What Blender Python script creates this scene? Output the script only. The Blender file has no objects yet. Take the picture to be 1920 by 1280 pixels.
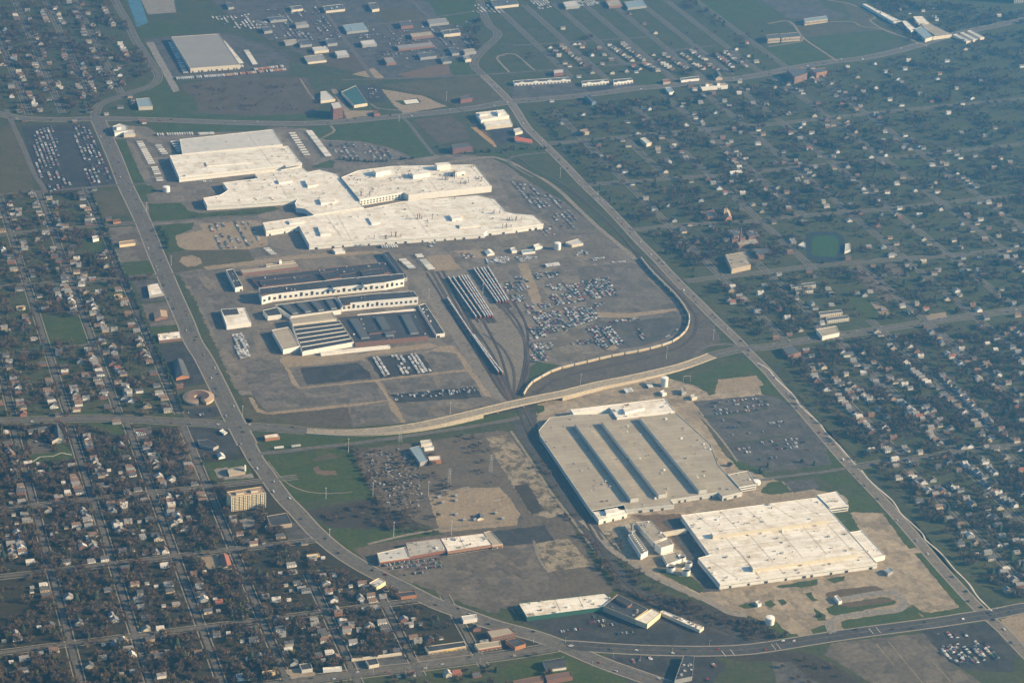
import bpy, math, random
import numpy as np
from mathutils import Quaternion, Vector

# ------------------------------------------------------------------ camera, sky, sun, exposure
scn = bpy.context.scene
COL = scn.collection
CAM_QUAT=(0.835554, 0.524844, -0.109159, -0.120303)
CAM_LENS=76.321
CAM_POS = (-1312.5, -3412.5, 1750.0)
cam_data = bpy.data.cameras.new('camera'); cam = bpy.data.objects.new('camera', cam_data)
COL.objects.link(cam); scn.camera = cam
cam.location = CAM_POS; cam.rotation_mode = 'QUATERNION'; cam.rotation_quaternion = Quaternion(CAM_QUAT)
cam_data.lens = CAM_LENS; cam_data.sensor_width = 36.0; cam_data.sensor_fit = 'HORIZONTAL'
cam_data.clip_start = 10.0; cam_data.clip_end = 30000.0

SUN_EL = math.radians(23.0); SUN_AZ = math.radians(-20.0)          # azimuth measured from +X
to_sun = Vector((math.cos(SUN_EL)*math.cos(SUN_AZ), math.cos(SUN_EL)*math.sin(SUN_AZ), math.sin(SUN_EL)))
world = bpy.data.worlds.new('World'); scn.world = world; world.use_nodes = True
wn = world.node_tree.nodes; wl = world.node_tree.links
for n in list(wn): wn.remove(n)
sky = wn.new('ShaderNodeTexSky'); sky.sky_type = 'NISHITA'; sky.sun_disc = False
sky.sun_elevation = SUN_EL; sky.sun_rotation = math.atan2(to_sun.x, to_sun.y)
sky.air_density = 1.3; sky.dust_density = 2.0; sky.altitude = 200
bg = wn.new('ShaderNodeBackground'); bg.inputs['Strength'].default_value = 0.05
wo = wn.new('ShaderNodeOutputWorld'); wl.new(sky.outputs[0], bg.inputs[0]); wl.new(bg.outputs[0], wo.inputs[0])
sun_d = bpy.data.lights.new('sun', 'SUN'); sun_d.energy = 5.0; sun_d.angle = math.radians(0.53); sun_d.color = (1.0, 0.73, 0.42)
sun = bpy.data.objects.new('sun', sun_d); COL.objects.link(sun)
sun.rotation_mode = 'QUATERNION'; sun.rotation_quaternion = to_sun.to_track_quat('Z', 'Y'); sun.location = to_sun*3000
scn.view_settings.view_transform = 'Standard'; scn.view_settings.look = 'None'
scn.view_settings.gamma = 1.0; scn.view_settings.use_curve_mapping = False
scn.view_settings.exposure = 1.62
scn.render.engine = 'CYCLES'
scn.cycles.max_bounces = 5; scn.cycles.diffuse_bounces = 2; scn.cycles.glossy_bounces = 2
scn.cycles.transmission_bounces = 2; scn.cycles.volume_bounces = 1; scn.cycles.transparent_max_bounces = 4
scn.cycles.use_denoising = True

# ------------------------------------------------------------------ helpers
RNG = random.Random(11)
def tag(o, label=None, cat=None, group=None, kind=None):
    if label: o['label'] = label
    if cat: o['category'] = cat
    if group: o['group'] = group
    if kind: o['kind'] = kind
    return o
def link(name, data, parent=None, loc=None):
    o = bpy.data.objects.new(name, data); COL.objects.link(o)
    if parent is not None: o.parent = parent
    if loc is not None: o.location = loc
    return o
class MB:
    """collects faces; every face carries a material slot"""
    def __init__(s): s.v = []; s.f = []; s.m = []
    def face(s, pts, m=0):
        i = len(s.v); s.v.extend(pts); s.f.append(tuple(range(i, i+len(pts)))); s.m.append(m)
    def prism(s, poly, z0, z1, mw=0, mt=None, top=True):
        n = len(poly)
        for i in range(n):
            a, b = poly[i], poly[(i+1) % n]
            s.face([(a[0],a[1],z0),(b[0],b[1],z0),(b[0],b[1],z1),(a[0],a[1],z1)], mw)
        if top: s.face([(p[0],p[1],z1) for p in poly], mw if mt is None else mt)
    def box(s, cx, cy, z0, sx, sy, sz, m=0, mt=None):
        x, y = sx/2, sy/2
        s.prism([(cx-x,cy-y),(cx+x,cy-y),(cx+x,cy+y),(cx-x,cy+y)], z0, z0+sz, m, mt)
    def cyl(s, cx, cy, z0, r, h, n=12, m=0, mt=None, r2=None, top=True):
        r2 = r if r2 is None else r2
        A = [(math.cos(2*math.pi*i/n), math.sin(2*math.pi*i/n)) for i in range(n)]
        for i in range(n):
            a, b = A[i], A[(i+1) % n]
            s.face([(cx+a[0]*r,cy+a[1]*r,z0),(cx+b[0]*r,cy+b[1]*r,z0),(cx+b[0]*r2,cy+b[1]*r2,z0+h),(cx+a[0]*r2,cy+a[1]*r2,z0+h)], m)
        if top: s.face([(cx+a[0]*r2,cy+a[1]*r2,z0+h) for a in A], m if mt is None else mt)
    def mesh(s, name, mats):
        me = bpy.data.meshes.new(name); me.from_pydata(s.v, [], s.f)
        for q in mats: me.materials.append(q)
        if len(mats) > 1: me.polygons.foreach_set('material_index', s.m)
        me.update(); return me
    def build(s, name, mats, parent=None, loc=None):
        if not isinstance(mats, (list, tuple)): mats = [mats]
        return link(name, s.mesh(name, mats), parent, loc)
def area(p): return sum(p[i][0]*p[(i+1)%len(p)][1]-p[(i+1)%len(p)][0]*p[i][1] for i in range(len(p)))/2
def ccw(p): return list(p) if area(p) > 0 else list(reversed(p))
def inset(p, d):
    n = len(p); out = []
    for i in range(n):
        a, b, c = p[i-1], p[i], p[(i+1) % n]
        e1 = Vector((b[0]-a[0], b[1]-a[1])).normalized(); e2 = Vector((c[0]-b[0], c[1]-b[1])).normalized()
        n1 = Vector((-e1.y, e1.x)); n2 = Vector((-e2.y, e2.x)); k = n1+n2
        L = k.length_squared
        k = n1 if L < .2 else k*(2/L)
        out.append((b[0]+k.x*d, b[1]+k.y*d))
    return out
def inside(x, y, poly):
    c = False; j = len(poly)-1
    for i in range(len(poly)):
        xi, yi = poly[i][0], poly[i][1]; xj, yj = poly[j][0], poly[j][1]
        if (yi > y) != (yj > y) and x < (xj-xi)*(y-yi)/(yj-yi)+xi: c = not c
        j = i
    return c
def wobble(p, amp, step=6.0):
    amp *= 1.5
    out = []; n = len(p)
    for i in range(n):
        a, b = p[i], p[(i+1) % n]; L = math.hypot(b[0]-a[0], b[1]-a[1]); k = max(1, int(L/step))
        for j in range(k):
            t = j/k; out.append((a[0]+(b[0]-a[0])*t+RNG.uniform(-amp, amp), a[1]+(b[1]-a[1])*t+RNG.uniform(-amp, amp)))
    return out
def smooth_line(p, step=12.0):
    """Catmull-Rom through the points (2-D or 3-D)"""
    P = [Vector(q) for q in p]
    if len(P) < 3:
        n = max(1, int((P[-1]-P[0]).length/40)); return [P[0].lerp(P[-1], i/n) for i in range(n+1)]
    out = []
    for i in range(len(P)-1):
        p0 = P[i-1] if i else P[0]*2-P[1]; p1 = P[i]; p2 = P[i+1]; p3 = P[i+2] if i+2 < len(P) else P[-1]*2-P[-2]
        k = max(1, int((p2-p1).length/step))
        for j in range(k):
            t = j/k; out.append(.5*((2*p1)+(p2-p0)*t+(2*p0-5*p1+4*p2-p3)*t*t+(3*p1-p0-3*p2+p3)*t**3))
    out.append(P[-1]); return out
def normals2(L):
    out = []
    for i in range(len(L)):
        a = L[max(0, i-1)]; b = L[min(len(L)-1, i+1)]; d = Vector((b[0]-a[0], b[1]-a[1])).normalized(); out.append(Vector((-d.y, d.x)))
    return out
def ribbon(mb, L, o0, o1, z, m=0):
    N = normals2(L)
    zz = z if callable(z) else (lambda i: z)
    for i in range(len(L)-1):
        a, b, na, nb = L[i], L[i+1], N[i], N[i+1]
        mb.face([(a[0]+na.x*o0,a[1]+na.y*o0,zz(i)),(a[0]+na.x*o1,a[1]+na.y*o1,zz(i)),(b[0]+nb.x*o1,b[1]+nb.y*o1,zz(i+1)),(b[0]+nb.x*o0,b[1]+nb.y*o0,zz(i+1))][::-1], m)
def ordinal(n):
    return '%d%s' % (n, 'th' if 10 <= n % 100 <= 20 else {1:'st',2:'nd',3:'rd'}.get(n % 10, 'th'))

# occupancy raster (2 m cells) so trees keep off roads, lots and roofs
OC = 2.0; OX0, OY0 = -1500.0, -1400.0; OW, OH = 2000, 2100
occ = np.zeros((OH, OW), bool)          # lots, lawns, roads, roofs
hard = np.zeros((OH, OW), bool)         # roads, tracks and roofs only
def mark(poly, grow=0.0, soft=False):
    p = np.array([(q[0], q[1]) for q in poly]); x0, y0 = p.min(0)-grow; x1, y1 = p.max(0)+grow
    i0, i1 = max(0, int((x0-OX0)/OC)), min(OW, int((x1-OX0)/OC)+2); j0, j1 = max(0, int((y0-OY0)/OC)), min(OH, int((y1-OY0)/OC)+2)
    if i1 <= i0 or j1 <= j0: return
    X, Y = np.meshgrid(OX0+(np.arange(i0, i1)+.5)*OC, OY0+(np.arange(j0, j1)+.5)*OC)
    c = np.zeros(X.shape, bool); n = len(p)
    for i in range(n):
        xi, yi = p[i]; xj, yj = p[i-1]
        if yi == yj: continue
        c ^= ((yi > Y) != (yj > Y)) & (X < (xj-xi)*(Y-yi)/(yj-yi)+xi)
    occ[j0:j1, i0:i1] |= c
    if not soft: hard[j0:j1, i0:i1] |= c
def mark_disc(x, y, r):
    i0, i1 = int((x-r-OX0)/OC), int((x+r-OX0)/OC)+1; j0, j1 = int((y-r-OY0)/OC), int((y+r-OY0)/OC)+1
    occ[max(0,j0):max(0,j1), max(0,i0):max(0,i1)] = True
def is_occ(x, y, grid=None):
    i = int((x-OX0)/OC); j = int((y-OY0)/OC)
    return 0 <= i < OW and 0 <= j < OH and bool((occ if grid is None else grid)[j, i])

# ------------------------------------------------------------------ materials
def nt(name):
    m = bpy.data.materials.new(name); m.use_nodes = True; t = m.node_tree
    return m, t, t.nodes['Principled BSDF']
def noise(t, pos, scale, detail=4.0, rough=.6):
    n = t.nodes.new('ShaderNodeTexNoise'); n.inputs['Scale'].default_value = scale
    n.inputs['Detail'].default_value = detail; n.inputs['Roughness'].default_value = rough
    t.links.new(pos, n.inputs['Vector']); return n.outputs['Fac']
def ramp(t, fac, lo, hi):
    r = t.nodes.new('ShaderNodeMapRange'); r.inputs['From Min'].default_value = lo; r.inputs['From Max'].default_value = hi
    t.links.new(fac, r.inputs['Value']); return r.outputs['Result']
def mix(t, fac, a, b):
    n = t.nodes.new('ShaderNodeMix'); n.data_type = 'RGBA'
    if isinstance(fac, (int, float)): n.inputs[0].default_value = fac
    else: t.links.new(fac, n.inputs[0])
    for k, c in ((6, a), (7, b)):
        if isinstance(c, tuple): n.inputs[k].default_value = (*c, 1)
        else: t.links.new(c, n.inputs[k])
    return n.outputs[2]
def position(t):
    return t.nodes.new('ShaderNodeNewGeometry').outputs['Position']
def surface(name, a, b, c=None, s1=45.0, s2=7.0, s3=1.6, rough=.95, lo=.38, hi=.62, c_at=(.56, .7), patch=0.0):
    """ground cover: two colours in patches, a third in rarer blotches, all in world metres"""
    m, t, p = nt(name); pos = position(t)
    f1 = ramp(t, noise(t, pos, 1/s1, 5), lo, hi); col = mix(t, f1, a, b)
    f2 = ramp(t, noise(t, pos, 1/s2, 4), .3, .7)
    dk = tuple(x*.55 for x in a); col2 = mix(t, f2, dk, tuple(min(1, x*1.38) for x in b))
    n = t.nodes.new('ShaderNodeMix'); n.data_type = 'RGBA'; n.inputs[0].default_value = .5
    t.links.new(col, n.inputs[6]); t.links.new(col2, n.inputs[7]); col = n.outputs[2]
    if patch:
        v = t.nodes.new('ShaderNodeTexVoronoi'); v.distance = 'CHEBYCHEV'; v.inputs['Scale'].default_value = 1/patch; t.links.new(pos, v.inputs['Vector'])
        sp = t.nodes.new('ShaderNodeSeparateColor'); t.links.new(v.outputs['Color'], sp.inputs[0])
        mr = t.nodes.new('ShaderNodeMapRange'); mr.inputs['To Min'].default_value = .74; mr.inputs['To Max'].default_value = 1.18; t.links.new(sp.outputs[0], mr.inputs['Value'])
        q = t.nodes.new('ShaderNodeMix'); q.data_type = 'RGBA'; q.blend_type = 'MULTIPLY'; q.inputs[0].default_value = 1; t.links.new(col, q.inputs[6]); t.links.new(mr.outputs[0], q.inputs[7]); col = q.outputs[2]
    if c: col = mix(t, ramp(t, noise(t, pos, 1/(s1*.6), 6, .7), *c_at), col, c)
    f3 = ramp(t, noise(t, pos, 1/s3, 2), .25, .75)
    n = t.nodes.new('ShaderNodeMix'); n.data_type = 'RGBA'; n.blend_type = 'MULTIPLY'; n.inputs[0].default_value = .5
    t.links.new(col, n.inputs[6]); t.links.new(f3, n.inputs[7])
    t.links.new(n.outputs[2], p.inputs['Base Color']); p.inputs['Roughness'].default_value = rough
    p.inputs['Specular IOR Level'].default_value = .15
    return m
def plain(name, c, rough=.7, var=.12, s=6.0, metal=0.0, spec=.3):
    m, t, p = nt(name); pos = position(t)
    f = ramp(t, noise(t, pos, 1/s, 5, .65), .3, .7)
    col = mix(t, f, tuple(x*(1-var) for x in c), tuple(min(1, x*(1+var)) for x in c))
    t.links.new(col, p.inputs['Base Color']); p.inputs['Roughness'].default_value = rough
    p.inputs['Metallic'].default_value = metal; p.inputs['Specular IOR Level'].default_value = spec
    return m
def roofing(name, c, stain, s=22.0, amt=(.55, .8), rough=.8, sheet=None):
    """membrane roof: broad tone shifts, ponding stains, streaks along the falls"""
    m, t, p = nt(name); pos = position(t)
    base = mix(t, ramp(t, noise(t, pos, 1/60.0, 3), .35, .65), tuple(x*.9 for x in c), c)
    base = mix(t, ramp(t, noise(t, pos, 1/s, 7, .7), *amt), base, stain)
    mp = t.nodes.new('ShaderNodeMapping'); mp.inputs['Scale'].default_value = (.02, .22, .1); t.links.new(pos, mp.inputs[0])
    st = ramp(t, noise(t, mp.outputs[0], 1.0, 4), .56, .74)
    n = t.nodes.new('ShaderNodeMath'); n.operation = 'MULTIPLY'; n.inputs[1].default_value = .45; t.links.new(st, n.inputs[0])
    base = mix(t, n.outputs[0], base, stain)
    if sheet:
        bk = t.nodes.new('ShaderNodeTexBrick'); bk.inputs['Scale'].default_value = 1.0; bk.inputs['Brick Width'].default_value = sheet[0]; bk.inputs['Row Height'].default_value = sheet[1]; bk.inputs['Mortar Size'].default_value = .32; bk.inputs['Mortar Smooth'].default_value = .3
        bk.inputs['Color1'].default_value = (1, 1, 1, 1); bk.inputs['Color2'].default_value = (.86, .845, .82, 1); bk.inputs['Mortar'].default_value = (.66, .6, .5, 1)
        t.links.new(pos, bk.inputs['Vector']); q = t.nodes.new('ShaderNodeMix'); q.data_type = 'RGBA'; q.blend_type = 'MULTIPLY'; q.inputs[0].default_value = 1
        t.links.new(base, q.inputs[6]); t.links.new(bk.outputs['Color'], q.inputs[7]); base = q.outputs[2]
    base2 = mix(t, ramp(t, noise(t, pos, .9, 2), .3, .7), tuple(x*.0 for x in c), (1, 1, 1))
    n = t.nodes.new('ShaderNodeMix'); n.data_type = 'RGBA'; n.blend_type = 'MULTIPLY'; n.inputs[0].default_value = .1
    t.links.new(base, n.inputs[6]); t.links.new(base2, n.inputs[7])
    t.links.new(n.outputs[2], p.inputs['Base Color']); p.inputs['Roughness'].default_value = rough
    p.inputs['Specular IOR Level'].default_value = .2
    return m
M = {}
GRASS_A, GRASS_B = (.034, .06, .008), (.07, .088, .018)
M['ground'] = surface('ground', (.042, .062, .018), (.08, .078, .03), (.11, .088, .046), 48, 8)
M['blockgrass'] = surface('blockgrass', (.028, .03, .011), (.052, .041, .019), (.08, .058, .031), 30, 6)
M['grass'] = surface('grass', GRASS_A, GRASS_B, (.11, .09, .04), 30, 6, c_at=(.54, .76))
M['meadow'] = surface('meadow', (.032, .046, .016), (.068, .066, .028), (.075, .06, .034), 50, 7)
M['drygrass'] = surface('drygrass', (.07, .068, .028), (.115, .095, .05), (.045, .056, .02), 40, 6)
M['browngrass'] = surface('browngrass', (.075, .058, .036), (.12, .094, .062), (.05, .047, .025), 32, 6)
M['scrub'] = surface('scrub', (.042, .034, .022), (.072, .058, .038), (.034, .036, .018), 25, 5)
M['dirt'] = surface('dirt', (.10, .082, .058), (.155, .126, .09), (.06, .055, .034), 30, 6)
M['brown'] = surface('brown', (.13, .088, .052), (.19, .128, .078), None, 22, 5)
M['tan'] = surface('tan', (.26, .20, .13), (.35, .275, .18), (.19, .155, .105), 30, 5)
M['orange_sand'] = surface('orange_sand', (.36, .21, .08), (.44, .28, .12), None, 14, 4)
M['redbed'] = surface('redbed', (.1, .072, .038), (.14, .1, .055), (.06, .075, .025), 16, 4)
M['yard'] = surface('yard', (.15, .128, .1), (.215, .182, .14), (.1, .088, .07), 42, 8, patch=30)
M['concrete'] = surface('concrete', (.29, .23, .155), (.37, .3, .205), (.22, .18, .13), 36, 8, patch=18)
M['concrete_old'] = surface('concrete_old', (.22, .20, .17), (.29, .26, .22), (.16, .15, .13), 25, 6)
M['slab'] = surface('slab', (.24, .195, .13), (.36, .3, .2), (.11, .09, .058), 30, 5, c_at=(.46, .58))
M['white_slab'] = plain('white_slab', (.6, .57, .5), .9)
M['asphalt'] = surface('asphalt', (.078, .072, .064), (.112, .103, .09), (.115, .1, .082), 34, 7, c_at=(.58, .72), patch=16)
M['asphalt_old'] = surface('asphalt_old', (.13, .115, .094), (.175, .153, .124), (.085, .077, .065), 46, 8, patch=22)
M['asphalt_brown'] = surface('asphalt_brown', (.125, .105, .08), (.168, .142, .108), (.088, .075, .06), 40, 8, patch=24)
M['asphalt_dark'] = surface('asphalt_dark', (.04, .039, .037), (.064, .06, .055), (.095, .084, .068), 30, 6, c_at=(.58, .74), patch=20)
M['ballast'] = surface('ballast', (.062, .057, .05), (.098, .088, .074), (.044, .04, .034), 24, 5)
M['ballast_dark'] = surface('ballast_dark', (.035, .032, .028), (.055, .05, .043), None, 20, 4)
M['gravel'] = surface('gravel', (.17, .148, .115), (.245, .21, .165), (.07, .063, .052), 26, 5)
M['cinder'] = surface('cinder', (.09, .076, .058), (.13, .108, .08), (.062, .055, .04), 36, 7)
M['road'] = surface('road', (.12, .11, .094), (.155, .14, .118), (.09, .084, .074), 60, 8, 2.5)
M['road_brown'] = surface('road_brown', (.17, .145, .115), (.215, .182, .145), (.13, .115, .095), 60, 8, 2.5)
M['road_dark'] = surface('road_dark', (.062, .06, .058), (.085, .081, .076), (.11, .1, .09), 60, 8, 2.5)
M['street'] = surface('street', (.115, .104, .088), (.155, .139, .116), (.085, .078, .066), 50, 8, 2.5)
M['tan_lane'] = surface('tan_lane', (.21, .178, .135), (.285, .24, .18), (.16, .14, .11), 30, 6)
M['concrete_lane'] = surface('concrete_lane', (.24, .21, .165), (.30, .26, .205), (.18, .16, .13), 30, 6)
M['sidewalk'] = plain('sidewalk', (.22, .195, .155), .9, .15)
M['white_path'] = plain('white_path', (.46, .43, .36), .9, .15)
M['paint_yellow'] = plain('paint_yellow', (.24, .19, .1), .8, .25, 3)
M['paint_white'] = plain('paint_white', (.62, .6, .55), .8, .2, 3)
M['water'] = plain('water', (.05, .11, .14), .12, .2, 30, 0, .5)
# walls and roofs
for k, c in dict(w_white=(.72,.70,.64), w_cream=(.58,.52,.40), w_pale=(.52,.51,.47), w_grey=(.27,.27,.26), w_brick=(.2,.11,.078), w_redbrick=(.17,.072,.055),
                 w_tan=(.42,.34,.24), w_yellow=(.70,.57,.34), w_brightyellow=(.62,.37,.06), w_orange=(.36,.17,.08), w_green=(.035,.11,.075), w_blue=(.10,.16,.22)).items():
    M[k] = plain(k, c, .75, .1, 5)
M['r_white'] = roofing('r_white', (.82, .785, .71), (.46, .38, .26), 18, (.46, .76), sheet=(46, 9))
M['r_cream'] = roofing('r_cream', (.8, .76, .68), (.46, .38, .26), 16, (.46, .76), sheet=(30, 10))
M['r_pale'] = roofing('r_pale', (.50, .49, .46), (.36, .34, .31), 22, (.5, .8))
M['r_grey'] = roofing('r_grey', (.37, .325, .25), (.27, .235, .18), 34, (.48, .8), sheet=(38, 12))
M['r_warehouse'] = roofing('r_warehouse', (.25, .24, .225), (.19, .18, .165), 40, (.5, .85))
M['r_patch'] = roofing('r_patch', (.40, .375, .33), (.13, .12, .105), 10, (.52, .64))
M['r_slate'] = roofing('r_slate', (.085, .092, .1), (.13, .13, .13), 10)
M['r_black'] = roofing('r_black', (.042, .044, .047), (.095, .09, .084), 16, (.52, .8))
M['r_brown'] = roofing('r_brown', (.15, .095, .07), (.1, .07, .055), 8)
M['r_red'] = roofing('r_red', (.27, .11, .075), (.17, .085, .06), 8)
M['r_orange'] = roofing('r_orange', (.55, .15, .065), (.4, .12, .06), 8)
M['r_tan'] = roofing('r_tan', (.33, .24, .16), (.22, .16, .11), 8)
M['r_blue'] = roofing('r_blue', (.21, .28, .32), (.15, .2, .23), 10)
M['r_green'] = roofing('r_green', (.04, .1, .1), (.03, .07, .07), 10)
M['stadium_grass'] = surface('stadium_grass', (.03, .075, .016), (.045, .095, .022), None, 20, 5)
M['track'] = plain('track', (.012, .02, .022), .9, .2, 8)
M['dark'] = plain('dark', (.03, .032, .035), .6)
M['glass'] = plain('glass', (.035, .045, .055), .15, .3, 3, 0, .5)
M['steel'] = plain('steel', (.35, .34, .32), .5, .15, 3)
M['rust'] = plain('rust', (.19, .13, .09), .8, .25, 3)
M['tank_white'] = plain('tank_white', (.72, .70, .65), .5, .06, 5)
M['seam'] = plain('seam', (.27, .225, .16), .9, .3, 4)
M['fascia_red'] = plain('fascia_red', (.25, .1, .06), .7); M['fascia_brick'] = plain('fascia_brick', (.33, .19, .11), .8)
M['fascia_tan'] = plain('fascia_tan', (.45, .33, .2), .8); M['sign_yellow'] = plain('sign_yellow', (.75, .5, .05), .6)
M['deck'] = surface('deck', (.31, .265, .195), (.4, .345, .26), (.2, .175, .135), 16, 4, 2)
M['parapet'] = plain('parapet', (.42, .36, .265), .85, .32, 3)
M['bark'] = plain('bark', (.085, .065, .05), .95, .2, 2)
M['twig_brown'] = plain('twig_brown', (.115, .075, .042), .95, .25, 9)
M['twig_grey'] = plain('twig_grey', (.12, .088, .055), .95, .25, 9)
M['twig_red'] = plain('twig_red', (.105, .066, .04), .95, .25, 9)
M['bud_olive'] = plain('bud_olive', (.1, .088, .032), .95, .25, 9)
M['bud_tan'] = plain('bud_tan', (.16, .12, .07), .95, .25, 9)
M['conifer'] = plain('conifer', (.03, .048, .022), .95, .3, 5)
M['hedge'] = plain('hedge', (.036, .055, .02), .95, .3, 5)
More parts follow.
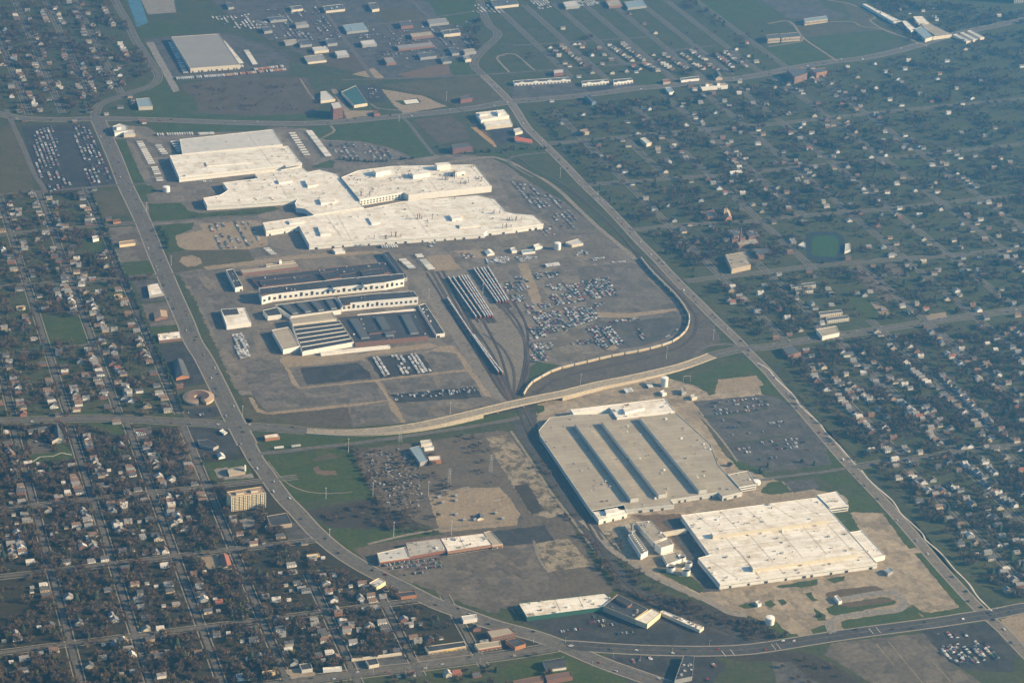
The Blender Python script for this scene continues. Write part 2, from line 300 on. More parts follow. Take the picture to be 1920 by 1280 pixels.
SURFACES=[
('factory_yard','worn grey brown factory yard around the white assembly plant','yard',1,[(-596.4,1397.7),(-527.5,1386.3),(-452.2,1333.1),(-213.5,1326.6),(-153.3,1309.1),(-86.4,1216.6),(8,1092.9),(156.2,1074.4),(235.6,1039.4),(260,900.4),(296.5,682.2),(321.7,600.1),(344.8,438.5),(343.2,223.1),(335,131),(307.7,70.9),(245.7,17.4),(126.1,-10.3),(13.9,-40.4),(-41.7,-65.1),(-82.8,-109.9),(-112.1,-151.5),(-184.3,-157.5),(-261.4,-183),(-331.2,-188.6),(-426.1,-184.4),(-513.7,-155.1),(-571.9,-103.4),(-570.6,-27.8),(-588,-28.3),(-593.5,9.5),(-591.5,201.9),(-588.7,398.2),(-597.6,518.1),(-597.4,727.9),(-609.3,864.6),(-603.8,1053.9)],2),
('factory_yard','pale concrete yard around the grey and white engine plants','concrete',1,[(-76.5,-165.6),(23.5,-143.5),(183.2,-110.2),(234.6,-166.1),(241,-200.8),(360.9,-147.6),(366.6,-182.9),(338.2,-221.5),(230.7,-224.9),(213.1,-302.4),(196.9,-421.5),(191.4,-479.1),(215.7,-513.4),(299.2,-588.8),(330.8,-605.2),(298.9,-649.4),(357.4,-670),(358.5,-969.7),(311.4,-971),(201.8,-971.1),(128.9,-991.3),(80.1,-982.6),(56.4,-977),(13,-918.5),(-58.7,-839.7),(-93.5,-784),(-115,-713.7),(-127,-626.4),(-136.2,-589.5),(-117.5,-312.4),(-111.6,-252.8)],2),
('dirt_lot','bare brown lot with old slabs between rail line and avenue','dirt',1,[(-445,-264.2),(-314.8,-265.1),(-224.3,-252.7),(-170.5,-252.2),(-157.9,-273.3),(-160.7,-381.5),(-162.6,-548.1),(-172.7,-700.3),(-170.8,-789.7),(-182.7,-797.9),(-311.3,-795.6),(-332.7,-821.1),(-393.3,-760.7),(-447.7,-716.7),(-510.4,-638.1),(-530.3,-584.3),(-492.8,-572.9),(-373.5,-569.8),(-395.4,-539),(-461.9,-523.8),(-457.6,-409.1),(-455.8,-316.1)],2),
('grass_field','dull green ground of the residential blocks','blockgrass',1,[(-1247.6,-938.3),(-1183.4,-29.7),(-1009,-47.7),(-620,-148.3),(-605.1,-311.3),(-585,-455.6),(-551.3,-599.2),(-506,-684.1),(-410.3,-814.7),(-358.3,-859.9),(-311.7,-917.9),(-378.9,-921.8),(-523.6,-920.7),(-717,-914.9),(-819.9,-1044.7)],3),
('scrub_ground','brown scrub ground along the rail embankment','scrub',1,[(-162.5,-767.8),(-139.8,-789),(-61.7,-846.8),(9.9,-925.3),(54.5,-981),(-0.6,-986.9),(-50.8,-983.6),(-83.8,-940.4),(-124.5,-867.5),(-168.3,-806)],2),
('parking_lot','grey asphalt lot in front of the discount stores','asphalt_brown',1,[(-518.4,-636.3),(-497.9,-629.7),(-302.8,-626.8),(-238.5,-621.4),(-260,-696.5),(-256.5,-761.6),(-334,-787.1),(-371.7,-811.8),(-400.1,-782.2),(-454.7,-711.9)],2),
('parking_lot','dark car park below the green fronted strip mall','asphalt_dark',2,[(-338.9,-796.7),(-329.6,-836.9),(-205.7,-835.9),(-171.8,-882),(-156,-896.3),(-125.2,-873.4),(-88.2,-930.4),(-25.9,-966.1),(-11.1,-981.4),(-88.5,-971.6),(-188.4,-946.1),(-263.8,-923.6),(-301.2,-888.3),(-335.8,-842.9)],1),
('lawn','green lawn strip along the road beside the pale concrete lot','grass',2,[(351.5,-671.8),(368,-673.3),(358.8,-783.5),(340.6,-783.6)],1),
('lawn','long green verge right of the large pale lot','grass',2,[(343.2,-799.1),(361.3,-801.2),(362.3,-958.8),(354.6,-976.6),(265.9,-978.7),(266.4,-969.2),(259.9,-938.5),(267.8,-936.5),(272,-958.9),(283.3,-963.5),(334.8,-962.1)],1),
('lawn','green lawn between the white engine plant and the bend','grass',2,[(305.7,-523.9),(356.7,-528),(358.5,-554.9),(363.3,-658.6),(297.3,-652.7),(315.7,-615.7),(312.3,-582.4),(332.9,-601),(341.1,-574.7),(311.6,-563.4)],1),
('lawn','green lawn wedge beside the white office wing','grass',2,[(268.7,-646.2),(299.5,-653.2),(290.9,-709.2),(269.6,-713.1),(262.7,-702.8)],1),
('lawn','green bank curving round the storage tanks','grass',2,[(-86.3,-749.2),(-69.3,-757.3),(-54.9,-776.9),(-38.5,-780.7),(-32.4,-798.3),(-33,-826.1),(-45.4,-829.1),(-60.6,-801.7),(-72.7,-776.7)],1),
('lawn','lawn strip inside the truck loop by the white plant','grass',2,[(130.3,-915.6),(147.6,-908),(223.7,-906.4),(238.1,-909.8),(245.8,-921.5),(239.2,-929.7),(133.1,-937.5),(127.6,-930.4)],1),
('dry_bed','reddish dry planting inside the truck loop','redbed',3,[(147.6,-908),(222.8,-908.1),(245.6,-917.5),(230.8,-923.8),(164.1,-920.5)],1),
('lawn','curving lawn along the road below the truck loop','grass',2,[(135.6,-955.3),(153,-951.8),(234.5,-951.9),(258,-942),(266.4,-947.9),(263.7,-974.3),(132.7,-979.2),(128.9,-968.8)],1),
('lawn','grass islands against the front of the white plant','grass',2,[(80.6,-838.9),(109.5,-835.6),(153.9,-833.9),(146.9,-848.4),(124.9,-851.3),(83.1,-843.4)],1),
('lawn','rounded grass island below the white plant front','grass',2,[(166.3,-836.8),(202,-834.9),(192.7,-849),(175.5,-851.1)],1),
('dry_bed','upper reddish dry bed beside the gate canopy','redbed',2,[(148.8,-872.9),(189,-870.3),(234,-872.9),(242.9,-887),(202.4,-889.5),(169.3,-891.6),(146,-888)],1),
('lawn','grass island below the tree in the truck yard','grass',2,[(110.1,-910.8),(119.9,-932.4),(113.2,-946.1),(101.2,-943.3)],1),
('lawn','grass corner where the drive meets the avenue','grass',2,[(81.8,-965.1),(107.1,-954.2),(105.5,-980.2),(75.4,-978.5)],1),
('lawn','small oval grass island near the white tank','grass',2,[(-1.5,-876.6),(15.7,-872.9),(26.2,-879.3),(22.3,-888.1),(6.7,-888.2)],1),
('lawn','small grass island left of the white hut','grass',2,[(43.5,-875.6),(55.3,-874.5),(57.5,-886.7),(46.4,-893.8),(40.7,-886.6)],1),
('lawn','small round grass island by the truck yard','grass',2,[(66.2,-875.1),(75.1,-875.2),(78.3,-887.7),(65.3,-891.7)],1),
('lawn','half round island left of the gate canopy','grass',2,[(117.4,-869.4),(128.3,-868),(125.6,-883.2),(129.2,-890),(117.3,-891.1)],1),
('lawn','lawn left of the white hut corner by tank','grass',2,[(16.7,-934.5),(37.7,-932),(41,-962.9),(58,-978.1),(23.9,-981)],1),
('parking_lot','large dark employee car park beside the grey plant','asphalt',2,[(201.9,-218.7),(348,-223.6),(368,-249.9),(375.8,-400.2),(353.8,-456.1),(345.6,-493.9),(223.6,-495.9),(187.3,-443.1)],1),
('lawn','green triangle north of the employee car park','grass',2,[(222.5,-156.9),(256.5,-114.2),(369.5,-79.8),(380,-105.4),(383.2,-285.8),(380.3,-390.8),(369.3,-315),(369.4,-223.8),(338.2,-221.5),(355.9,-146.6),(289,-143.9),(256.2,-197.4),(239.3,-204.9),(245.5,-152.8)],1),
('gravel_lot','bare tan gravel rectangle beside the sloped avenue','tan',3,[(283.4,-145.5),(359.6,-144.5),(358,-183.9),(336.2,-190.5),(344.4,-196.2),(254,-195.3)],1),
('lawn','narrow lawn between the car park and the road','grass',2,[(371.3,-224.2),(381.2,-285.4),(385,-391.9),(382.3,-498.1),(359.6,-506.8),(300.4,-503.4),(345.3,-484),(366.6,-408.4),(364.3,-303.3)],1),
('lawn','lawn between the grey plant and its car park','drygrass',2,[(189.3,-254.9),(194.4,-261.3),(190,-420),(189.5,-449.5),(174.6,-426.5),(186,-317.4)],1),
('lawn','tree dotted lawn below the employee car park','grass',2,[(179.1,-427.5),(241.8,-456.1),(271.4,-457.8),(268.1,-486.5),(215.1,-503.7),(177.8,-476.1)],1),
('visitor_lot','visitor car park between the drive and the lawns','asphalt',3,[(241,-463.3),(285.2,-460.8),(303.9,-474.8),(291.1,-496.4),(249.3,-494.4)],1),
('visitor_lot','small car park above the white plant terrace','asphalt',3,[(234.5,-531.9),(290.4,-534.8),(287.2,-567.3),(236.5,-570)],1),
('lawn','lawn left of the small visitor car park','grass',3,[(207.8,-530.6),(233.2,-529.2),(234.2,-569.5),(197,-570.4),(180.8,-557.4)],1),
('terrace','sunlit tan paved terrace between the two engine plants','tan',3,[(68.3,-582.5),(162.5,-576.5),(181.5,-566.9),(271,-575.4),(271.8,-594.2),(226.9,-595.6),(154.1,-595.2),(69.5,-596.4)],1),
('dirt_patch','bare brown yard between the power house and white plant','brown',3,[(-58.6,-580.7),(20.6,-594.2),(13.8,-650.1),(0.1,-732.2),(-21.7,-718.7),(-26.1,-662.5),(-35.6,-634.4)],1),
('asphalt_pad','dark asphalt pad beside the white plant wall','asphalt',4,[(-19.5,-611.8),(14.7,-608.5),(14.6,-637.1),(-16.5,-638.8)],1),
('asphalt_pad','grey asphalt lane along the white plant side','asphalt',4,[(-20.8,-655.1),(13.4,-645.6),(15.9,-727.5),(-5.7,-735),(-10.7,-831.3),(-36.5,-829.2),(-31.4,-806.5),(-35.9,-769.1),(-21.2,-723)],1),
('rail_bed','dark ballast corridor of the rail line past grey plant','ballast',2,[(-121.5,-149.5),(-88,-169.6),(-108.8,-253.4),(-117.7,-296.3),(-122.9,-566.1),(-125.2,-609.5),(-137.3,-725),(-130.6,-799.1),(-96.7,-846.3),(-61.4,-908.3),(2.4,-980.3),(-16.2,-983.1),(-70.2,-928.8),(-128.7,-838.8),(-156,-785.2),(-155.5,-654.1),(-156.7,-531.5),(-154.5,-363.5),(-153.3,-268.2),(-142.8,-183.4)],1.5),
('rail_yard','grey ballast apron of the rail yard','gravel',2,[(-146,423),(20.5,431.8),(11.5,233.3),(-9.9,218.4),(0.7,184.6),(23.8,179.9),(-2.1,80.6),(-48.3,-38.7),(-93.4,-118.6),(-135.3,-153),(-154.6,-127.3),(-154.3,-39.1),(-148.2,122.6)],1),
('rail_bed','brown cinder ground inside the curved train','cinder',2,[(355.9,436.4),(368.2,371.3),(371.5,77.9),(354.5,7.2),(297.4,-17.3),(313.4,-44.5),(251.8,-74),(124.4,-97.8),(9.5,-125.1),(-76.9,-137.4),(-108.9,-147.9),(-83.8,-109.6),(-40.3,-60.9),(13.9,-40.4),(126.1,-10.3),(245.7,17.4),(307.7,70.9),(335,131),(343.2,223.1)],1),
('lawn','small green triangle between the tracks by overpass','grass',3,[(-84.6,-174.6),(-70.5,-177.6),(-76.3,-197.7),(-93.4,-207.2)],1),
('lawn','green corner between yard tracks and curved train','grass',3,[(-49.5,-27.1),(-21.1,-5.3),(12.9,-28.6),(-26.2,-50.2),(-67.5,-79.8)],1),
('verge','brown grass verge along the elevated road','drygrass',2,[(-589.3,-34.5),(-566.9,-32.8),(-556.6,-94.3),(-512.3,-149.3),(-426.1,-184.4),(-447,-192),(-517.8,-172.6),(-587.6,-149.3),(-601.3,-125.9)],1),
('verge','green verge below the elevated road','grass',2,[(-588.8,-238.4),(-577.5,-187.7),(-521.5,-187.9),(-451.9,-211.1),(-360.1,-223.1),(-261.6,-216),(-166.6,-195.1),(-118.2,-184.4),(-113.5,-200.2),(-204.9,-222.2),(-324,-231),(-440.9,-241.5),(-534.9,-244.4)],1),
('storage_lot','wide cracked grey asphalt storage field','asphalt_old',2,[(-549.1,117.4),(-486.6,107.3),(-483.9,-19.2),(-337.6,-17.2),(-340,-98.4),(-552.6,-97.7),(-568,-81.3),(-567.4,9.4)],1),
('storage_lot','dark asphalt plot below the old factory','asphalt_dark',2,[(-460.4,59.1),(-352.4,59.2),(-340.9,17.1),(-342.6,-7.8),(-464.5,-9.6)],1),
('dirt_lot','brown weedy plot above the elevated road','browngrass',2,[(-553.7,-102.7),(-413.1,-106.7),(-423.8,-184.9),(-463.3,-181.4),(-520.5,-163.9),(-569.9,-132.7)],1),
('storage_lot','grey asphalt plot beside the row of posts','asphalt_old',2,[(-410.8,-107.2),(-339.8,-106.5),(-336,-188.6),(-421.5,-185.4)],1),
('storage_lot','dark asphalt plot holding three blocks of parked cars','asphalt_dark',2,[(-329.8,77.5),(-225.7,73.3),(-224.6,-1.7),(-237.3,-18.8),(-328.4,-10.8)],1),
('storage_lot','grey asphalt plot right of the parked blocks','asphalt_old',2,[(-221.6,60.8),(-205.3,80.8),(-163.8,54.6),(-161.1,-3.7),(-224.6,-10.2)],1),
('storage_lot','plain grey asphalt plot beneath the parked blocks','asphalt_old',2,[(-326.5,-22.3),(-234.1,-25.1),(-237,-68.8),(-328.3,-74)],1),
('storage_lot','asphalt plot with two strips of dark cars','asphalt_dark',2,[(-327.4,-79.6),(-167.5,-80.9),(-168.7,-124.3),(-324.3,-112.5)],1),
('storage_lot','worn asphalt corner plot near the bridge','asphalt_old',2,[(-219.8,-19.7),(-160.5,-18),(-162.4,-120.2),(-165.1,-81.4),(-230.7,-72.9)],1),
('storage_lot','dull asphalt apron sloping down to the elevated road','asphalt_old',2,[(-321.1,-118.5),(-246.9,-118.4),(-283.4,-158.3),(-263.1,-188.8),(-331.4,-189.6)],1),
('haul_road','pale dirt haul road round the storage plots','tan',3,[(-489.6,105),(-337,79),(-331.8,60.6),(-344.7,69.1),(-480.5,68.9),(-478.6,-17.6),(-336.9,-14.5),(-311,-11.6),(-157.1,-7.4),(-159.6,-15.4),(-310.9,-20),(-331.2,-21.3),(-331.7,-94.9),(-327.1,-122.5),(-331.4,-189.6),(-338.3,-188.1),(-342.8,-135),(-336.8,-77.6),(-341.4,-21.9),(-482.2,-22.3),(-488.4,-7.3),(-486.6,53.3)],1),
('haul_road','pale dirt path along the storage field edge','tan',3,[(-568.3,-39),(-568,-81.3),(-555.4,-99.7),(-411.1,-99.2),(-340,-98.4),(-340.3,-103.7),(-411.4,-109.7),(-555.2,-109.1),(-573.5,-95.8),(-577.4,-37)],1),
('haul_road','pale path between storage plots and rail yard','tan',3,[(-225.7,73.3),(-183.1,94),(-156.8,94.5),(-152.5,40.6),(-153.3,-28),(-152.2,-127.8),(-162.4,-120.2),(-164.3,2.7),(-162.1,60.1),(-205.3,80.8)],1),
('asphalt_yard','long grey yard lane between avenue and old factory','asphalt_old',2,[(-588.3,510.9),(-501.1,518.2),(-498.7,304.3),(-524.1,141.1),(-567.9,122.5),(-579.9,199.5),(-583.2,346.4)],1),
('dirt_patch','sandy apron before the sawtooth hall','tan',3,[(-484.7,115.5),(-411.4,106.1),(-333.4,92.8),(-278,107.7),(-197.8,114.9),(-183.1,94),(-331.5,80.8),(-344.7,69.1),(-481.1,66.2)],1),
('lawn','green strip between the avenue and the old factory yard','grass',2,[(-608.3,460.4),(-600.7,458.9),(-605.4,338.3),(-606,204.8),(-615.6,206.8),(-614.1,346.3)],0.6),
('lawn','narrow green strip beside the avenue below the old yard','grass',2,[(-613.2,206.3),(-603.6,204.3),(-604.8,39.3),(-608.3,-103.9),(-586.8,-124),(-601.1,-136.2),(-610.2,-124),(-611.6,-40.3)],0.6),
('grass_field','rough field with the circular track beside the avenue','drygrass',2,[(-601.5,628.6),(-554.3,633.6),(-436.3,618.2),(-434.7,561.6),(-436.5,541.2),(-551.4,536.1),(-606.7,526.6)],1),
('dirt_ring','pale circular dirt track in the rough field','tan',3,[(-584.1,583.5),(-573.2,605.7),(-553.5,608.9),(-540.4,592.4),(-541,568.3),(-556,554),(-574.8,554.3)],1),
('haul_road','pale dirt road above the old factory','tan',3,[(-543.6,548.2),(-432.4,559.8),(-341.5,570.3),(-185.8,563.2),(-167.2,548.2),(-346.6,548.8),(-437.1,538.5),(-536.4,530.4)],1),
('dirt_lot','tan dirt employee lot left of the assembly hall','tan',2,[(-569.2,715.3),(-503.3,739.6),(-511.3,770.8),(-386.4,770.1),(-375.6,715.6),(-391.7,631.1),(-436.3,618.2),(-553.6,637),(-572.8,651.3)],1),
('lawn','lawn between avenue and the tan employee lot','grass',2,[(-602,780.2),(-515.3,779),(-527.6,744.1),(-569.2,715.3),(-571.5,658.2),(-559.5,634.6),(-601.5,628.6),(-602.4,699.8)],1),
('lawn','green lawn in front of the body shop','grass',2,[(-592.4,900),(-521.8,894.9),(-516.4,847.5),(-494.4,828.1),(-333.9,837.2),(-323.3,819.7),(-387.1,793),(-528.9,796.5),(-603.6,802.9)],1),
('lawn','green strip beside the avenue above the lane','grass',2,[(-599.3,1301.7),(-574.2,1306.4),(-578.6,1099.1),(-575.1,999.9),(-594.7,987.3),(-611.7,1006.4),(-601.9,1136.8)],1),
('lawn','green wedge at the avenue beside the white tank','grass',2,[(-603.9,1001),(-565.3,1006.2),(-563.7,965.7),(-586,953.8),(-589.8,915.1),(-603.6,917.7)],1),
('lawn','long green verge between plant and upper avenue','grass',2,[(-514.2,1387.8),(-448.7,1386.2),(-261.4,1341.1),(-229.5,1326.4),(-256,1307.6),(-337.3,1312),(-496.4,1329.5)],1),
('lawn','broad green field between upper avenue and car lot','grass',2,[(-127.5,1230.9),(-94.1,1262),(-71.2,1314.1),(28.2,1330.9),(97.3,1329.1),(98.9,1276.4),(98.7,1075.5),(45.2,1067.1),(35.3,1121.9),(2,1163.5),(-46.2,1198.9),(-123.6,1221.1)],1),
('lawn','green lawn beside the trailer rows','grass',2,[(-198.2,1057.7),(-143.5,1091.2),(-136.6,1081.3),(-150,1040.7),(-194.3,1048.4)],1),
('lawn','lawn strip by the stone lined plant corner','grass',2,[(-141,1307),(-87.9,1312.2),(-87.4,1288.7),(-120.1,1247.9),(-133.7,1231.9)],1),
('employee_lot','grey lot packed with cars above the paint shop','asphalt_old',2,[(-131.9,1213.4),(-46.2,1198.9),(0.9,1159.2),(29.8,1113.9),(46.4,1071.3),(-45,1061),(-131.5,1089.1)],1),
('dirt_lot','brown vacant plot beside the upper rail line','browngrass',2,[(121.4,1320.3),(216,1333.8),(228.2,1264.4),(213,1173.2),(133.9,1150.1),(122,1253.7)],1),
('lawn','green plot with the looping drive at upper lawn','grass',2,[(260.7,1056.3),(377.6,1081.2),(375.1,1045.5),(350.4,1040.9),(273.3,1045.3),(332.1,896),(351.7,817.1),(321.5,839.1),(292.9,903),(286.4,1016.4)],1),
('lawn','dark green lawn between the tracks and cross road','grass',2,[(214.1,1073.3),(290.5,1087.1),(334.1,1079.6),(368.5,1064.6),(334.9,1043.5),(270.8,1028),(267,958.8),(241.5,998)],1),
('employee_lot','pale lot of cars right of the assembly plant','asphalt_old',2,[(202.4,927.5),(230.1,905.7),(267.2,865.5),(300.4,744.9),(315.6,616.6),(314.2,563.6),(241.1,562.4),(218.8,688.7),(185.3,790)],1),
('dirt_patch','sandy bare patch by the small white sheds','tan',2,[(-85.3,515.4),(-37.2,513.3),(-35.3,435.7),(-91.6,436.3)],1),
('dirt_patch','sandy strip behind the loading docks','tan',2,[(-22.8,532),(39.6,527.3),(56.1,488.2),(-13.5,487.4)],1),
('storage_lot','smooth grey empty half of the car storage yard','asphalt_old',2,[(201.5,403.6),(324.2,401),(330.5,162.7),(329.4,105.4),(299.6,67.6),(235,31.8),(121.1,19.2),(137.6,106.9),(154,211.1),(167.4,247.5)],1),
('storage_lot','dusty left half of the car storage yard','yard',2,[(55,432.1),(201.5,403.6),(167.4,247.5),(154,211.1),(137.6,106.9),(121.1,19.2),(30.4,-9.1),(-32.4,-7.6),(-12.1,82.6),(15.8,213.2)],1),
('storage_lot','curved dark apron along the train bend','asphalt',3,[(123.6,128.4),(318.2,133.1),(314.3,89.6),(269.7,49.1),(203,20.2),(119,13.7),(110.9,93.9)],1),
('brown_field','brown weedy brownfield below the warehouse','browngrass',2,[(-385.2,1660),(-293.5,1687.1),(-184.8,1691.2),(-59.5,1671.9),(-70.3,1488.6),(-99.9,1395.2),(-254.7,1401.4),(-373.3,1449.5),(-374.5,1577.2)],1),
('lawn','green verge north of the upper avenue','grass',2,[(-536.9,1495.4),(-449,1471.5),(-373.3,1449.5),(-252.6,1410.6),(-75.5,1400.9),(-81.6,1363.4),(-259.7,1378.4),(-533.1,1442.4)],1),
('lawn','lawn around the blue roofed building','grass',2,[(-483.2,1624.5),(-446,1669.5),(-417.9,1716.8),(-412.1,1603.2),(-365,1575.7),(-375.9,1469.2),(-527.7,1474.8)],1),
('asphalt_yard','asphalt truck yard around the big grey warehouse','asphalt',2,[(-403.3,2032.2),(-329.1,2056.3),(-204.1,2061.8),(-164.8,2044.5),(-59.9,1845.8),(-101,1699.5),(-293.5,1687.1),(-384.2,1701.1),(-392.9,1744.4),(-402.3,1919)],1),
('concrete_pad','long pale trailer pad beside the canal road','concrete_old',3,[(-405.5,2009.6),(-385.9,2012.5),(-389.4,1619.8),(-408,1607.6)],1),
('parking_lot','dark asphalt storage park left of the avenue','asphalt_dark',2,[(-794.7,1425.2),(-642.7,1418.4),(-638.7,1109.7),(-638.5,1019.3),(-796.6,991.9),(-800.6,1138.2)],1),
('grass_field','dull vacant block beside the storage park','drygrass',2,[(-843.2,1424.1),(-813.3,1446.7),(-808.1,1147.8),(-816.7,1011.4),(-891.7,993.5)],1),
('grass_field','vacant grass block beside the avenue','drygrass',2,[(-700.4,990.4),(-631.1,993.9),(-635.4,846.5),(-697.5,842.9)],1),
('parking_lot','tan lot around the small shop by the avenue','asphalt_brown',2,[(-695.7,783),(-637.6,783.2),(-641.4,601.5),(-700.6,599.2)],1),
('lawn','green square lawn beside the avenue','grass',2,[(-698,598.7),(-638.8,601),(-638.6,526.1),(-702.1,525.1)],1),
('parking_lot','lot around the white roofed shop','asphalt',2,[(-692.6,503.4),(-634.4,505.2),(-636.3,407.7),(-689.4,399.2)],1),
('parking_lot','tan lot around the tan roofed restaurant','asphalt_brown',2,[(-692.9,393.6),(-636,394.9),(-640.1,289.8),(-693.3,288.5)],1),
('parking_lot','dark lot around the dark gabled shop','asphalt_dark',2,[(-696.6,171.1),(-633.3,166.6),(-634.7,34.6),(-695.8,28.5)],1),
('lawn','lawn strip with long white roofed shop','grass',2,[(-694.3,282.6),(-638.7,283.4),(-639.6,211.7),(-693.4,216.9)],1),
('parking_lot','dark lot behind the long white shop','asphalt_dark',3,[(-690.6,204.6),(-635.4,207.9),(-637.6,170.4),(-693,170.3)],1),
('lawn','dry lawn around the round brown building','drygrass',2,[(-697.2,20.7),(-635.8,29.4),(-629.4,-57.7),(-637.3,-107.9),(-700.8,-99.3)],1),
('parking_lot','small dark car park below the round building','asphalt_dark',3,[(-694.5,-59.4),(-636.7,-58.7),(-637.5,-97.6),(-691.4,-98.7)],1),
('parking_lot','dark gas station lot at the crossroads','asphalt_dark',2,[(-703.2,-124.1),(-645.5,-136.7),(-630.9,-199.8),(-635.4,-242.7),(-702.2,-237.5),(-709.7,-182.5)],1),
('dirt_lot','grey brown wooded vacant lot near the crossroads','dirt',2,[(-753.9,-138.2),(-714.3,-121.7),(-704.1,-129),(-702.2,-237.5),(-721.4,-313.2),(-756.1,-286.9),(-753.1,-221.5)],1),
('lawn','church lawn beside the avenue','grass',2,[(-701.5,-256.8),(-629.7,-258.4),(-628.3,-324.8),(-698.6,-332.1)],1),
('parking_lot','pale church car park','concrete_old',3,[(-688.8,-283.2),(-665.6,-279),(-666.9,-306.8),(-629.6,-310.5),(-630.4,-324.3),(-685.4,-321.3)],1),
('ball_field','green baseball field by the curving avenue','grass',2,[(-594,-256.6),(-519.8,-258.5),(-463.5,-256.2),(-448,-259.6),(-453.1,-401),(-451.8,-437.7),(-563.6,-421.4),(-578.3,-418.1),(-589.7,-342.7)],1),
('infield','brown dirt infield of the baseball field','brown',3,[(-527.6,-314.4),(-516.2,-309.8),(-517.4,-323.7),(-492,-331.8),(-493.2,-345.6),(-513.2,-343.5),(-526.6,-333.5)],0.6),
('infield','pale dirt backstop path of the baseball field','drygrass',3,[(-521,-282.4),(-484.6,-266.2),(-471.7,-288.5),(-491,-291.5),(-521,-292)],0.8),
('lawn','green lawn below the wooded junkyard','grass',2,[(-545.6,-508.9),(-474.3,-520.9),(-381.5,-559.4),(-386.6,-569),(-466.4,-571.8),(-538.9,-584.4),(-546.6,-547)],1),
('gravel_lot','tan gravel compound of the electrical substation','tan',2,[(-365.1,-443.7),(-300.5,-435.3),(-240.7,-444.1),(-236.8,-495.3),(-236.5,-535.7),(-253.1,-571.5),(-310.3,-567.1),(-380.6,-563.9),(-372.8,-500.3)],1),
('concrete_slab','broken pale slab strip along the rail line','slab',2,[(-208.7,-272.3),(-167,-271.3),(-162.4,-400.4),(-160.5,-548.6),(-195.5,-562.8),(-219.5,-539.6),(-218.3,-425.8),(-216.9,-349.7)],1),
('concrete_slab','large cracked pale floor slab of a vanished building','slab',3,[(-247,-633),(-185.9,-625.8),(-179,-717.4),(-249.6,-717.2)],1),
('concrete_slab','dark plot within the pale slab strip','scrub',3,[(-217.5,-444.6),(-191.4,-443.5),(-195.4,-536.2),(-220.9,-543.7)],1),
('asphalt_pad','black asphalt square above the discount stores car park','asphalt_dark',3,[(-307.9,-580.6),(-210.3,-579.1),(-209.6,-628.9),(-281.4,-629.3),(-293.8,-626.4)],1),
('concrete_pad','light concrete forecourt of the corner gas station','concrete',3,[(-705.9,-883.4),(-684.2,-881.7),(-665.4,-900.1),(-668.9,-914.7),(-702.5,-909.9)],1),
('parking_lot','grey lot of the yellow sign shop','asphalt_brown',2,[(-523.5,-899.7),(-496.2,-888.5),(-435.5,-888.8),(-433.4,-914.3),(-482.5,-916.6),(-520.7,-910.9)],1),
('parking_lot','grey lot beside the cream boundary wall','asphalt',2,[(-608.1,-882.7),(-534.2,-884.7),(-531,-911.9),(-607.6,-910.7)],1),
('parking_lot','asphalt yard of the low flat shop by avenue','asphalt',2,[(-618.7,-487.9),(-593.2,-480.8),(-585.3,-538.1),(-619.2,-536.6)],1),
('parking_lot','pale lot left of the low flat shop','concrete_old',2,[(-680.7,-456.5),(-659.5,-448.2),(-658.8,-474.4),(-680.3,-484.5)],1),
('concrete_pad','tan forecourt beside the red roofed hall','tan',2,[(-761.7,-553.3),(-734.7,-553.4),(-735.9,-589.6),(-759.4,-594.1)],1),
('parking_lot','hall car park with red cars','asphalt_brown',2,[(-793.2,-114.6),(-762.9,-111.2),(-764.7,-160.6),(-791.7,-159.6)],1),
('parking_lot','pale school car park','asphalt_brown',2,[(-971.4,-105.5),(-937.9,-137.3),(-937.4,-166.4),(-970.5,-168.7)],1),
('lawn','school garden with curved path','grass',2,[(-981.1,-166.3),(-926.7,-168.8),(-905.2,-187.9),(-918.4,-204),(-972.2,-199.1)],1),
('lawn','corner lawn beside the school hall','grass',2,[(-931.4,-138.7),(-909.3,-138.7),(-904.4,-197.6),(-926.5,-183.2)],1),
('lawn','green plot along the horizontal road','grass',2,[(-864,-74.1),(-808,-93.8),(-804.3,-127.2),(-827,-127.2),(-858.2,-95.5)],1),
('lawn','green strip left of the service road','grass',2,[(-866.3,-27.6),(-834.8,-31.8),(-841.5,-45.8),(-864.1,-43.5)],1),
('lawn','green school playing field','grass',2,[(-886.3,364.1),(-804.7,359.9),(-803.3,269),(-812.4,241.4),(-893.5,252.3)],1),
('grass_field','lawn block around small trees','grass',2,[(-757.8,715),(-709.9,727.4),(-710.2,656.4),(-756.4,651.4)],1),
('vacant_lot','large faded asphalt lot with yellow stripes','asphalt_brown',2,[(95.4,-1005.5),(216.3,-1012.3),(251.8,-1013.3),(248.9,-1100.7),(272.5,-1183.8),(183.8,-1202.9),(110.9,-1130.5),(70.9,-1028.9)],1),
('salvage_yard','dark salvage yard packed with wrecked cars','asphalt_dark',2,[(243.4,-1003.7),(355.4,-1007.7),(354,-1097.1),(324.2,-1140.4),(257.5,-1117.1),(244.6,-1092.5)],1),
('parking_lot','dark lot beside the long dark building','asphalt_dark',2,[(-243.1,-957.4),(-157.3,-973.8),(-89.8,-994.4),(-86.7,-1026.5),(-131.2,-1071.4),(-228.4,-1047.7),(-256.1,-1013.4)],1),
('parking_lot','round grey lot at the bottom edge','asphalt',2,[(-12.8,-1023.1),(35.8,-1020.4),(67.1,-1080.8),(59.9,-1104.2),(21.3,-1122.4),(-33.3,-1095.3)],1),
('lawn','green verge below the wide junction','grass',2,[(-307.3,-951.9),(-276.6,-980.5),(-236,-1025.2),(-263,-1052.8),(-316.8,-1012.4)],1),
('lawn','green plot around the black roofed church','grass',2,[(-413.9,-954.2),(-352.6,-940.9),(-304,-942.7),(-298.3,-961.2),(-318.8,-984.3),(-400,-985.3)],1),
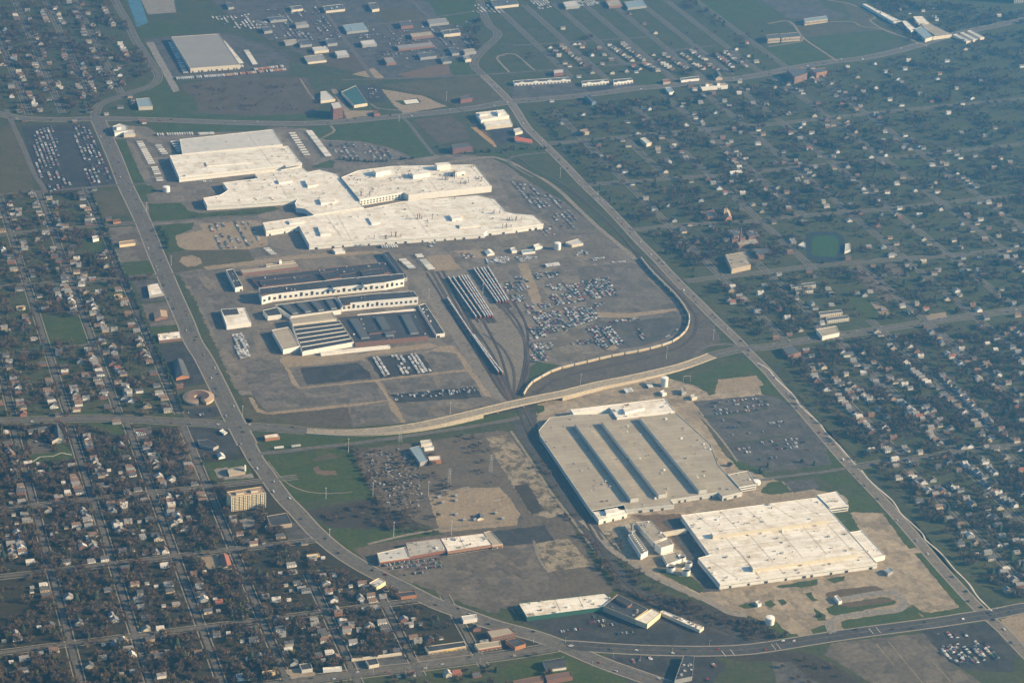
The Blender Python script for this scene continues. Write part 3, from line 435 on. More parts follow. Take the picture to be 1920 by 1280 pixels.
('scrub_ground','dark scrub slope below the wide junction','scrub',2,[(-89.8,-994.4),(-4.8,-996.1),(51.4,-1024.2),(97.4,-1106.4),(36.4,-1126.1),(11.2,-1036),(-50.4,-1021.1)],2),
('tan_corner','pale sandy lot at the photo corner','tan',2,[(379.7,-1005.8),(444.9,-998),(393.9,-1114.1),(369.9,-1101),(372.4,-1042.1)],1),
('lawn','long green meadow between the road and right houses','meadow',2,[(360.1,-112.9),(392.6,-77.5),(425.3,-126.6),(388.9,-340.5),(395.8,-475.3),(395.2,-501),(391,-464.3),(392.5,-266.1),(395.2,-120.3)],2),
('lawn','green meadow along the right neighbourhood edge','meadow',2,[(383.3,-550.8),(433.3,-532.9),(411.5,-623.4),(363.4,-841.7),(390.7,-945.8),(419.9,-960.6),(384.8,-980.6),(368.3,-867.7),(390.8,-718.9),(384.6,-617.3)],2),
('stadium_track','dark running track round the stadium field','track',2,[(756.2,472.8),(773.1,484.9),(798.2,484),(825.9,475),(833.2,450.7),(825.3,421.9),(800.2,374.6),(769.6,322.1),(741.4,315.3),(708.4,330.3),(702.1,349.6),(716.4,390.6)],0.5),
('stadium_field','dark green stadium playing field','stadium_grass',3,[(764.1,456.2),(788.1,463),(813.4,456),(812.9,430.3),(781.6,369.3),(765.3,348.3),(736.3,356),(718.8,368.2)],0.5),
('dirt_patch','bare sandy plots beside the faint street','dirt',2,[(767.9,293.7),(802.8,301.3),(797.7,135.4),(796.8,122.1),(754.6,110.5)],1),
('dirt_patch','bare tan block right of the faint street','dirt',2,[(848.3,292.5),(888.8,291.9),(874.2,216.5),(834.3,217.3)],1),
('dirt_patch','sandy oval beside the dark green lot','tan',2,[(730.4,122),(748.3,121.8),(748.5,52.6),(721,45.3)],1),
('dirt_patch','sandy corner at the cross road','tan',2,[(810.6,40.1),(860.4,43.1),(852.9,18.6),(807.3,11.7)],1),
('lawn','dark green block beside the faint street','grass',2,[(692.9,142.8),(737.3,147.4),(721,45.3),(679.9,34.3)],1),
('lawn','green park blocks beside the curving road','grass',2,[(1242.2,1734.5),(1355.7,1754),(1371,1586.5),(1223.3,1540.5),(1222,1690.1)],1),
('lawn','wide green park above the upper avenue','grass',2,[(1381.6,1774.5),(1480.4,1809.4),(1614.2,1827.8),(1656,1747.2),(1566.9,1711.2),(1521.3,1645.9),(1385.8,1584.2)],1),
('lawn','park lawn beside the columned school','drygrass',2,[(1396.1,1909),(1568.7,1904),(1584.1,1851),(1640.7,1830.4),(1480.4,1809.4),(1386,1792.2)],1),
('lawn','green field in the park corner','drygrass',2,[(1644.4,2091),(1667.4,2067.7),(1675.3,1947.3),(1644.9,1912.6),(1642.8,1842.7),(1587.1,1856.9),(1581.6,1921.4),(1609.8,1969.4)],1),
('parking_lot','grey park terrace behind the columned school','asphalt',2,[(1409.2,2156.2),(1586.9,2132.6),(1566.3,2054.5),(1601.8,1970.5),(1544.2,1939.5),(1412.4,1970.6),(1413.7,2128.6)],1),
('lawn','green field at the upper right park edge','grass',2,[(1217.5,2181.6),(1393.2,2158.3),(1398.7,2077.1),(1382.8,1987.6),(1226.6,1970.8)],1),
('lawn','dark green vacant block in the right district','grass',2,[(1155.4,847.4),(1224.7,857.9),(1230.8,816.2),(1164,810.1)],1),
('strip_lot','dark car park before the arched shopping strip','asphalt',2,[(435.1,1521),(598.9,1537.9),(614.9,1482.3),(617.6,1450.4),(507.3,1421.4),(397.6,1408.4)],1),
('strip_lot','dark lot before the middle shopping strip','asphalt_dark',2,[(618.3,1481.7),(690.8,1491.5),(689.4,1449.5),(619.1,1444.9)],1),
('strip_lot','lot before the right shopping strip','asphalt',2,[(690.5,1481),(757.3,1502.5),(762.7,1469.6),(694.7,1453.9)],1),
('lawn','vacant green plot along the upper avenue','grass',2,[(784.7,1563.3),(854.2,1569.1),(835.9,1468.8),(762.7,1469.6)],1),
('grass_field','wide olive field beside the curving rail line','drygrass',2,[(110.3,1582.4),(351.2,1613.8),(383.6,1603.4),(392.4,1424.5),(249,1397.3),(206.7,1484.7)],1),
('lawn','green square beside the curving drive','grass',2,[(336.6,1753.1),(402.6,1754.4),(373.1,1626.6),(310.4,1620.1)],1),
('dirt_patch','tan wedge with the white square slab','tan',2,[(102.1,1552.5),(190.3,1487.3),(226.2,1400.9),(112.3,1370.2),(99.9,1421.4)],1),
('lawn','green frame of the white square slab','grass',3,[(110.6,1459.6),(172.9,1474.8),(171.5,1434.7),(125.2,1427.2)],1),
('concrete_pad','white square slab on the tan wedge','white_slab',4,[(133.1,1461),(169,1467.3),(167.4,1438.4),(131.9,1433.1)],0.2),
('parking_lot','dark car park beside the green roofed building','asphalt_dark',2,[(-15.3,1560.8),(41.6,1582.8),(83.8,1586.5),(104.8,1562.5),(91.1,1462.7),(-7,1448.6)],1),
('dirt_patch','tan yard around the brick tower','tan',2,[(-22.6,1572.2),(-9.5,1570.1),(-16.8,1410.8),(47.1,1400.4),(39.5,1372.4),(-37.5,1356.1),(-28.6,1442.2)],1),
('gravel_yard','orange brown material yard','brown',2,[(172.9,1657.3),(272.5,1707.3),(330.1,1731.7),(308.3,1636.5),(197.9,1621.4)],1),
('dirt_patch','tan mounds behind the small hall','tan',2,[(58.7,1674.9),(126.4,1718.5),(133.6,1642),(121.3,1622.7)],1),
('parking_lot','grey industrial yards at the top of the photo','asphalt',1,[(-165,2364.6),(511,2275.1),(390.1,1623.9),(322.4,1612.9),(128,1621.7),(-0.8,1770.6),(-86.4,2009.8),(-144.7,2210.4)],3),
('asphalt_yard','dark yard beside the white office complex','asphalt_dark',2,[(282.7,1245.8),(349.3,1263.5),(376.4,1164.2),(332.9,1134.5),(264.4,1127.8)],1),
('sand_heap','orange sand heap beside the rail line','orange_sand',3,[(239.9,1248.2),(262.2,1244.5),(265.4,1192.2),(261.9,1110.1),(254.3,1106.8),(247.2,1176.7)],1),
('canal','blue canal at the top left edge','water',3,[(-376.8,2603.8),(-339.9,2599.2),(-370.4,2178.2),(-406.6,2140.2)],0),
('lawn','dark grass bank along the canal end','grass',2,[(-408.3,2126.2),(-368.2,2174.3),(-306.6,2159.6),(-269.2,2130.4),(-287.1,2073.6),(-411.6,2044.9)],1),
('concrete_pad','grey pad beside the canal','concrete_old',2,[(-351.5,2441),(-257.2,2428.7),(-280.9,2260),(-358.3,2252)],1),
('dirt_lot','brown waste ground beside the belt road','browngrass',2,[(-24,1908.3),(80.9,1870.1),(134.9,1750.1),(85.5,1670.8),(1.3,1779.1)],2),
('grass_field','olive field at the top of the belt','drygrass',2,[(258,2205.5),(368.5,2216.1),(392.1,2086.7),(254.4,2081.2)],2),
('grass_field','dark green field above the drive bend','grass',2,[(435.3,2285.2),(579.5,2266.1),(547.2,2115.3),(480.1,2025.1),(414.3,2058.9)],2),
('dirt_patch','tan strip between rail yard and yard cars','tan',3,[(86.4,440),(107.7,442.9),(85.6,303.4),(58.1,192),(46.8,207),(67.7,333.7)],1),
('dirt_patch','tan worn ground below the curved apron','tan',4,[(121.1,19.2),(144.6,38.3),(148.3,19.5),(134,10.6)],1),
('dirt_patch','tan lane through the car storage yard','tan',3,[(160.8,184),(231.5,163.4),(327.7,169.8),(325.4,157.3),(224.6,145.6),(157.2,159.3)],1),
('dirt_lot','worn brown apron of the old factory yard','yard',3,[(-562.9,504.6),(-519.1,509.5),(-515.6,422.5),(-483.2,351.6),(-493.6,315.8),(-502.2,336.4),(-528.4,386.2),(-556.2,430.5)],1),
('gravel_strip','pale gravel between the left empty tracks','gravel',3,[(-137.3,414.5),(-101,414.2),(-98.1,268.1),(-120.6,266.2)],1),
('gravel_strip','pale gravel fan below the parked rail cars','gravel',3,[(-69.2,136.8),(-10.7,199.5),(18.6,181),(-16,71.4),(-60.4,-36.2),(-100.6,-117.1),(-79.8,-32.1)],1),
('dirt_lot','brown strip with bushes below the ball field','scrub',3,[(-578.4,-450),(-464.9,-436.5),(-444.3,-466.3),(-395.4,-539),(-489.8,-529.4),(-544.2,-510.1),(-562.5,-471.2)],2)]
ROADS=[
('avenue','wide pale avenue running up the left side','road',31,5,[(-615.6,1441.9),(-617,1190.6),(-621.4,1017.9),(-620.3,906.7),(-619.6,791),(-622.7,646.7),(-624,536.7),(-625.4,413.2),(-625.9,300.4),(-628.1,209.4),(-622.9,133.9),(-620.6,32.7),(-619.7,-42.9),(-618.9,-111.9),(-617.3,-152.9),(-615.4,-209.1)],2),
('avenue','avenue curving diagonally past the ball field','road',25,5,[(-616.2,-187.2),(-613.1,-265.9),(-608.2,-304.9),(-603.6,-352.5),(-596,-408.7),(-587.2,-446.3),(-575.4,-506.4),(-563.3,-551.6),(-549.3,-591.5),(-527.2,-637.5),(-503.9,-676.6),(-476.3,-719.4),(-447.6,-764.8),(-408.5,-809.1),(-377.8,-843.4),(-329.1,-884.6),(-299.3,-918),(-285.4,-937.2),(-254.8,-977.4),(-217,-1018.8),(-165.3,-1074)],2),
('canal_road','canal road bending round to the avenue','road',13,5,[(-410.3,2554.1),(-424.5,2399),(-424.7,2176.1),(-428.9,2049.7),(-425.6,1922.4),(-421.6,1812.6),(-421,1740.3),(-436.8,1688.6),(-465.4,1652.1),(-501.8,1629.5),(-539.7,1595.5),(-583.2,1563),(-605.6,1523.9),(-621.2,1454.1)],1),
('avenue','broad upper avenue crossing the whole photo','road',25,5,[(-879,1541.6),(-832.5,1518.9),(-787.8,1481.5),(-705,1456.6),(-625.4,1451),(-534.8,1432.3),(-444.4,1409.9),(-354.4,1383.7),(-257.2,1360.1),(-165.1,1341),(-68.8,1336.5),(32.5,1346.5),(135.3,1356.7),(240.9,1370.8),(314.3,1386.7),(397.9,1409.4),(505.6,1416.6),(617.8,1431.6),(735.1,1454.9),(849.8,1466.7),(970,1486.7),(1047.8,1492.1),(1142.9,1517),(1208.8,1542.7),(1347.6,1580.8),(1456,1596.9),(1553.4,1629.3),(1659.8,1675.8),(1746.2,1721.9),(1830.8,1759.4),(1939,1799.6),(2115.4,1863),(2258.6,1923.2)],2),
('side_road','straight road down the right of the plants','road_brown',17,5,[(390.1,1623.9),(392.6,1414.3),(375.3,1240),(375,1171.9),(377.5,1090.3),(379.3,965.2),(378.8,838.9),(383,713.8),(382.5,591.8),(380.4,507.8),(381.9,411.3),(380.4,299.4),(383.3,186.1),(384.6,103.1),(388.3,0.2),(386.9,-40.6),(388.4,-135.1),(384.6,-202.5),(382.3,-292.1),(378.3,-384.2),(374.3,-466.6),(373.5,-513.8),(373.3,-590.4),(371.7,-680.4),(368.9,-750.8),(364.7,-825.2),(363.1,-894.3),(362.2,-958),(364.9,-999.2),(368.2,-1033.6),(368.2,-1096.2),(369.7,-1154.3)],2),
('cross_road','horizontal road entering from the left edge','road',20,5,[(-1060.5,-30.4),(-1007.9,-37.8),(-941.6,-46.1),(-866,-56.4),(-798.2,-73.1),(-721.8,-99.8),(-656.5,-122.1),(-614.4,-143.5),(-587.6,-149.3),(-544.2,-164.8),(-506.3,-183.2)],1),
('cross_road','road running right from the overpass end','road',17,5,[(305.5,-49.9),(355.4,-36.5),(390.8,-31.8),(434.7,-33.7),(495.5,-24.3),(543.3,-19.4),(627.5,-11.8),(726.1,-1.8),(826.4,8.5),(927.3,16.6),(1031.5,27.2),(1123.4,35.4)],1),
('avenue','wide dark avenue along the bottom right','road_dark',23,5,[(500.4,-984.4),(428.4,-986.3),(379.3,-990.2),(333.1,-990.1),(286.5,-991.2),(218.9,-990.3),(152.1,-989.4),(107.7,-989.3),(51.7,-990.6),(-3,-992.2),(-49.3,-989.7),(-108.4,-978.4),(-184.4,-957.2),(-239.9,-938.1),(-280.1,-922.6),(-302.6,-915.7)],2),
('avenue','bottom avenue joining the diagonal junction','road',18,5,[(-295,-917.6),(-337.3,-920.4),(-378.9,-921.8),(-463.8,-921.1),(-523.6,-920.7),(-582,-917.6),(-659.7,-916.6),(-717.3,-916.2),(-793.3,-916.4)],1),
('service_road','lane in the shadow of the elevated road','road',11,5,[(-617.8,-245.6),(-586.1,-246.8),(-516.4,-244.6),(-446.4,-244.2),(-374.4,-240.1),(-300.9,-234),(-226.3,-227.8),(-149.2,-217.7),(-116.8,-210)],0),
('plant_drive','curving drive from overpass to gravel rectangle','road',9,5,[(240.6,-87.9),(266.2,-65.3),(290.7,-27.9),(324.3,-6),(368,-7.8),(378.5,-22)],0),
('truck_loop','looping concrete truck lane below the white plant','concrete_old',13,5,[(108.3,-979),(115.9,-954.4),(134.6,-943.6),(189,-943.1),(238.1,-945),(255.6,-933.6),(258.6,-914.6),(253.7,-897.5),(230.1,-894),(166.7,-896.9)],0),
('access_drive','divided entrance drive to the engine plants','road',8,5,[(364.3,-512.7),(314.5,-516.2),(289.6,-515.5),(229.2,-516.4),(198.2,-519),(186.1,-502)],0),
('perimeter_lane','concrete lane curving round the white plant','concrete_lane',13,5,[(-145.9,-578.5),(-135.4,-624.5),(-129.5,-681.2),(-113.8,-722.3),(-93.2,-772),(-63.4,-818.9),(-36.6,-860.5),(-20,-893.5),(1.7,-904.3)],0),
('dirt_lane','pale lane between yard and curved upper tracks','tan_lane',11,5,[(116.5,1028.5),(212.2,1047),(249.6,1022.8),(285.8,938.3),(309.7,832.9),(315.8,718.1),(321.7,600.1),(329.3,523.4),(337.6,412.7)],0),
('loop_drive','looping drive above the employee lot','road',9,5,[(378,1054),(296.3,1045.7),(264.7,1029),(256.7,995.3),(267.6,941.5),(280.8,905.1)],0),
('canal_street','road along the left side of storage park','road',12,5,[(-814.2,1550.1),(-813.1,1474.5),(-808.7,1339),(-804,1138.8),(-796.1,1039.5),(-795.4,1001.2)],0),
('gate_drive','drive between the vacant plots near upper avenue','road',9,5,[(98.5,1335.6),(100.4,1281.8),(98.7,1185.2),(97.5,1084.5)],0),
('street','leftmost house street below the horizontal road','street',8.5,5,[(-989,-70),(-989,-535),(-989,-1000)],1),
('street','second house street from the left below horizontal road','street',8.5,5,[(-896,-80),(-896,-540),(-896,-1000)],1),
('street','third house street from the left below horizontal road','street',8.5,5,[(-800,-90),(-800,-545),(-800,-1000)],1),
('street','fourth house street from the left below horizontal road','street',8.5,5,[(-710,-120),(-710,-560),(-710,-1000)],1),
('street','short house street ending at the bottom avenue','street',8.5,5,[(-614,-640),(-614,-800),(-614,-960)],1),
('street','short street beside the cream boundary wall','street',8.5,5,[(-523,-720),(-523,-832.5),(-523,-945)],1),
('street','short street left of the red fronted shops','street',8.5,5,[(-428,-745),(-428,-845),(-428,-945)],1),
('street','leftmost house street above the horizontal road','street',8.5,5,[(-985,-20),(-985,290),(-985,600)],1),
('street','house street with white houses above horizontal road','street',8.5,5,[(-893,-30),(-893,490),(-893,1010)],1),
('street','densely built street left of the hedge street','street',8.5,5,[(-808,-45),(-808,482.5),(-808,1010)],1),
('street','hedge lined street behind the avenue shops','street',8.5,5,[(-707,-75),(-707,472.5),(-707,1020)],1),
('street','first faint street from the left above upper avenue','street',8.5,5,[(-768,1500),(-768,2050),(-768,2600)],1),
('street','second faint street from the left above upper avenue','street',8.5,5,[(-690,1500),(-690,2050),(-690,2600)],1),
('street','third faint street from the left above upper avenue','street',8.5,5,[(-610,1620),(-610,2110),(-610,2600)],1),
('street','fourth faint street from the left above upper avenue','street',8.5,5,[(-533,1620),(-533,2110),(-533,2600)],1),
('street','first faint street right of the straight plant road','street',9,5,[(480,-500),(480,415),(480,1330)],1),
('street','second faint street right of the straight plant road','street',9,5,[(585,-500),(585,15),(585,530)],1),
('street','third faint street right of the straight plant road','street',9,5,[(690,290),(690,810),(690,1330)],1),
('street','fourth faint street right of the straight plant road','street',9,5,[(800,-505),(800,-105),(800,295)],1),
('street','fifth faint street right of the straight plant road','street',9,5,[(910,-505),(910,447.5),(910,1400)],1),
('street','sixth faint street right of the straight plant road','street',9,5,[(1015,-500),(1015,475),(1015,1450)],1),
('street','seventh faint street right of the straight plant road','street',9,5,[(1150,-100),(1150,700),(1150,1500)],1),
('street','eighth faint street right of the straight plant road','street',9,5,[(1260,100),(1260,800),(1260,1500)],1),
('street','faint street above the third right cross street','street',9,5,[(800,575),(800,987.5),(800,1400)],1),
('street','faint lower street beside the small estate','street',9,5,[(690,-460),(690,-210),(690,40)],1),
('street','faint upper street near the upper right crossroads','street',9,5,[(585,850),(585,975),(585,1100)],1),
('street','first house street below the right cross road','street',8,5,[(470,-505),(470,-732.5),(470,-960)],1),
('street','second house street below the right cross road','street',8,5,[(570,-505),(570,-732.5),(570,-960)],1),
('street','third house street below the right cross road','street',8,5,[(670,-505),(670,-732.5),(670,-960)],1),
('street','first pale street of the new houses at the top','street',9,5,[(612,1560),(612,1880),(612,2200)],1),
('street','second pale street of the new houses at the top','street',9,5,[(698,1480),(698,1840),(698,2200)],1),
('street','third pale street of the new houses at the top','street',9,5,[(788,1640),(788,1920),(788,2200)],1),
('street','fourth pale street of the new houses at the top','street',9,5,[(872,1500),(872,1850),(872,2200)],1),
('street','fifth pale street of the new houses at the top','street',9,5,[(953,1490),(953,1845),(953,2200)],1),
('street','sixth pale street of the new houses at the top','street',9,5,[(1040,1520),(1040,1860),(1040,2200)],1),
('street','seventh pale street of the new houses at the top','street',9,5,[(1126,1500),(1126,1850),(1126,2200)],1),
('street','eighth pale street of the new houses at the top','street',9,5,[(1215,1560),(1215,1905),(1215,2250)],1),
('street','lower cross street of the left house blocks','street',8,5,[(-1200,-338),(-560,-338)],1),
('street','middle cross street of the left house blocks','street',8,5,[(-1200,-543),(-575,-543)],1),
('street','bottom cross street of the left house blocks','street',8,5,[(-1200,-746),(-460,-750)],1),
('street','cross street above the dense left houses','street',8,5,[(-1200,775),(-610,803)],1),
('street','middle cross street of the upper left blocks','street',9,5,[(-1200,528),(-634,522)],1),
('street','faint cross street of the upper left blocks','street',8,5,[(-1200,215),(-810,235)],0),
('street','cross street beside the storage park','street',9,5,[(-1200,1000),(-620,1020)],0),
('street','lane across the avenue to the tank yard','street',8,5,[(-630.3,1013),(-592.2,1019.1),(-504.9,1016.6)],0),
('street','lane across the avenue to the employee lot','street',8,5,[(-613.2,795.7),(-551.5,796.2),(-471.6,799.5),(-380.9,794.9)],0),
('street','lane from avenue to old factory gate','street',9,5,[(-628.8,521.5),(-580.7,522.8),(-494.9,522.4)],0),
('street','upper cross street of the right district','street',10,5,[(386,1107.1),(513.9,1114.9),(684.7,1131.1),(856.9,1140.6),(972.8,1144.6),(1165.8,1168),(1283.6,1180.9),(1481.8,1197.8),(1645.3,1213.3),(1849,1223.2)],1),
('street','second cross street of the right district','street',9,5,[(378.8,838.9),(495.9,841.5),(686.7,841.7),(740.5,842.5),(1052.2,865.4),(1162.6,875),(1311.5,886),(1663.9,920.1)],1),
('street','third cross street past the twin towered church','street',9,5,[(385.2,566.9),(509.6,574.2),(670.2,566),(710.9,571),(842.3,575.1),(1035.6,578.1),(1184.2,590.3),(1467.9,599.3)],1),
('street','cross street below the stadium','street',10,5,[(397.9,290.5),(501.8,297.7),(581.8,301.6),(680,310.8),(764.4,311.6),(870.6,311.3),(995.8,307.6),(1291.6,310.7)],1),
('street','cross street running right from the plant entrance','street',10,5,[(374.4,-512),(447,-506.5),(526.2,-504.2),(606.6,-501.8),(720.1,-500.2),(797.2,-498.6)],1),
('street','upper cross street of the new houses','street',8,5,[(542.7,1843.8),(696.1,1849.7),(940.8,1862.2)],0),
('street','lower cross street of the new houses','street',8,5,[(390.1,1623.9),(469.7,1624.7),(611.4,1633.7),(803.3,1649.2),(890.3,1658.7)],0),
('street','short cross street among the new houses','street',8,5,[(957.4,1740.9),(1103.7,1761.9)],0),
('street','cross street above industrial yards','street',8,5,[(21.5,1638.2),(130.3,1629.8),(324.9,1621.1),(390.1,1623.9)],0),
('park_drive','curving drive up to the park school','street',13,5,[(390.1,1623.9),(389.4,1689.6),(412.4,1753),(465.5,1836.5),(520.3,1913.1),(541.1,1967.7),(538.9,2031.6),(562.8,2164.1),(612.2,2369.1)],1),
('park_drive','pale looping drive in the empty green block','tan_lane',6,5,[(464.1,1629.9),(468.3,1744.6),(490.9,1768.4),(526.2,1772.3),(534.7,1636.6)],0),
('park_drive','pale drive across the green park','tan_lane',7,5,[(1331.8,1930.7),(1402.8,1941.2),(1376,1789.9),(1376.3,1679.2),(1378.4,1585.4)],0),
('park_drive','pale drive along the columned school','tan_lane',6,5,[(1391.6,1917.2),(1575.3,1917.2),(1593.1,1868.7),(1646.7,1825.7),(1687.2,1696.1)],0),
('park_drive','pale road bounding the park right side','tan_lane',7,5,[(1611.3,2129.4),(1667.4,2067.7),(1676.6,1949.8),(1644.1,1912.7),(1647.3,1810.6),(1669.8,1757.5),(1695.8,1665.7)],0),
('park_drive','curving drive below the park school','tan_lane',6,5,[(1241.2,1732.3),(1313.7,1750.4),(1355.4,1763.7),(1372.9,1790.4)],0),
('painted_stripe','left yellow stripe on the faded asphalt lot','paint_yellow',1,3,[(160.5,-1023),(158.5,-1094.9)],0),
('painted_stripe','middle yellow stripe on the faded asphalt lot','paint_yellow',1,3,[(180.9,-1022.4),(178.6,-1108.6),(178.5,-1133.1)],0),
('painted_stripe','right yellow stripe on the faded asphalt lot','paint_yellow',1,3,[(219,-1024.1),(221.2,-1057.8)],0),
('painted_stripe','lower yellow stripe on the faded asphalt lot','paint_yellow',1,3,[(221.1,-1086.8),(220.6,-1139.9)],0),
('footpath','white winding path right of the straight plant road','white_path',2.4,5,[(384.8,-94.7),(394.2,-122.4),(390.9,-165.4),(393.9,-233.4),(387.8,-276),(390.4,-319.6),(392,-355.9),(387.8,-386.3),(388.6,-437.6),(386.5,-473.3),(386.1,-504.8)],0),
('footpath','lower white winding path beside the right meadow','white_path',2.4,5,[(386.5,-524.5),(383.7,-570),(389.4,-637),(382.9,-672.1),(384.4,-703.1),(386.9,-744.5),(381.3,-764.1),(386.4,-808.3),(383.2,-857.9),(384,-899.2),(378.3,-942.9),(379.2,-982.4)],0),
('footpath','pale path round the baseball outfield','tan_lane',2.2,5,[(-594.8,-275.7),(-587.8,-324.5),(-576.7,-364),(-552.2,-392.4),(-519.4,-404.4),(-484.3,-407.7)],0),
('footpath','curved path in the school garden','white_path',1.8,5,[(-971.3,-192.2),(-958.6,-178.5),(-937.1,-180.8),(-922.7,-172.1),(-906.6,-182.8)],0),
('tan_strip','pale strip lane along the bottom brown lot','tan_lane',6,4,[(-501.8,-574.2),(-436.9,-560.4),(-355.2,-553.4),(-279.9,-556.7)],0),
('plant_lane','pale lane along the employee car park edge','concrete_lane',4,5,[(189.3,-254.9),(193.4,-324.2),(191.1,-400.2),(187.3,-449)],0),
('plant_lane','green divider lane inside employee car park','grass',4,4,[(195.6,-282.8),(263.7,-281.6),(325.3,-273.4)],0),
('plant_lane','second green divider inside employee car park','grass',4,4,[(201.7,-387.5),(244,-384.1),(319.1,-377.5)],0),
('upper_lane','tan lane beside the green roofed hall','tan_lane',6,5,[(-12.8,1570.6),(-17.3,1460.2),(-19.2,1401.4)],0),
('upper_lane','pale lane down the brown brownfield','tan_lane',5,5,[(-78.5,1664.2),(-81.9,1550.9),(-79.1,1480)],0),
('upper_lane','pale wall lane beside upper avenue gate','concrete_lane',4,5,[(47,1449.8),(57.4,1413.5),(104.8,1391),(106.5,1361.4)],0),
('upper_lane','grey lane down to the plant rear lot','tan_lane',6,5,[(-87.9,1312.2),(-86.5,1279.2),(-97.2,1262.5),(-117,1247.4)],0),
('belt_road','diagonal road through the top industrial belt','street',11,5,[(126.1,2378.6),(121.1,2234.2),(120,2139.3),(111.9,1934.5),(107.7,1754.2),(103.5,1633.9)],0),
('belt_road','second diagonal road in the top industrial belt','street',9,5,[(397,2343.1),(391.1,2187.5),(395.1,2086.3),(393.7,1940.8),(381.1,1802.9)],0),
('belt_road','road along the top industrial belt left part','street',8,5,[(-91.4,1987.2),(-0.6,2006.8),(123.6,2036.6),(254.4,2081.2),(384.5,2112.6),(555.3,2165.2)],0),
('rail_path','pale path along the rail line past slabs','tan_lane',5,5,[(-159.9,-258.6),(-160.3,-352.5),(-163.2,-443.8),(-162.3,-521.2),(-159,-601.8),(-159.6,-670)],0),
('rail_path','pale path between scrub and stores lot','tan_lane',4,4,[(-243.2,-622),(-253.1,-681.7),(-250.5,-719.8)],0)]
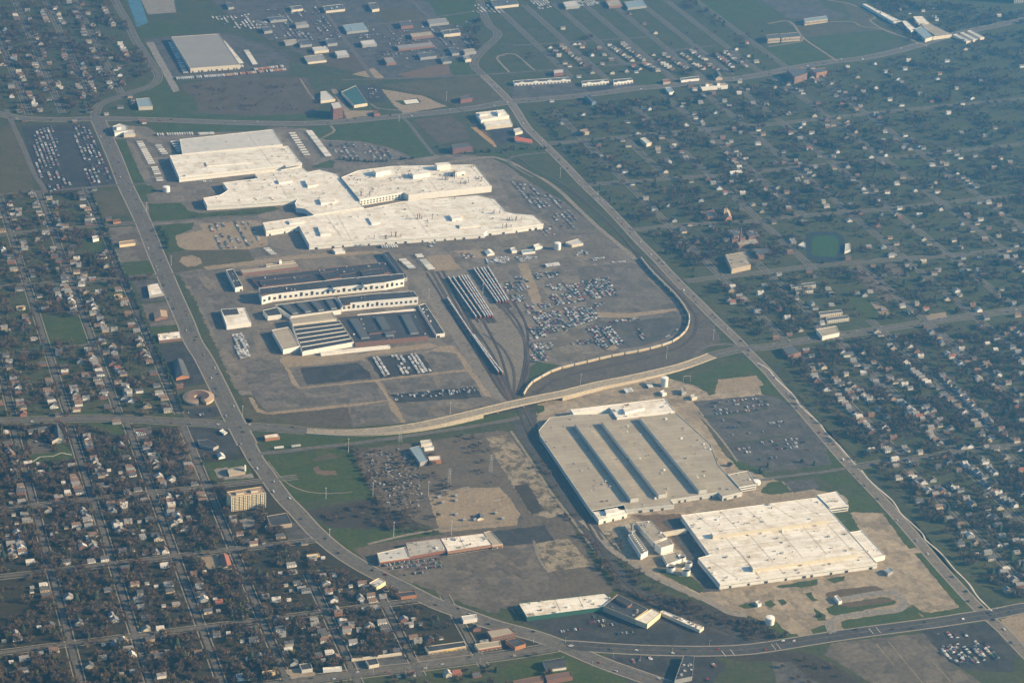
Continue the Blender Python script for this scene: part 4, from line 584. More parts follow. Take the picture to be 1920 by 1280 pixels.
TRACKS=[
('rusty main rail line along the grey plant',[(3.7,-977.6),(-36.8,-951.7),(-69.4,-906.4),(-119.6,-837.8),(-142.7,-785.2),(-148,-706.1),(-142.1,-623),(-138.2,-544.7),(-138.1,-453.1),(-134.3,-318.7),(-130,-248.8),(-122.3,-187.8),(-119.7,-149.9)],4.6),
('second rail line along the grey plant',[(-134.1,-645.4),(-129.6,-559.2),(-127.6,-455.5),(-125.7,-330.5),(-116.2,-251.8),(-109.7,-186.2),(-109.4,-143.5)],4.6),
('outer rail curve followed by the long train',[(-123.6,-176.9),(-96.3,-137.6),(-86.3,-120.1),(-64.3,-91.7),(-39.1,-72.4),(-16,-56.9),(12.4,-44.6),(70.9,-29.2),(126.4,-15.1),(184,-5.7),(240,11.4),(273.4,31.2),(306.8,66.1),(331.3,111.3),(340.8,147.8),(347.6,219.6),(344.9,333.9),(348.5,417.7)],4.6),
('inner rail curve below the long train',[(-99.5,-203.2),(-85.7,-157.2),(-59.2,-121.5),(-31.2,-94.2),(6.7,-75.3),(65.5,-58),(134.3,-44.8),(201,-25.8),(266.5,1.1),(312.6,45.2),(345.9,108.4),(356.3,157.6),(359.9,241.1),(357.6,350.9),(355.3,465.5)],4.6),
('rail line climbing along the right plant road',[(355.3,465.5),(356.7,563.2),(354.3,687.3),(342.4,808.9),(326.2,888.6),(300.2,961.7),(288.7,1023.1),(274.1,1097.1),(262.6,1183.4),(257.1,1271),(254.5,1348.9),(247.4,1405.5),(231.5,1452.3),(189.3,1495.6),(141.2,1544.3),(95.9,1605.6),(32,1679),(-19.4,1751.6),(-66.7,1846.9),(-88.4,2000.7),(-112.1,2156.8),(-128.7,2359.8)],4.6),
('second rail line along the right plant road',[(348.5,417.7),(355.1,533.4),(352.6,656.2),(339.4,783.2),(318.4,866.4),(290.2,932.4),(268,1019.6),(253.2,1093.5)],4.6),
('leftmost empty track of the rail yard',[(-110.1,431),(-120.1,144.8),(-129,-111),(-121.5,-149.5)],4.6),
('second empty track of the rail yard',[(-97.9,434.1),(-112.7,144.5),(-125.9,-113.8),(-121.5,-149.5)],4.6),
('third empty track of the rail yard',[(-86.5,434.7),(-105.7,143.1),(-122.8,-116.7),(-121.5,-149.5)],4.6),
('fourth empty track of the rail yard',[(-75.1,435.2),(-98.7,141.6),(-119.7,-119.5),(-121.5,-149.5)],4.6),
('fan track nearest the yard cars',[(21.8,297.6),(10.1,163.9),(-19.8,60.2),(-61.6,-47.3),(-104,-127.3),(-122.3,-157.9)],4.6),
('fan track beside the pale gravel',[(-5.6,282),(-4,154.3),(-32.3,39.1),(-75.5,-66.9),(-111.2,-136.6)],4.6),
('fan track curving through the yard throat',[(-86.1,134.2),(-69.5,70.5),(-76.8,-21.3),(-102.8,-105.6),(-119.7,-149.9)],4.6),
('fan track left of the yard throat',[(-116.9,104.2),(-112.7,-13.8),(-116.2,-102.8),(-121.5,-149.5)],4.6),
('first track under the left parked rail cars',[(-75.8,395.7),(-78.9,182)],4.6),
('second track under the left parked rail cars',[(-66.1,395.2),(-70,180.2)],4.6),
('third track under the left parked rail cars',[(-54.5,396.3),(-60.8,175.2)],4.6),
('fourth track under the left parked rail cars',[(-47.5,396.3),(-55.4,175.3)],4.6),
('fifth track under the left parked rail cars',[(-42,395.9),(-50.8,174.4)],4.6),
('sixth track under the left parked rail cars',[(-36.7,394.8),(-46.2,175.3)],4.6),
('first track under the right parked rail cars',[(-12.2,427.8),(-16.6,235.7)],4.6),
('second track under the right parked rail cars',[(-4.8,428.4),(-10.9,234.6)],4.6),
('third track under the right parked rail cars',[(3.6,428.2),(-4.4,235.2)],4.6),
('fourth track under the right parked rail cars',[(9.4,428.4),(1.2,235.3)],4.6),
('fifth track under the right parked rail cars',[(18.5,430.1),(5.7,236.4)],4.6),
('track under the long single file of rail cars',[(-102.6,380.7),(-107.1,299.6),(-110.4,124.6),(-111.3,-41.4),(-121.6,-134.4)],4.6),
('track under the short lower file of rail cars',[(-106.8,187.6),(-107.5,123.9),(-107,35.8),(-104.7,-49.5),(-118.7,-135)],4.6),
('left throat track below the left rail cars',[(-105.1,199.8),(-104.7,36.5),(-119.5,-113),(-121,-153.9)],4.6),
('middle throat track below the left rail cars',[(-93,197.3),(-96.9,34.9),(-115.7,-113.8),(-121,-153.9)],4.6),
('right throat track below the left rail cars',[(-65.1,216.8),(-81.5,43.4),(-112,-114.6),(-121,-153.9)],4.6),
('outer fan track beside the yard fence',[(-12,296.4),(-11.5,180.8),(-18.1,83.9),(-47.6,-27.5),(-87.6,-108.8),(-117.2,-154.7)],4.6)]
BUILDINGS=[
('stamping_hall','pale grey roofed hall at the top of white plant','factory',[(-458.1,1254.7),(-387,1264.3),(-233,1286),(-233.5,1184.3),(-469.4,1161.5)],9,'w_white','r_pale',{'vents':10,'seam':[[(-297.9,1278.4),(-294.9,1177)]],'doors':4}),
('stamping_hall','long white roofed hall left of the paint shop','factory',[(-500.2,1151),(-223.9,1166.5),(-220.3,1050.9),(-504.1,1013.8)],11,'w_white','r_white',{'vents':34,'seam':[[(-292.3,1160.5),(-287.4,1045.6)],[(-500.4,1123.6),(-221.9,1137.9)]],'band':1,'pen':[([(-430.8,1092.5),(-327.5,1095.1),(-329,1071.4),(-431.9,1069)],13,'w_white','r_white'),([(-261.2,1048.6),(-219.7,1058.4),(-220.5,1044.9),(-260.7,1034.9)],12,'w_white','r_white')]}),
('body_shop','stepped white roofed body shop in the middle','factory',[(-476.3,885.2),(-436.9,897),(-414.4,921.6),(-416.7,967.2),(-336,979),(-337.3,1005.7),(-258.1,1025.2),(-225.4,1029.6),(-218.3,998),(-189.5,1006.4),(-158.5,974.1),(-157.9,881.8),(-150.8,772.6),(-266.5,750.8),(-276.4,786.4),(-292.9,795.6),(-289.9,823),(-279.3,843.1),(-370.9,841),(-476.9,841.7)],10.4,'w_white','r_white',{'vents':60,'band':1,'seam':[[(-296.5,1005.1),(-297,852.6)]],'pen':[([(-240,943.3),(-215.8,948.8),(-218.2,909.9),(-242.2,904.5)],15,'w_white','r_white'),([(-235.5,829.7),(-201.9,836.3),(-205,805.3),(-237.7,801.8)],15,'w_white','r_white'),([(-298.1,956.2),(-266.4,963.8),(-267.4,944.2),(-299,936.7)],14,'w_white','r_white')]}),
('paint_shop','tall white paint shop bristling with roof stacks','factory',[(-156.5,944.2),(-108.3,979.2),(-26.9,992),(161.1,969.4),(158.4,835.3),(-38.7,815.6),(-44.7,832.8),(-150,807.2)],14,'w_white','r_cream',{'vents':110,'stacks':46,'seam':[[(34.4,988.1),(31.2,822.3)],[(148.1,968.2),(151.2,839.9)]],'wins':(2,14,6),'pen':[([(64.5,964.5),(96.3,965.8),(98.3,951.7),(65.6,947.2)],26,'w_white','r_cream'),([(-80.8,954.5),(-46.7,962),(-44.1,944.7),(-80.1,934.3)],24,'w_white','r_cream'),([(-1.5,929.8),(37.6,936.4),(39,915.9),(-2,906.5)],23,'w_white','r_cream'),([(96.8,926),(120.1,928.6),(119.9,911.8),(95.6,905.9)],23,'w_white','r_cream')]}),
('assembly_hall','vast white roofed assembly hall at plant front','factory',[(-381.5,725.3),(-263.1,745.6),(-206.8,747.4),(-57.2,788.5),(114,792.5),(143.1,764.8),(143.7,692.1),(159.2,676.8),(197.4,660.5),(201.9,610.5),(131,599.6),(69.3,596.2),(61.2,585.8),(-39.1,587),(-89.9,587.8),(-223.7,592.8),(-314,592.6),(-311.1,694.3),(-385.1,678.6)],11,'w_white','r_white',{'vents':60,'stacks':34,'band':1,'seam':[[(-217.2,743.2),(-223,595.5)],[(-57.2,788.5),(-55.9,593.1)],[(132.3,773.1),(142.3,676.8)],[(-243.1,741.9),(-238.6,618.8)]],'doors':22,'pen':[([(-276.3,677.9),(-256.3,680.1),(-258.9,633.3),(-280.9,631.6)],15,'w_white','r_white'),([(14.7,687.9),(39.9,692.4),(36.4,665.5),(13.5,660.6)],16,'w_white','r_white'),([(-159.1,706.7),(-140.1,712.3),(-141.7,676.2),(-160.6,670.7)],14,'w_white','r_white'),([(19.6,634.1),(61.5,635.3),(59.2,620.7),(17.5,619.5)],14,'w_white','r_white'),([(-328.4,723),(-295.6,725.9),(-297.6,708.2),(-329.2,705.1)],14,'w_white','r_white')]}),
('warehouse','small beige block at the plant top left corner','warehouse',[(-573.7,1336.6),(-548.3,1341.5),(-549.7,1314.4),(-576.1,1312.5)],7,'w_cream','r_pale',{}),
('water_plant','white tank house cluster by the upper avenue','plant house',[(-593,1369.1),(-573.6,1384.3),(-560.8,1368.3),(-565.1,1332.4),(-595.6,1323.9)],8,'w_white','r_pale',{'pen':[([(-586.6,1360.3),(-576.9,1363.3),(-578.3,1345.2),(-588,1342.2)],14,'w_white','r_pale')]}),
('shed','low grey roofed shed right of the white tank','shed',[(218.6,517.5),(254.1,532.9),(255.1,506.9),(227.7,501.2)],5,'w_cream','r_pale',{}),
('shed','small white shed left of the white tank','shed',[(147.1,516.5),(163.2,524.4),(164.2,506),(146.6,502.1)],5,'w_white','r_white',{}),
('shed','blue grey shed beside the round tank yard','shed',[(114.3,497.6),(141,498.3),(140.9,485.3),(112.5,483.6)],4,'w_white','r_blue',{}),
('shed','white tent shed behind the sandy patch','shed',[(37.7,508.4),(53.3,516.3),(54.9,494.4),(37.7,490.6)],5,'w_white','r_white',{'gable':1}),
('shed','small shed right of the blue grey shed','shed',[(93.1,508.7),(105.7,515.7),(104.3,495.7),(92.7,494.3)],5,'w_white','r_pale',{}),
('shed','white loading shed below the assembly dock','shed',[(-269.3,574.3),(-247.4,577.2),(-246.4,559.2),(-267.7,558.3)],5,'w_white','r_white',{}),
('old_shed','narrow black roofed shed with roof vents near avenue','factory',[(-505.8,500.7),(-490.7,505.9),(-490.1,417.8),(-505.9,413.1)],9,'w_white','r_black',{'vents':5,'doors':1}),
('factory_block','long white four storey factory block with black roof','factory',[(-465.2,386.4),(-295.7,400.5),(-209.9,402.4),(-167,402.1),(-173.2,376.4),(-215.6,366.1),(-305.4,362.7),(-391.9,358.9),(-446,354.1),(-467.9,345.6)],16,'w_white','r_black',{'wins':(1,26,0),'vents':8,'pen':[([(-467.9,364.5),(-448.6,365.9),(-448.4,352.9),(-466.6,351.4)],19,'w_brick','r_black'),([(-323,370.1),(-303.2,371.5),(-304,355.9),(-323.7,354.5)],20,'w_white','r_black'),([(-261.5,373.8),(-243.6,375.7),(-245.3,357.4),(-262,355.5)],20,'w_white','r_black')]}),
('factory_block','shorter white factory block with black roof','factory',[(-325.2,314.7),(-255.5,318.9),(-172,315.3),(-170.6,286.5),(-258,285.9),(-324.5,283.9)],16,'w_white','r_black',{'wins':(1,16,0),'vents':4,'pen':[([(-321.5,291.5),(-307.2,293.8),(-309.5,276.4),(-322.9,274)],18,'w_brick','r_black')]}),
('factory_shed','black roofed shed with four raised monitors','factory',[(-447.5,319.2),(-326.3,330.7),(-328.3,272.5),(-430.2,263.1)],9,'w_white','r_black',{'monitors':4}),
('factory_shed','small black roofed annex with white walls','factory',[(-475.9,299.7),(-446.7,308.9),(-445.4,273.6),(-472.8,271.7)],9,'w_white','r_black',{}),
('factory_shed','grey flat roofed hall above the sawtooth hall','factory',[(-435.9,247.7),(-349.5,260.1),(-349.3,227.7),(-436,220.8)],12,'w_cream','r_grey',{}),
('factory_shed','grey flat roofed hall at the sawtooth left end','factory',[(-478.6,209.4),(-445.1,217),(-443.9,131),(-477.4,121.5)],9,'w_white','r_grey',{}),
('sawtooth_hall','black and white sawtooth roofed hall','factory',[(-436.6,222.4),(-343.9,228),(-340.6,128.3),(-444.4,107.6)],8,'w_white','r_black',{'saw':6}),
('factory_shed','wide black roofed hall right of the sawtooth','factory',[(-342.3,242.6),(-187.7,241.4),(-196.6,127.3),(-339.3,125.6)],8,'w_brick','r_black',{'monitors':3,'vents':14,'pen':[([(-304.2,164.6),(-251.7,166),(-252.3,156.4),(-304.7,155)],11,'w_brick','r_black')]}),
('boundary_wall','low white wall at the foot of sawtooth hall','wall',[(-410.7,109.1),(-276.9,111.9),(-276.8,104.8),(-410.9,99.8)],4,'w_white','r_white',{}),
('boundary_wall','long low white wall right of sawtooth hall','wall',[(-300.9,255.5),(-184.4,259.8),(-184.4,252.2),(-302.4,245.8)],4,'w_white','r_white',{}),
('long_shed','narrow dark shed along the upper yard lane','shed',[(-173.8,533.2),(-161.5,536.5),(-159.5,400.3),(-170.4,397.1)],8,'w_grey','r_black',{}),
('long_shed','narrow dark shed with white end near rail yard','shed',[(-175,266.5),(-159.9,273.7),(-161.8,134.5),(-179.1,133.1)],7,'w_white','r_black',{'vents':6,'doors':1}),
('black_block','low black roofed block behind the long factory','factory',[(-450.4,443.3),(-347.8,452.6),(-349,420.7),(-450.9,416.9)],6,'w_brick','r_black',{'vents':4}),
('black_block','small black roofed block behind factory middle','factory',[(-325.6,454.4),(-293.7,459.1),(-289.1,425.7),(-321.4,418.6)],8,'w_brick','r_black',{}),
('black_block','black roofed block behind factory right half','factory',[(-294.9,437.2),(-253.2,445.4),(-252,420.8),(-292.4,412.6)],7,'w_brick','r_black',{}),
('black_block','black roofed block at factory right end','factory',[(-242.8,451.5),(-197.1,456.3),(-198.6,426.5),(-243.6,419.1)],7,'w_brick','r_black',{}),
('black_block','long dark shed row along pale dirt road','factory',[(-476.5,507.1),(-354.4,516.3),(-356.1,500.1),(-475.1,487.9)],5,'w_brick','r_grey',{}),
('gatehouse','cream gatehouse with a small white cupola','gatehouse',[(-421.2,521.4),(-359.2,528.7),(-359.6,517.7),(-421.5,510.4)],6,'w_cream','r_grey',{'pen':[([(-392.8,526.5),(-388,528.4),(-388.8,520.2),(-393.6,518.4)],12,'w_white','r_white')]}),
('warehouse','white warehouse with one black roof corner','warehouse',[(-552.9,322.4),(-506.6,320.6),(-509.1,251.7),(-557.1,246.9)],8,'w_white','r_white',{'sub':[([(-552.9,322.4),(-521.1,326.1),(-522.7,293.9),(-552.8,292.5)],'r_black')],'vents':2}),
('grey_plant','huge grey roofed engine plant with three raised monitors','factory',[(-117.1,-281.5),(-81.7,-239.7),(-42.1,-237.8),(146.4,-267.9),(160.2,-392.7),(142.9,-467.8),(145.2,-563.1),(106,-570.9),(104.8,-555.8),(16.2,-561.6),(16.2,-577.9),(-60.5,-576.7),(-125.3,-570.9),(-120.8,-301)],8,'w_pale','r_grey',{'vents':90,'band':1,'doors':12,'seam':[[(-118.5,-347.4),(23.1,-356.6)],[(-121.1,-475.4),(42.7,-480)],[(83.9,-341.6),(165.7,-351.3)],[(99.1,-473.5),(145.8,-472.3)],[(24.2,-348.8),(61,-348.8)]],'pen':[([(-51.7,-283.8),(-29.9,-285.4),(-38,-554.7),(-52.3,-555.1)],15,'w_pale','r_grey'),([(-2,-285.3),(14.9,-285.8),(13.4,-551.7),(-1.8,-552.8)],15,'w_pale','r_grey'),([(69.3,-285.1),(85.9,-284.5),(84.6,-553),(70,-553.4)],15,'w_pale','r_grey')]}),
('white_hall','white flat hall behind the grey engine plant','factory',[(-38.1,-223.6),(145.8,-218),(143.6,-269),(32.4,-272.4),(34.1,-230.6),(-37.5,-238.4)],11,'w_white','r_white',{'vents':14,'pen':[([(52.9,-246.8),(89.2,-237.5),(92.2,-253.1),(50.7,-263.2)],16,'w_white','r_white')]}),
('white_hall','white low block at the grey plant lower corner','factory',[(-123.5,-566),(-65.1,-559.5),(-70.1,-587),(-123.3,-597.8)],8,'w_white','r_white',{'doors':3,'pen':[([(-104.5,-573.9),(-81.4,-571.9),(-82.4,-584.2),(-106.9,-587.5)],12,'w_white','r_white')]}),
('office_wing','grey roofed office wing with window bands','office',[(144.5,-504.6),(184.3,-498.2),(178,-546.2),(145.5,-549.6)],9,'w_white','r_grey',{'bands':2,'vents':6}),
('white_plant','broad white roofed engine plant with ribbed roof','factory',[(13.1,-614.8),(263,-610),(261.1,-826.4),(-9.6,-826.6),(-12.3,-746.3),(9.9,-741.5)],9,'w_white','r_white',{'vents':110,'band':1,'doors':9,'seam':[[(36.3,-611.2),(45.6,-655.7)],[(81.1,-610.6),(86.6,-673.8)],[(126.3,-611.9),(138.1,-676.9)],[(172.7,-611.5),(192.5,-666.4)],[(218.6,-610.9),(239,-669.8)],[(0.9,-695.5),(271.9,-691.6)],[(10.1,-728.1),(269.9,-724.6)],[(56.8,-694.7),(59.8,-828.5)],[(97.7,-697.2),(101.1,-822)],[(150.9,-679.8),(151.8,-827.3)],[(195.1,-681.1),(194.2,-800.9)],[(237.9,-682),(239.5,-794.7)],[(60.2,-739.7),(60.5,-810.9)],[(2.6,-756.4),(27.5,-824.1)]],'pen':[([(35.5,-686.5),(238.2,-683.9),(238.6,-692.8),(34,-696.5)],15,'w_cream','r_white'),([(56.4,-792.3),(239.3,-789.8),(239.1,-801.5),(55.2,-805.1)],15,'w_cream','r_white')]}),
('office_wing','white office wing at the white plant upper corner','office',[(262.7,-604.3),(301.3,-600),(299.5,-647.5),(264.7,-648.7)],10,'w_white','r_white',{'bands':2,'vents':6}),
('office_wing','white annex along the white plant right side','office',[(261.6,-726.2),(285.4,-724.6),(286.2,-805.5),(261.3,-809.8)],8,'w_white','r_white',{'vents':5}),
('power_house','grey roofed power house below the grey plant','power house',[(-68.6,-620.9),(-42.9,-621.5),(-37.4,-676.5),(-63.2,-685.9)],10,'w_pale','r_grey',{'vents':12}),
('power_house','white stepped block at the power house foot','power house',[(-64.9,-694.1),(-39.2,-684.7),(-36.9,-703.9),(-60.5,-710.3)],13,'w_white','r_grey',{}),
('power_house','low flat roof beside the round tanks','power house',[(-61.8,-719.7),(-38.2,-715.2),(-37,-738.8),(-64.6,-748.8)],6,'w_white','r_grey',{}),
('cooling_tower','long white cooling tower with a row of fans','cooling tower',[(-94.6,-654.7),(-81.9,-645.6),(-82.1,-708.5),(-97.1,-716.7)],9,'w_white','r_grey',{'fans':11}),
('stack_bank','dark bank of ducts above the cooling tower','plant house',[(-88.9,-621.4),(-75.6,-615.7),(-75.9,-640),(-88.3,-645.8)],7,'w_grey','r_grey',{'stacks':9}),
('conveyor_bridge','thin covered bridge between power house and white plant','bridge',[(-41.2,-654.9),(8.8,-650.7),(6.8,-655.5),(-42.2,-659.8)],6,'w_cream','r_pale',{}),
('gate_canopy','small flat gate canopy in the truck yard','gatehouse',[(152.7,-893.9),(159.2,-892.2),(158.9,-909.1),(152.6,-910.3)],5,'w_white','r_pale',{}),
('guard_hut','small white hut beside grass islands','hut',[(27,-879),(34,-876),(34.4,-885.8),(27.4,-888)],4,'w_white','r_white',{}),
('guard_hut','blue grey tank shed on the pale lot edge','hut',[(265.5,-841.8),(277.7,-836.4),(279.2,-847),(267.1,-852.4)],5,'w_grey','r_blue',{}),
('pump_house','small white pump house under the water tank','hut',[(152.6,-178.3),(162.5,-173.3),(162.6,-186),(153.3,-189.5)],5,'w_white','r_white',{}),
('pump_house','cream shed beside substation on the lawn edge','hut',[(200.5,-205),(211.1,-201.8),(211.7,-212.9),(200,-215.9)],5,'w_cream','r_pale',{}),
('pump_house','grey block left of the cream shed','hut',[(192.7,-176.2),(201.5,-174.2),(200,-190.5),(189.4,-193.7)],6,'w_grey','r_grey',{}),
('store','beige roofed store at the left end of row','store',[(-498.4,-615.3),(-450.3,-606.5),(-452.7,-639),(-501.1,-640.8)],7,'w_cream','r_pale',{'fascia':'red','vents':5}),
('store','patched grey roofed store in the discount row','store',[(-446.7,-594),(-389,-593.8),(-388.8,-630.7),(-452.2,-637.5)],7,'w_brick','r_patch',{'fascia':'red','vents':9}),
('store','bright white roofed store in the discount row','store',[(-389,-593.8),(-317.2,-593.3),(-315.2,-631),(-390.2,-635.4)],7,'w_brick','r_white',{'fascia':'brick','vents':16,'seam':[[(-358.3,-594.1),(-360.9,-633.8)]]}),
('store','grey roofed end store beside black asphalt square','store',[(-316.1,-590.1),(-303.8,-587.8),(-297.6,-631.7),(-315.6,-632.6)],6,'w_cream','r_grey',{'fascia':'brick'}),
('store','long white roofed strip mall with green fascia','strip mall',[(-329.9,-804.1),(-191.2,-807.4),(-187.9,-823.8),(-208.3,-843.6),(-329.8,-843.6)],7,'w_green','r_white',{'vents':18,'seam':[[(-271.9,-803.9),(-275.3,-839.9)],[(-235.3,-804.8),(-238,-838.1)]],'sub':[([(-328,-833.5),(-314.9,-832.1),(-315.9,-842.4),(-328.2,-844)],'r_grey')]}),
('supermarket','black roofed supermarket beside the green strip mall','supermarket',[(-208.5,-843.8),(-175.3,-817.6),(-145.5,-867.9),(-175,-888.2)],9,'w_tan','r_black',{'vents':5,'pen':[([(-185.2,-835.8),(-176.9,-830),(-164.1,-848.5),(-168.4,-855.2),(-174.3,-856.8)],13,'w_brick','r_black')]}),
('store','cream store wing at the supermarket front','store',[(-174.1,-888.3),(-138.7,-866.3),(-129.7,-880.7),(-160.9,-904.9)],8,'w_yellow','r_white',{}),
('store','long thin cream shop row beside the scrub','shop row',[(-128.2,-873.2),(-121.7,-870.1),(-78.7,-927.2),(-88.4,-933.9)],5,'w_cream','r_white',{'vents':12}),
('store','brick flat roofed block at the junction','store',[(-399.4,-865.6),(-364.1,-863.7),(-360.2,-879.4),(-398.3,-884.9)],7,'w_brick','r_grey',{'wins':(2,9,0)}),
('store','shop with red front band by bottom avenue','store',[(-426.3,-890.9),(-388,-891.5),(-389.7,-904.1),(-425.2,-905.6)],5,'w_cream','r_grey',{'fascia':'red'}),
('restaurant','dark roofed restaurant with orange front','restaurant',[(-379.7,-893.6),(-362.2,-890.5),(-353.9,-909.9),(-371.8,-914.2)],6,'w_orange','r_black',{}),
('store','long black roofed shop row with yellow sign','shop row',[(-499.3,-880.6),(-438.6,-880.8),(-440.1,-893.4),(-498,-895.2)],5,'w_cream','r_black',{'fascia':'tan','sign':'yellow'}),
('boundary_wall','long cream wall behind the grey lot','wall',[(-609.2,-882.9),(-534.7,-883.9),(-534.9,-886.7),(-609.4,-885.6)],3,'w_cream','r_pale',{}),
('store','small black roofed shop on the walled lot','store',[(-591.1,-892.4),(-575.2,-892.1),(-574.7,-907.6),(-590.2,-909.4)],5,'w_cream','r_black',{}),
('gas_station','black roofed gas station on pale concrete','gas station',[(-685.6,-882.2),(-669.2,-881.9),(-669.7,-897.1),(-685.3,-897.4)],5,'w_pale','r_black',{}),
('canopy','long white pump canopy right of gas station','canopy',[(-655.3,-898.2),(-628.7,-901.1),(-629.1,-906.2),(-655.6,-903.3)],5,'w_white','r_white',{}),
('garage','blue roofed garage at the bottom left corner','garage',[(-777.4,-885.7),(-758.3,-885.2),(-758.9,-897),(-777.7,-895.8)],5,'w_white','r_blue',{}),
('store','yellow walled shop at the bottom edge','store',[(-740.3,-886.3),(-721.9,-885.6),(-722.5,-892.4),(-740.9,-893)],4,'w_yellow','r_grey',{}),
('store','white roofed cream shop inside diagonal avenue','store',[(-532.8,-695.6),(-514.6,-684.1),(-507.2,-696.9),(-525,-710)],6,'w_yellow','r_pale',{'vents':3}),
('store','black roofed shop with orange front wall','store',[(-502.3,-730.8),(-470.5,-730.6),(-471.5,-742.7),(-495.8,-743.2)],5,'w_orange','r_black',{}),
('store','low white shop left of the dark corner lot','store',[(-423.6,-816.7),(-400.2,-816.2),(-402.2,-827.8),(-424,-828.5)],6,'w_white','r_pale',{}),
('store','bright yellow walled shop beside the avenue bend','store',[(-604.8,-590.4),(-585.2,-590),(-584.9,-597.1),(-605.1,-597.7)],4,'w_brightyellow','r_pale',{}),
('store','dark flat roofed school block beside avenue','school',[(-639.2,-463.6),(-605.8,-460.2),(-605.3,-495.1),(-639.9,-495.7)],6,'w_tan','r_black',{}),
('apartment_tower','cream nine storey apartment slab with brown roof edge','apartment block',[(-692.1,-407.4),(-634.4,-402.5),(-632.3,-424.5),(-688.2,-426.1)],26,'w_yellow','r_tan',{'tower':9,'pen':[([(-680.4,-413.8),(-667.3,-413.1),(-666.3,-420.5),(-679.4,-421.1)],29,'w_cream','r_tan'),([(-655.8,-412.1),(-645.1,-411),(-643.2,-418.5),(-654.8,-419.5)],29,'w_cream','r_tan')]}),
('row_house','brown roofed brick block at bottom edge','row house',[(-402.1,-995.2),(-358.5,-992.1),(-359.9,-1005.5),(-404.1,-1008.4)],6,'w_brick','r_brown',{}),
('row_house','brown roofed brick block right of its twin','row house',[(-353.3,-993.4),(-313.9,-991.9),(-315.5,-1005.3),(-354.7,-1006.8)],6,'w_brick','r_brown',{}),
('church','black hipped roof church on green plot','church',[(-343.4,-955.4),(-312.7,-954.3),(-315.3,-977.7),(-345.4,-977.4)],7,'w_white','r_black',{'gable':1}),
('dark_hall','long dark roofed hall at bottom beside dark lot','hall',[(-139.1,-993.4),(-124.9,-999.7),(-148.3,-1047.5),(-176.7,-1050.2)],7,'w_grey','r_black',{'vents':10}),
('school','low cream school block with dark roof','school',[(-967.5,-84),(-931.9,-76.7),(-930.9,-89.4),(-966.8,-96.5)],5,'w_cream','r_slate',{'gable':1}),
('school','cream gabled school hall with slate roof','school',[(-929,-97.6),(-918,-82.5),(-910.9,-136.2),(-933.3,-138.6)],9,'w_cream','r_slate',{'gable':1}),
('church','grey gabled church with white spire','church',[(-668.3,-292),(-640.7,-288.7),(-640.7,-309.8),(-668.2,-313)],6,'w_tan','r_grey',{'gable':1,'pen':[([(-641.6,-305.4),(-639.2,-304.9),(-639.3,-309.2),(-641.8,-309.5)],15,'w_white','r_white')]}),
('shop','white flat roofed shop on the left avenue','shop',[(-668.8,467.4),(-645.8,473.4),(-644.2,423.6),(-673.4,416.6)],5,'w_grey','r_white',{'vents':3}),
('restaurant','tan hipped roof restaurant on the left avenue','restaurant',[(-678.7,339.7),(-652.9,347),(-656.1,317.8),(-681.7,310.7)],6,'w_brick','r_tan',{'gable':1}),
('shop','long white flat roofed shop on the left avenue','shop',[(-688.5,244.2),(-644.9,247.2),(-647.6,216.8),(-690.9,213.9)],5,'w_brick','r_white',{'vents':6}),
('shop','dark gabled shop on the left avenue','shop',[(-680.1,126.5),(-663.3,127.6),(-663.4,60.3),(-688.5,54.6)],7,'w_orange','r_slate',{'gable':1}),
('shop','tan shop on the tan lot by avenue','shop',[(-687.2,693.1),(-654.7,697.6),(-656.3,680.1),(-689,675.6)],5,'w_yellow','r_tan',{}),
('shop','low brown shop beside vacant grass block','shop',[(-681.2,813.4),(-665.5,815.7),(-666.2,803.1),(-681.9,800.1)],4,'w_orange','r_brown',{}),
('garage','white garage on green block in left district','garage',[(-736.4,731),(-723.6,734.4),(-724.2,718),(-737.1,713.2)],5,'w_white','r_pale',{}),
('hall','yellow walled hall among left houses','hall',[(-738.4,435.9),(-723,436),(-723.8,426.6),(-739.4,425.2)],5,'w_yellow','r_tan',{}),
('hall','orange walled hut on the far left block','hall',[(-926.1,417.8),(-909.6,418.2),(-910.1,410.2),(-926.4,408.5)],5,'w_yellow','r_tan',{}),
('hall','red roofed hall beside tan forecourt','hall',[(-734.7,-563.7),(-722,-562.6),(-723.3,-598.7),(-737.9,-599.3)],6,'w_cream','r_red',{'gable':1}),
('shop','red and white burger shop at crossroads','shop',[(-583.2,-192.6),(-558.4,-190.6),(-557.8,-203.2),(-583.7,-204.9)],5,'w_orange','r_cream',{}),
('gas_station','dark canopied gas station at crossroads','gas station',[(-696.5,-185.2),(-678.6,-186.6),(-665.4,-211.6),(-675.9,-219),(-695.4,-202.6)],5,'w_grey','r_black',{}),
('shop','white shop house beside the crossroads','shop',[(-673.2,-239),(-663.6,-236.3),(-661.6,-248.8),(-673.3,-251)],5,'w_white','r_pale',{'gable':1}),
('hall','blue roofed hall within upper lawn','hall',[(-508.5,1550.3),(-475.7,1554.9),(-478.7,1491.8),(-511.9,1492.4)],8,'w_cream','r_blue',{}),
('warehouse','big grey flat roofed distribution warehouse','warehouse',[(-339.4,2010.9),(-212.4,2020.6),(-210.9,1759.8),(-339,1749.3)],11,'w_cream','r_warehouse',{'doors':10}),
('brick_tower','red brick office block on the upper avenue','office block',[(-67.3,1396.6),(-42.9,1404.5),(-45.8,1362),(-71.3,1354.5)],26,'w_redbrick','r_pale',{'wins':(7,6,0)}),
('hall','dark green roofed hall beside upper car park','hall',[(-7.2,1526.5),(40.3,1568.3),(34.9,1435.4),(-1.2,1425.4)],7,'w_cream','r_green',{}),
('hall','small white hall beside the brick tower','hall',[(-56.3,1539.3),(-40.5,1541.9),(-34.1,1480.3),(-73,1471.5)],6,'w_cream','r_pale',{}),
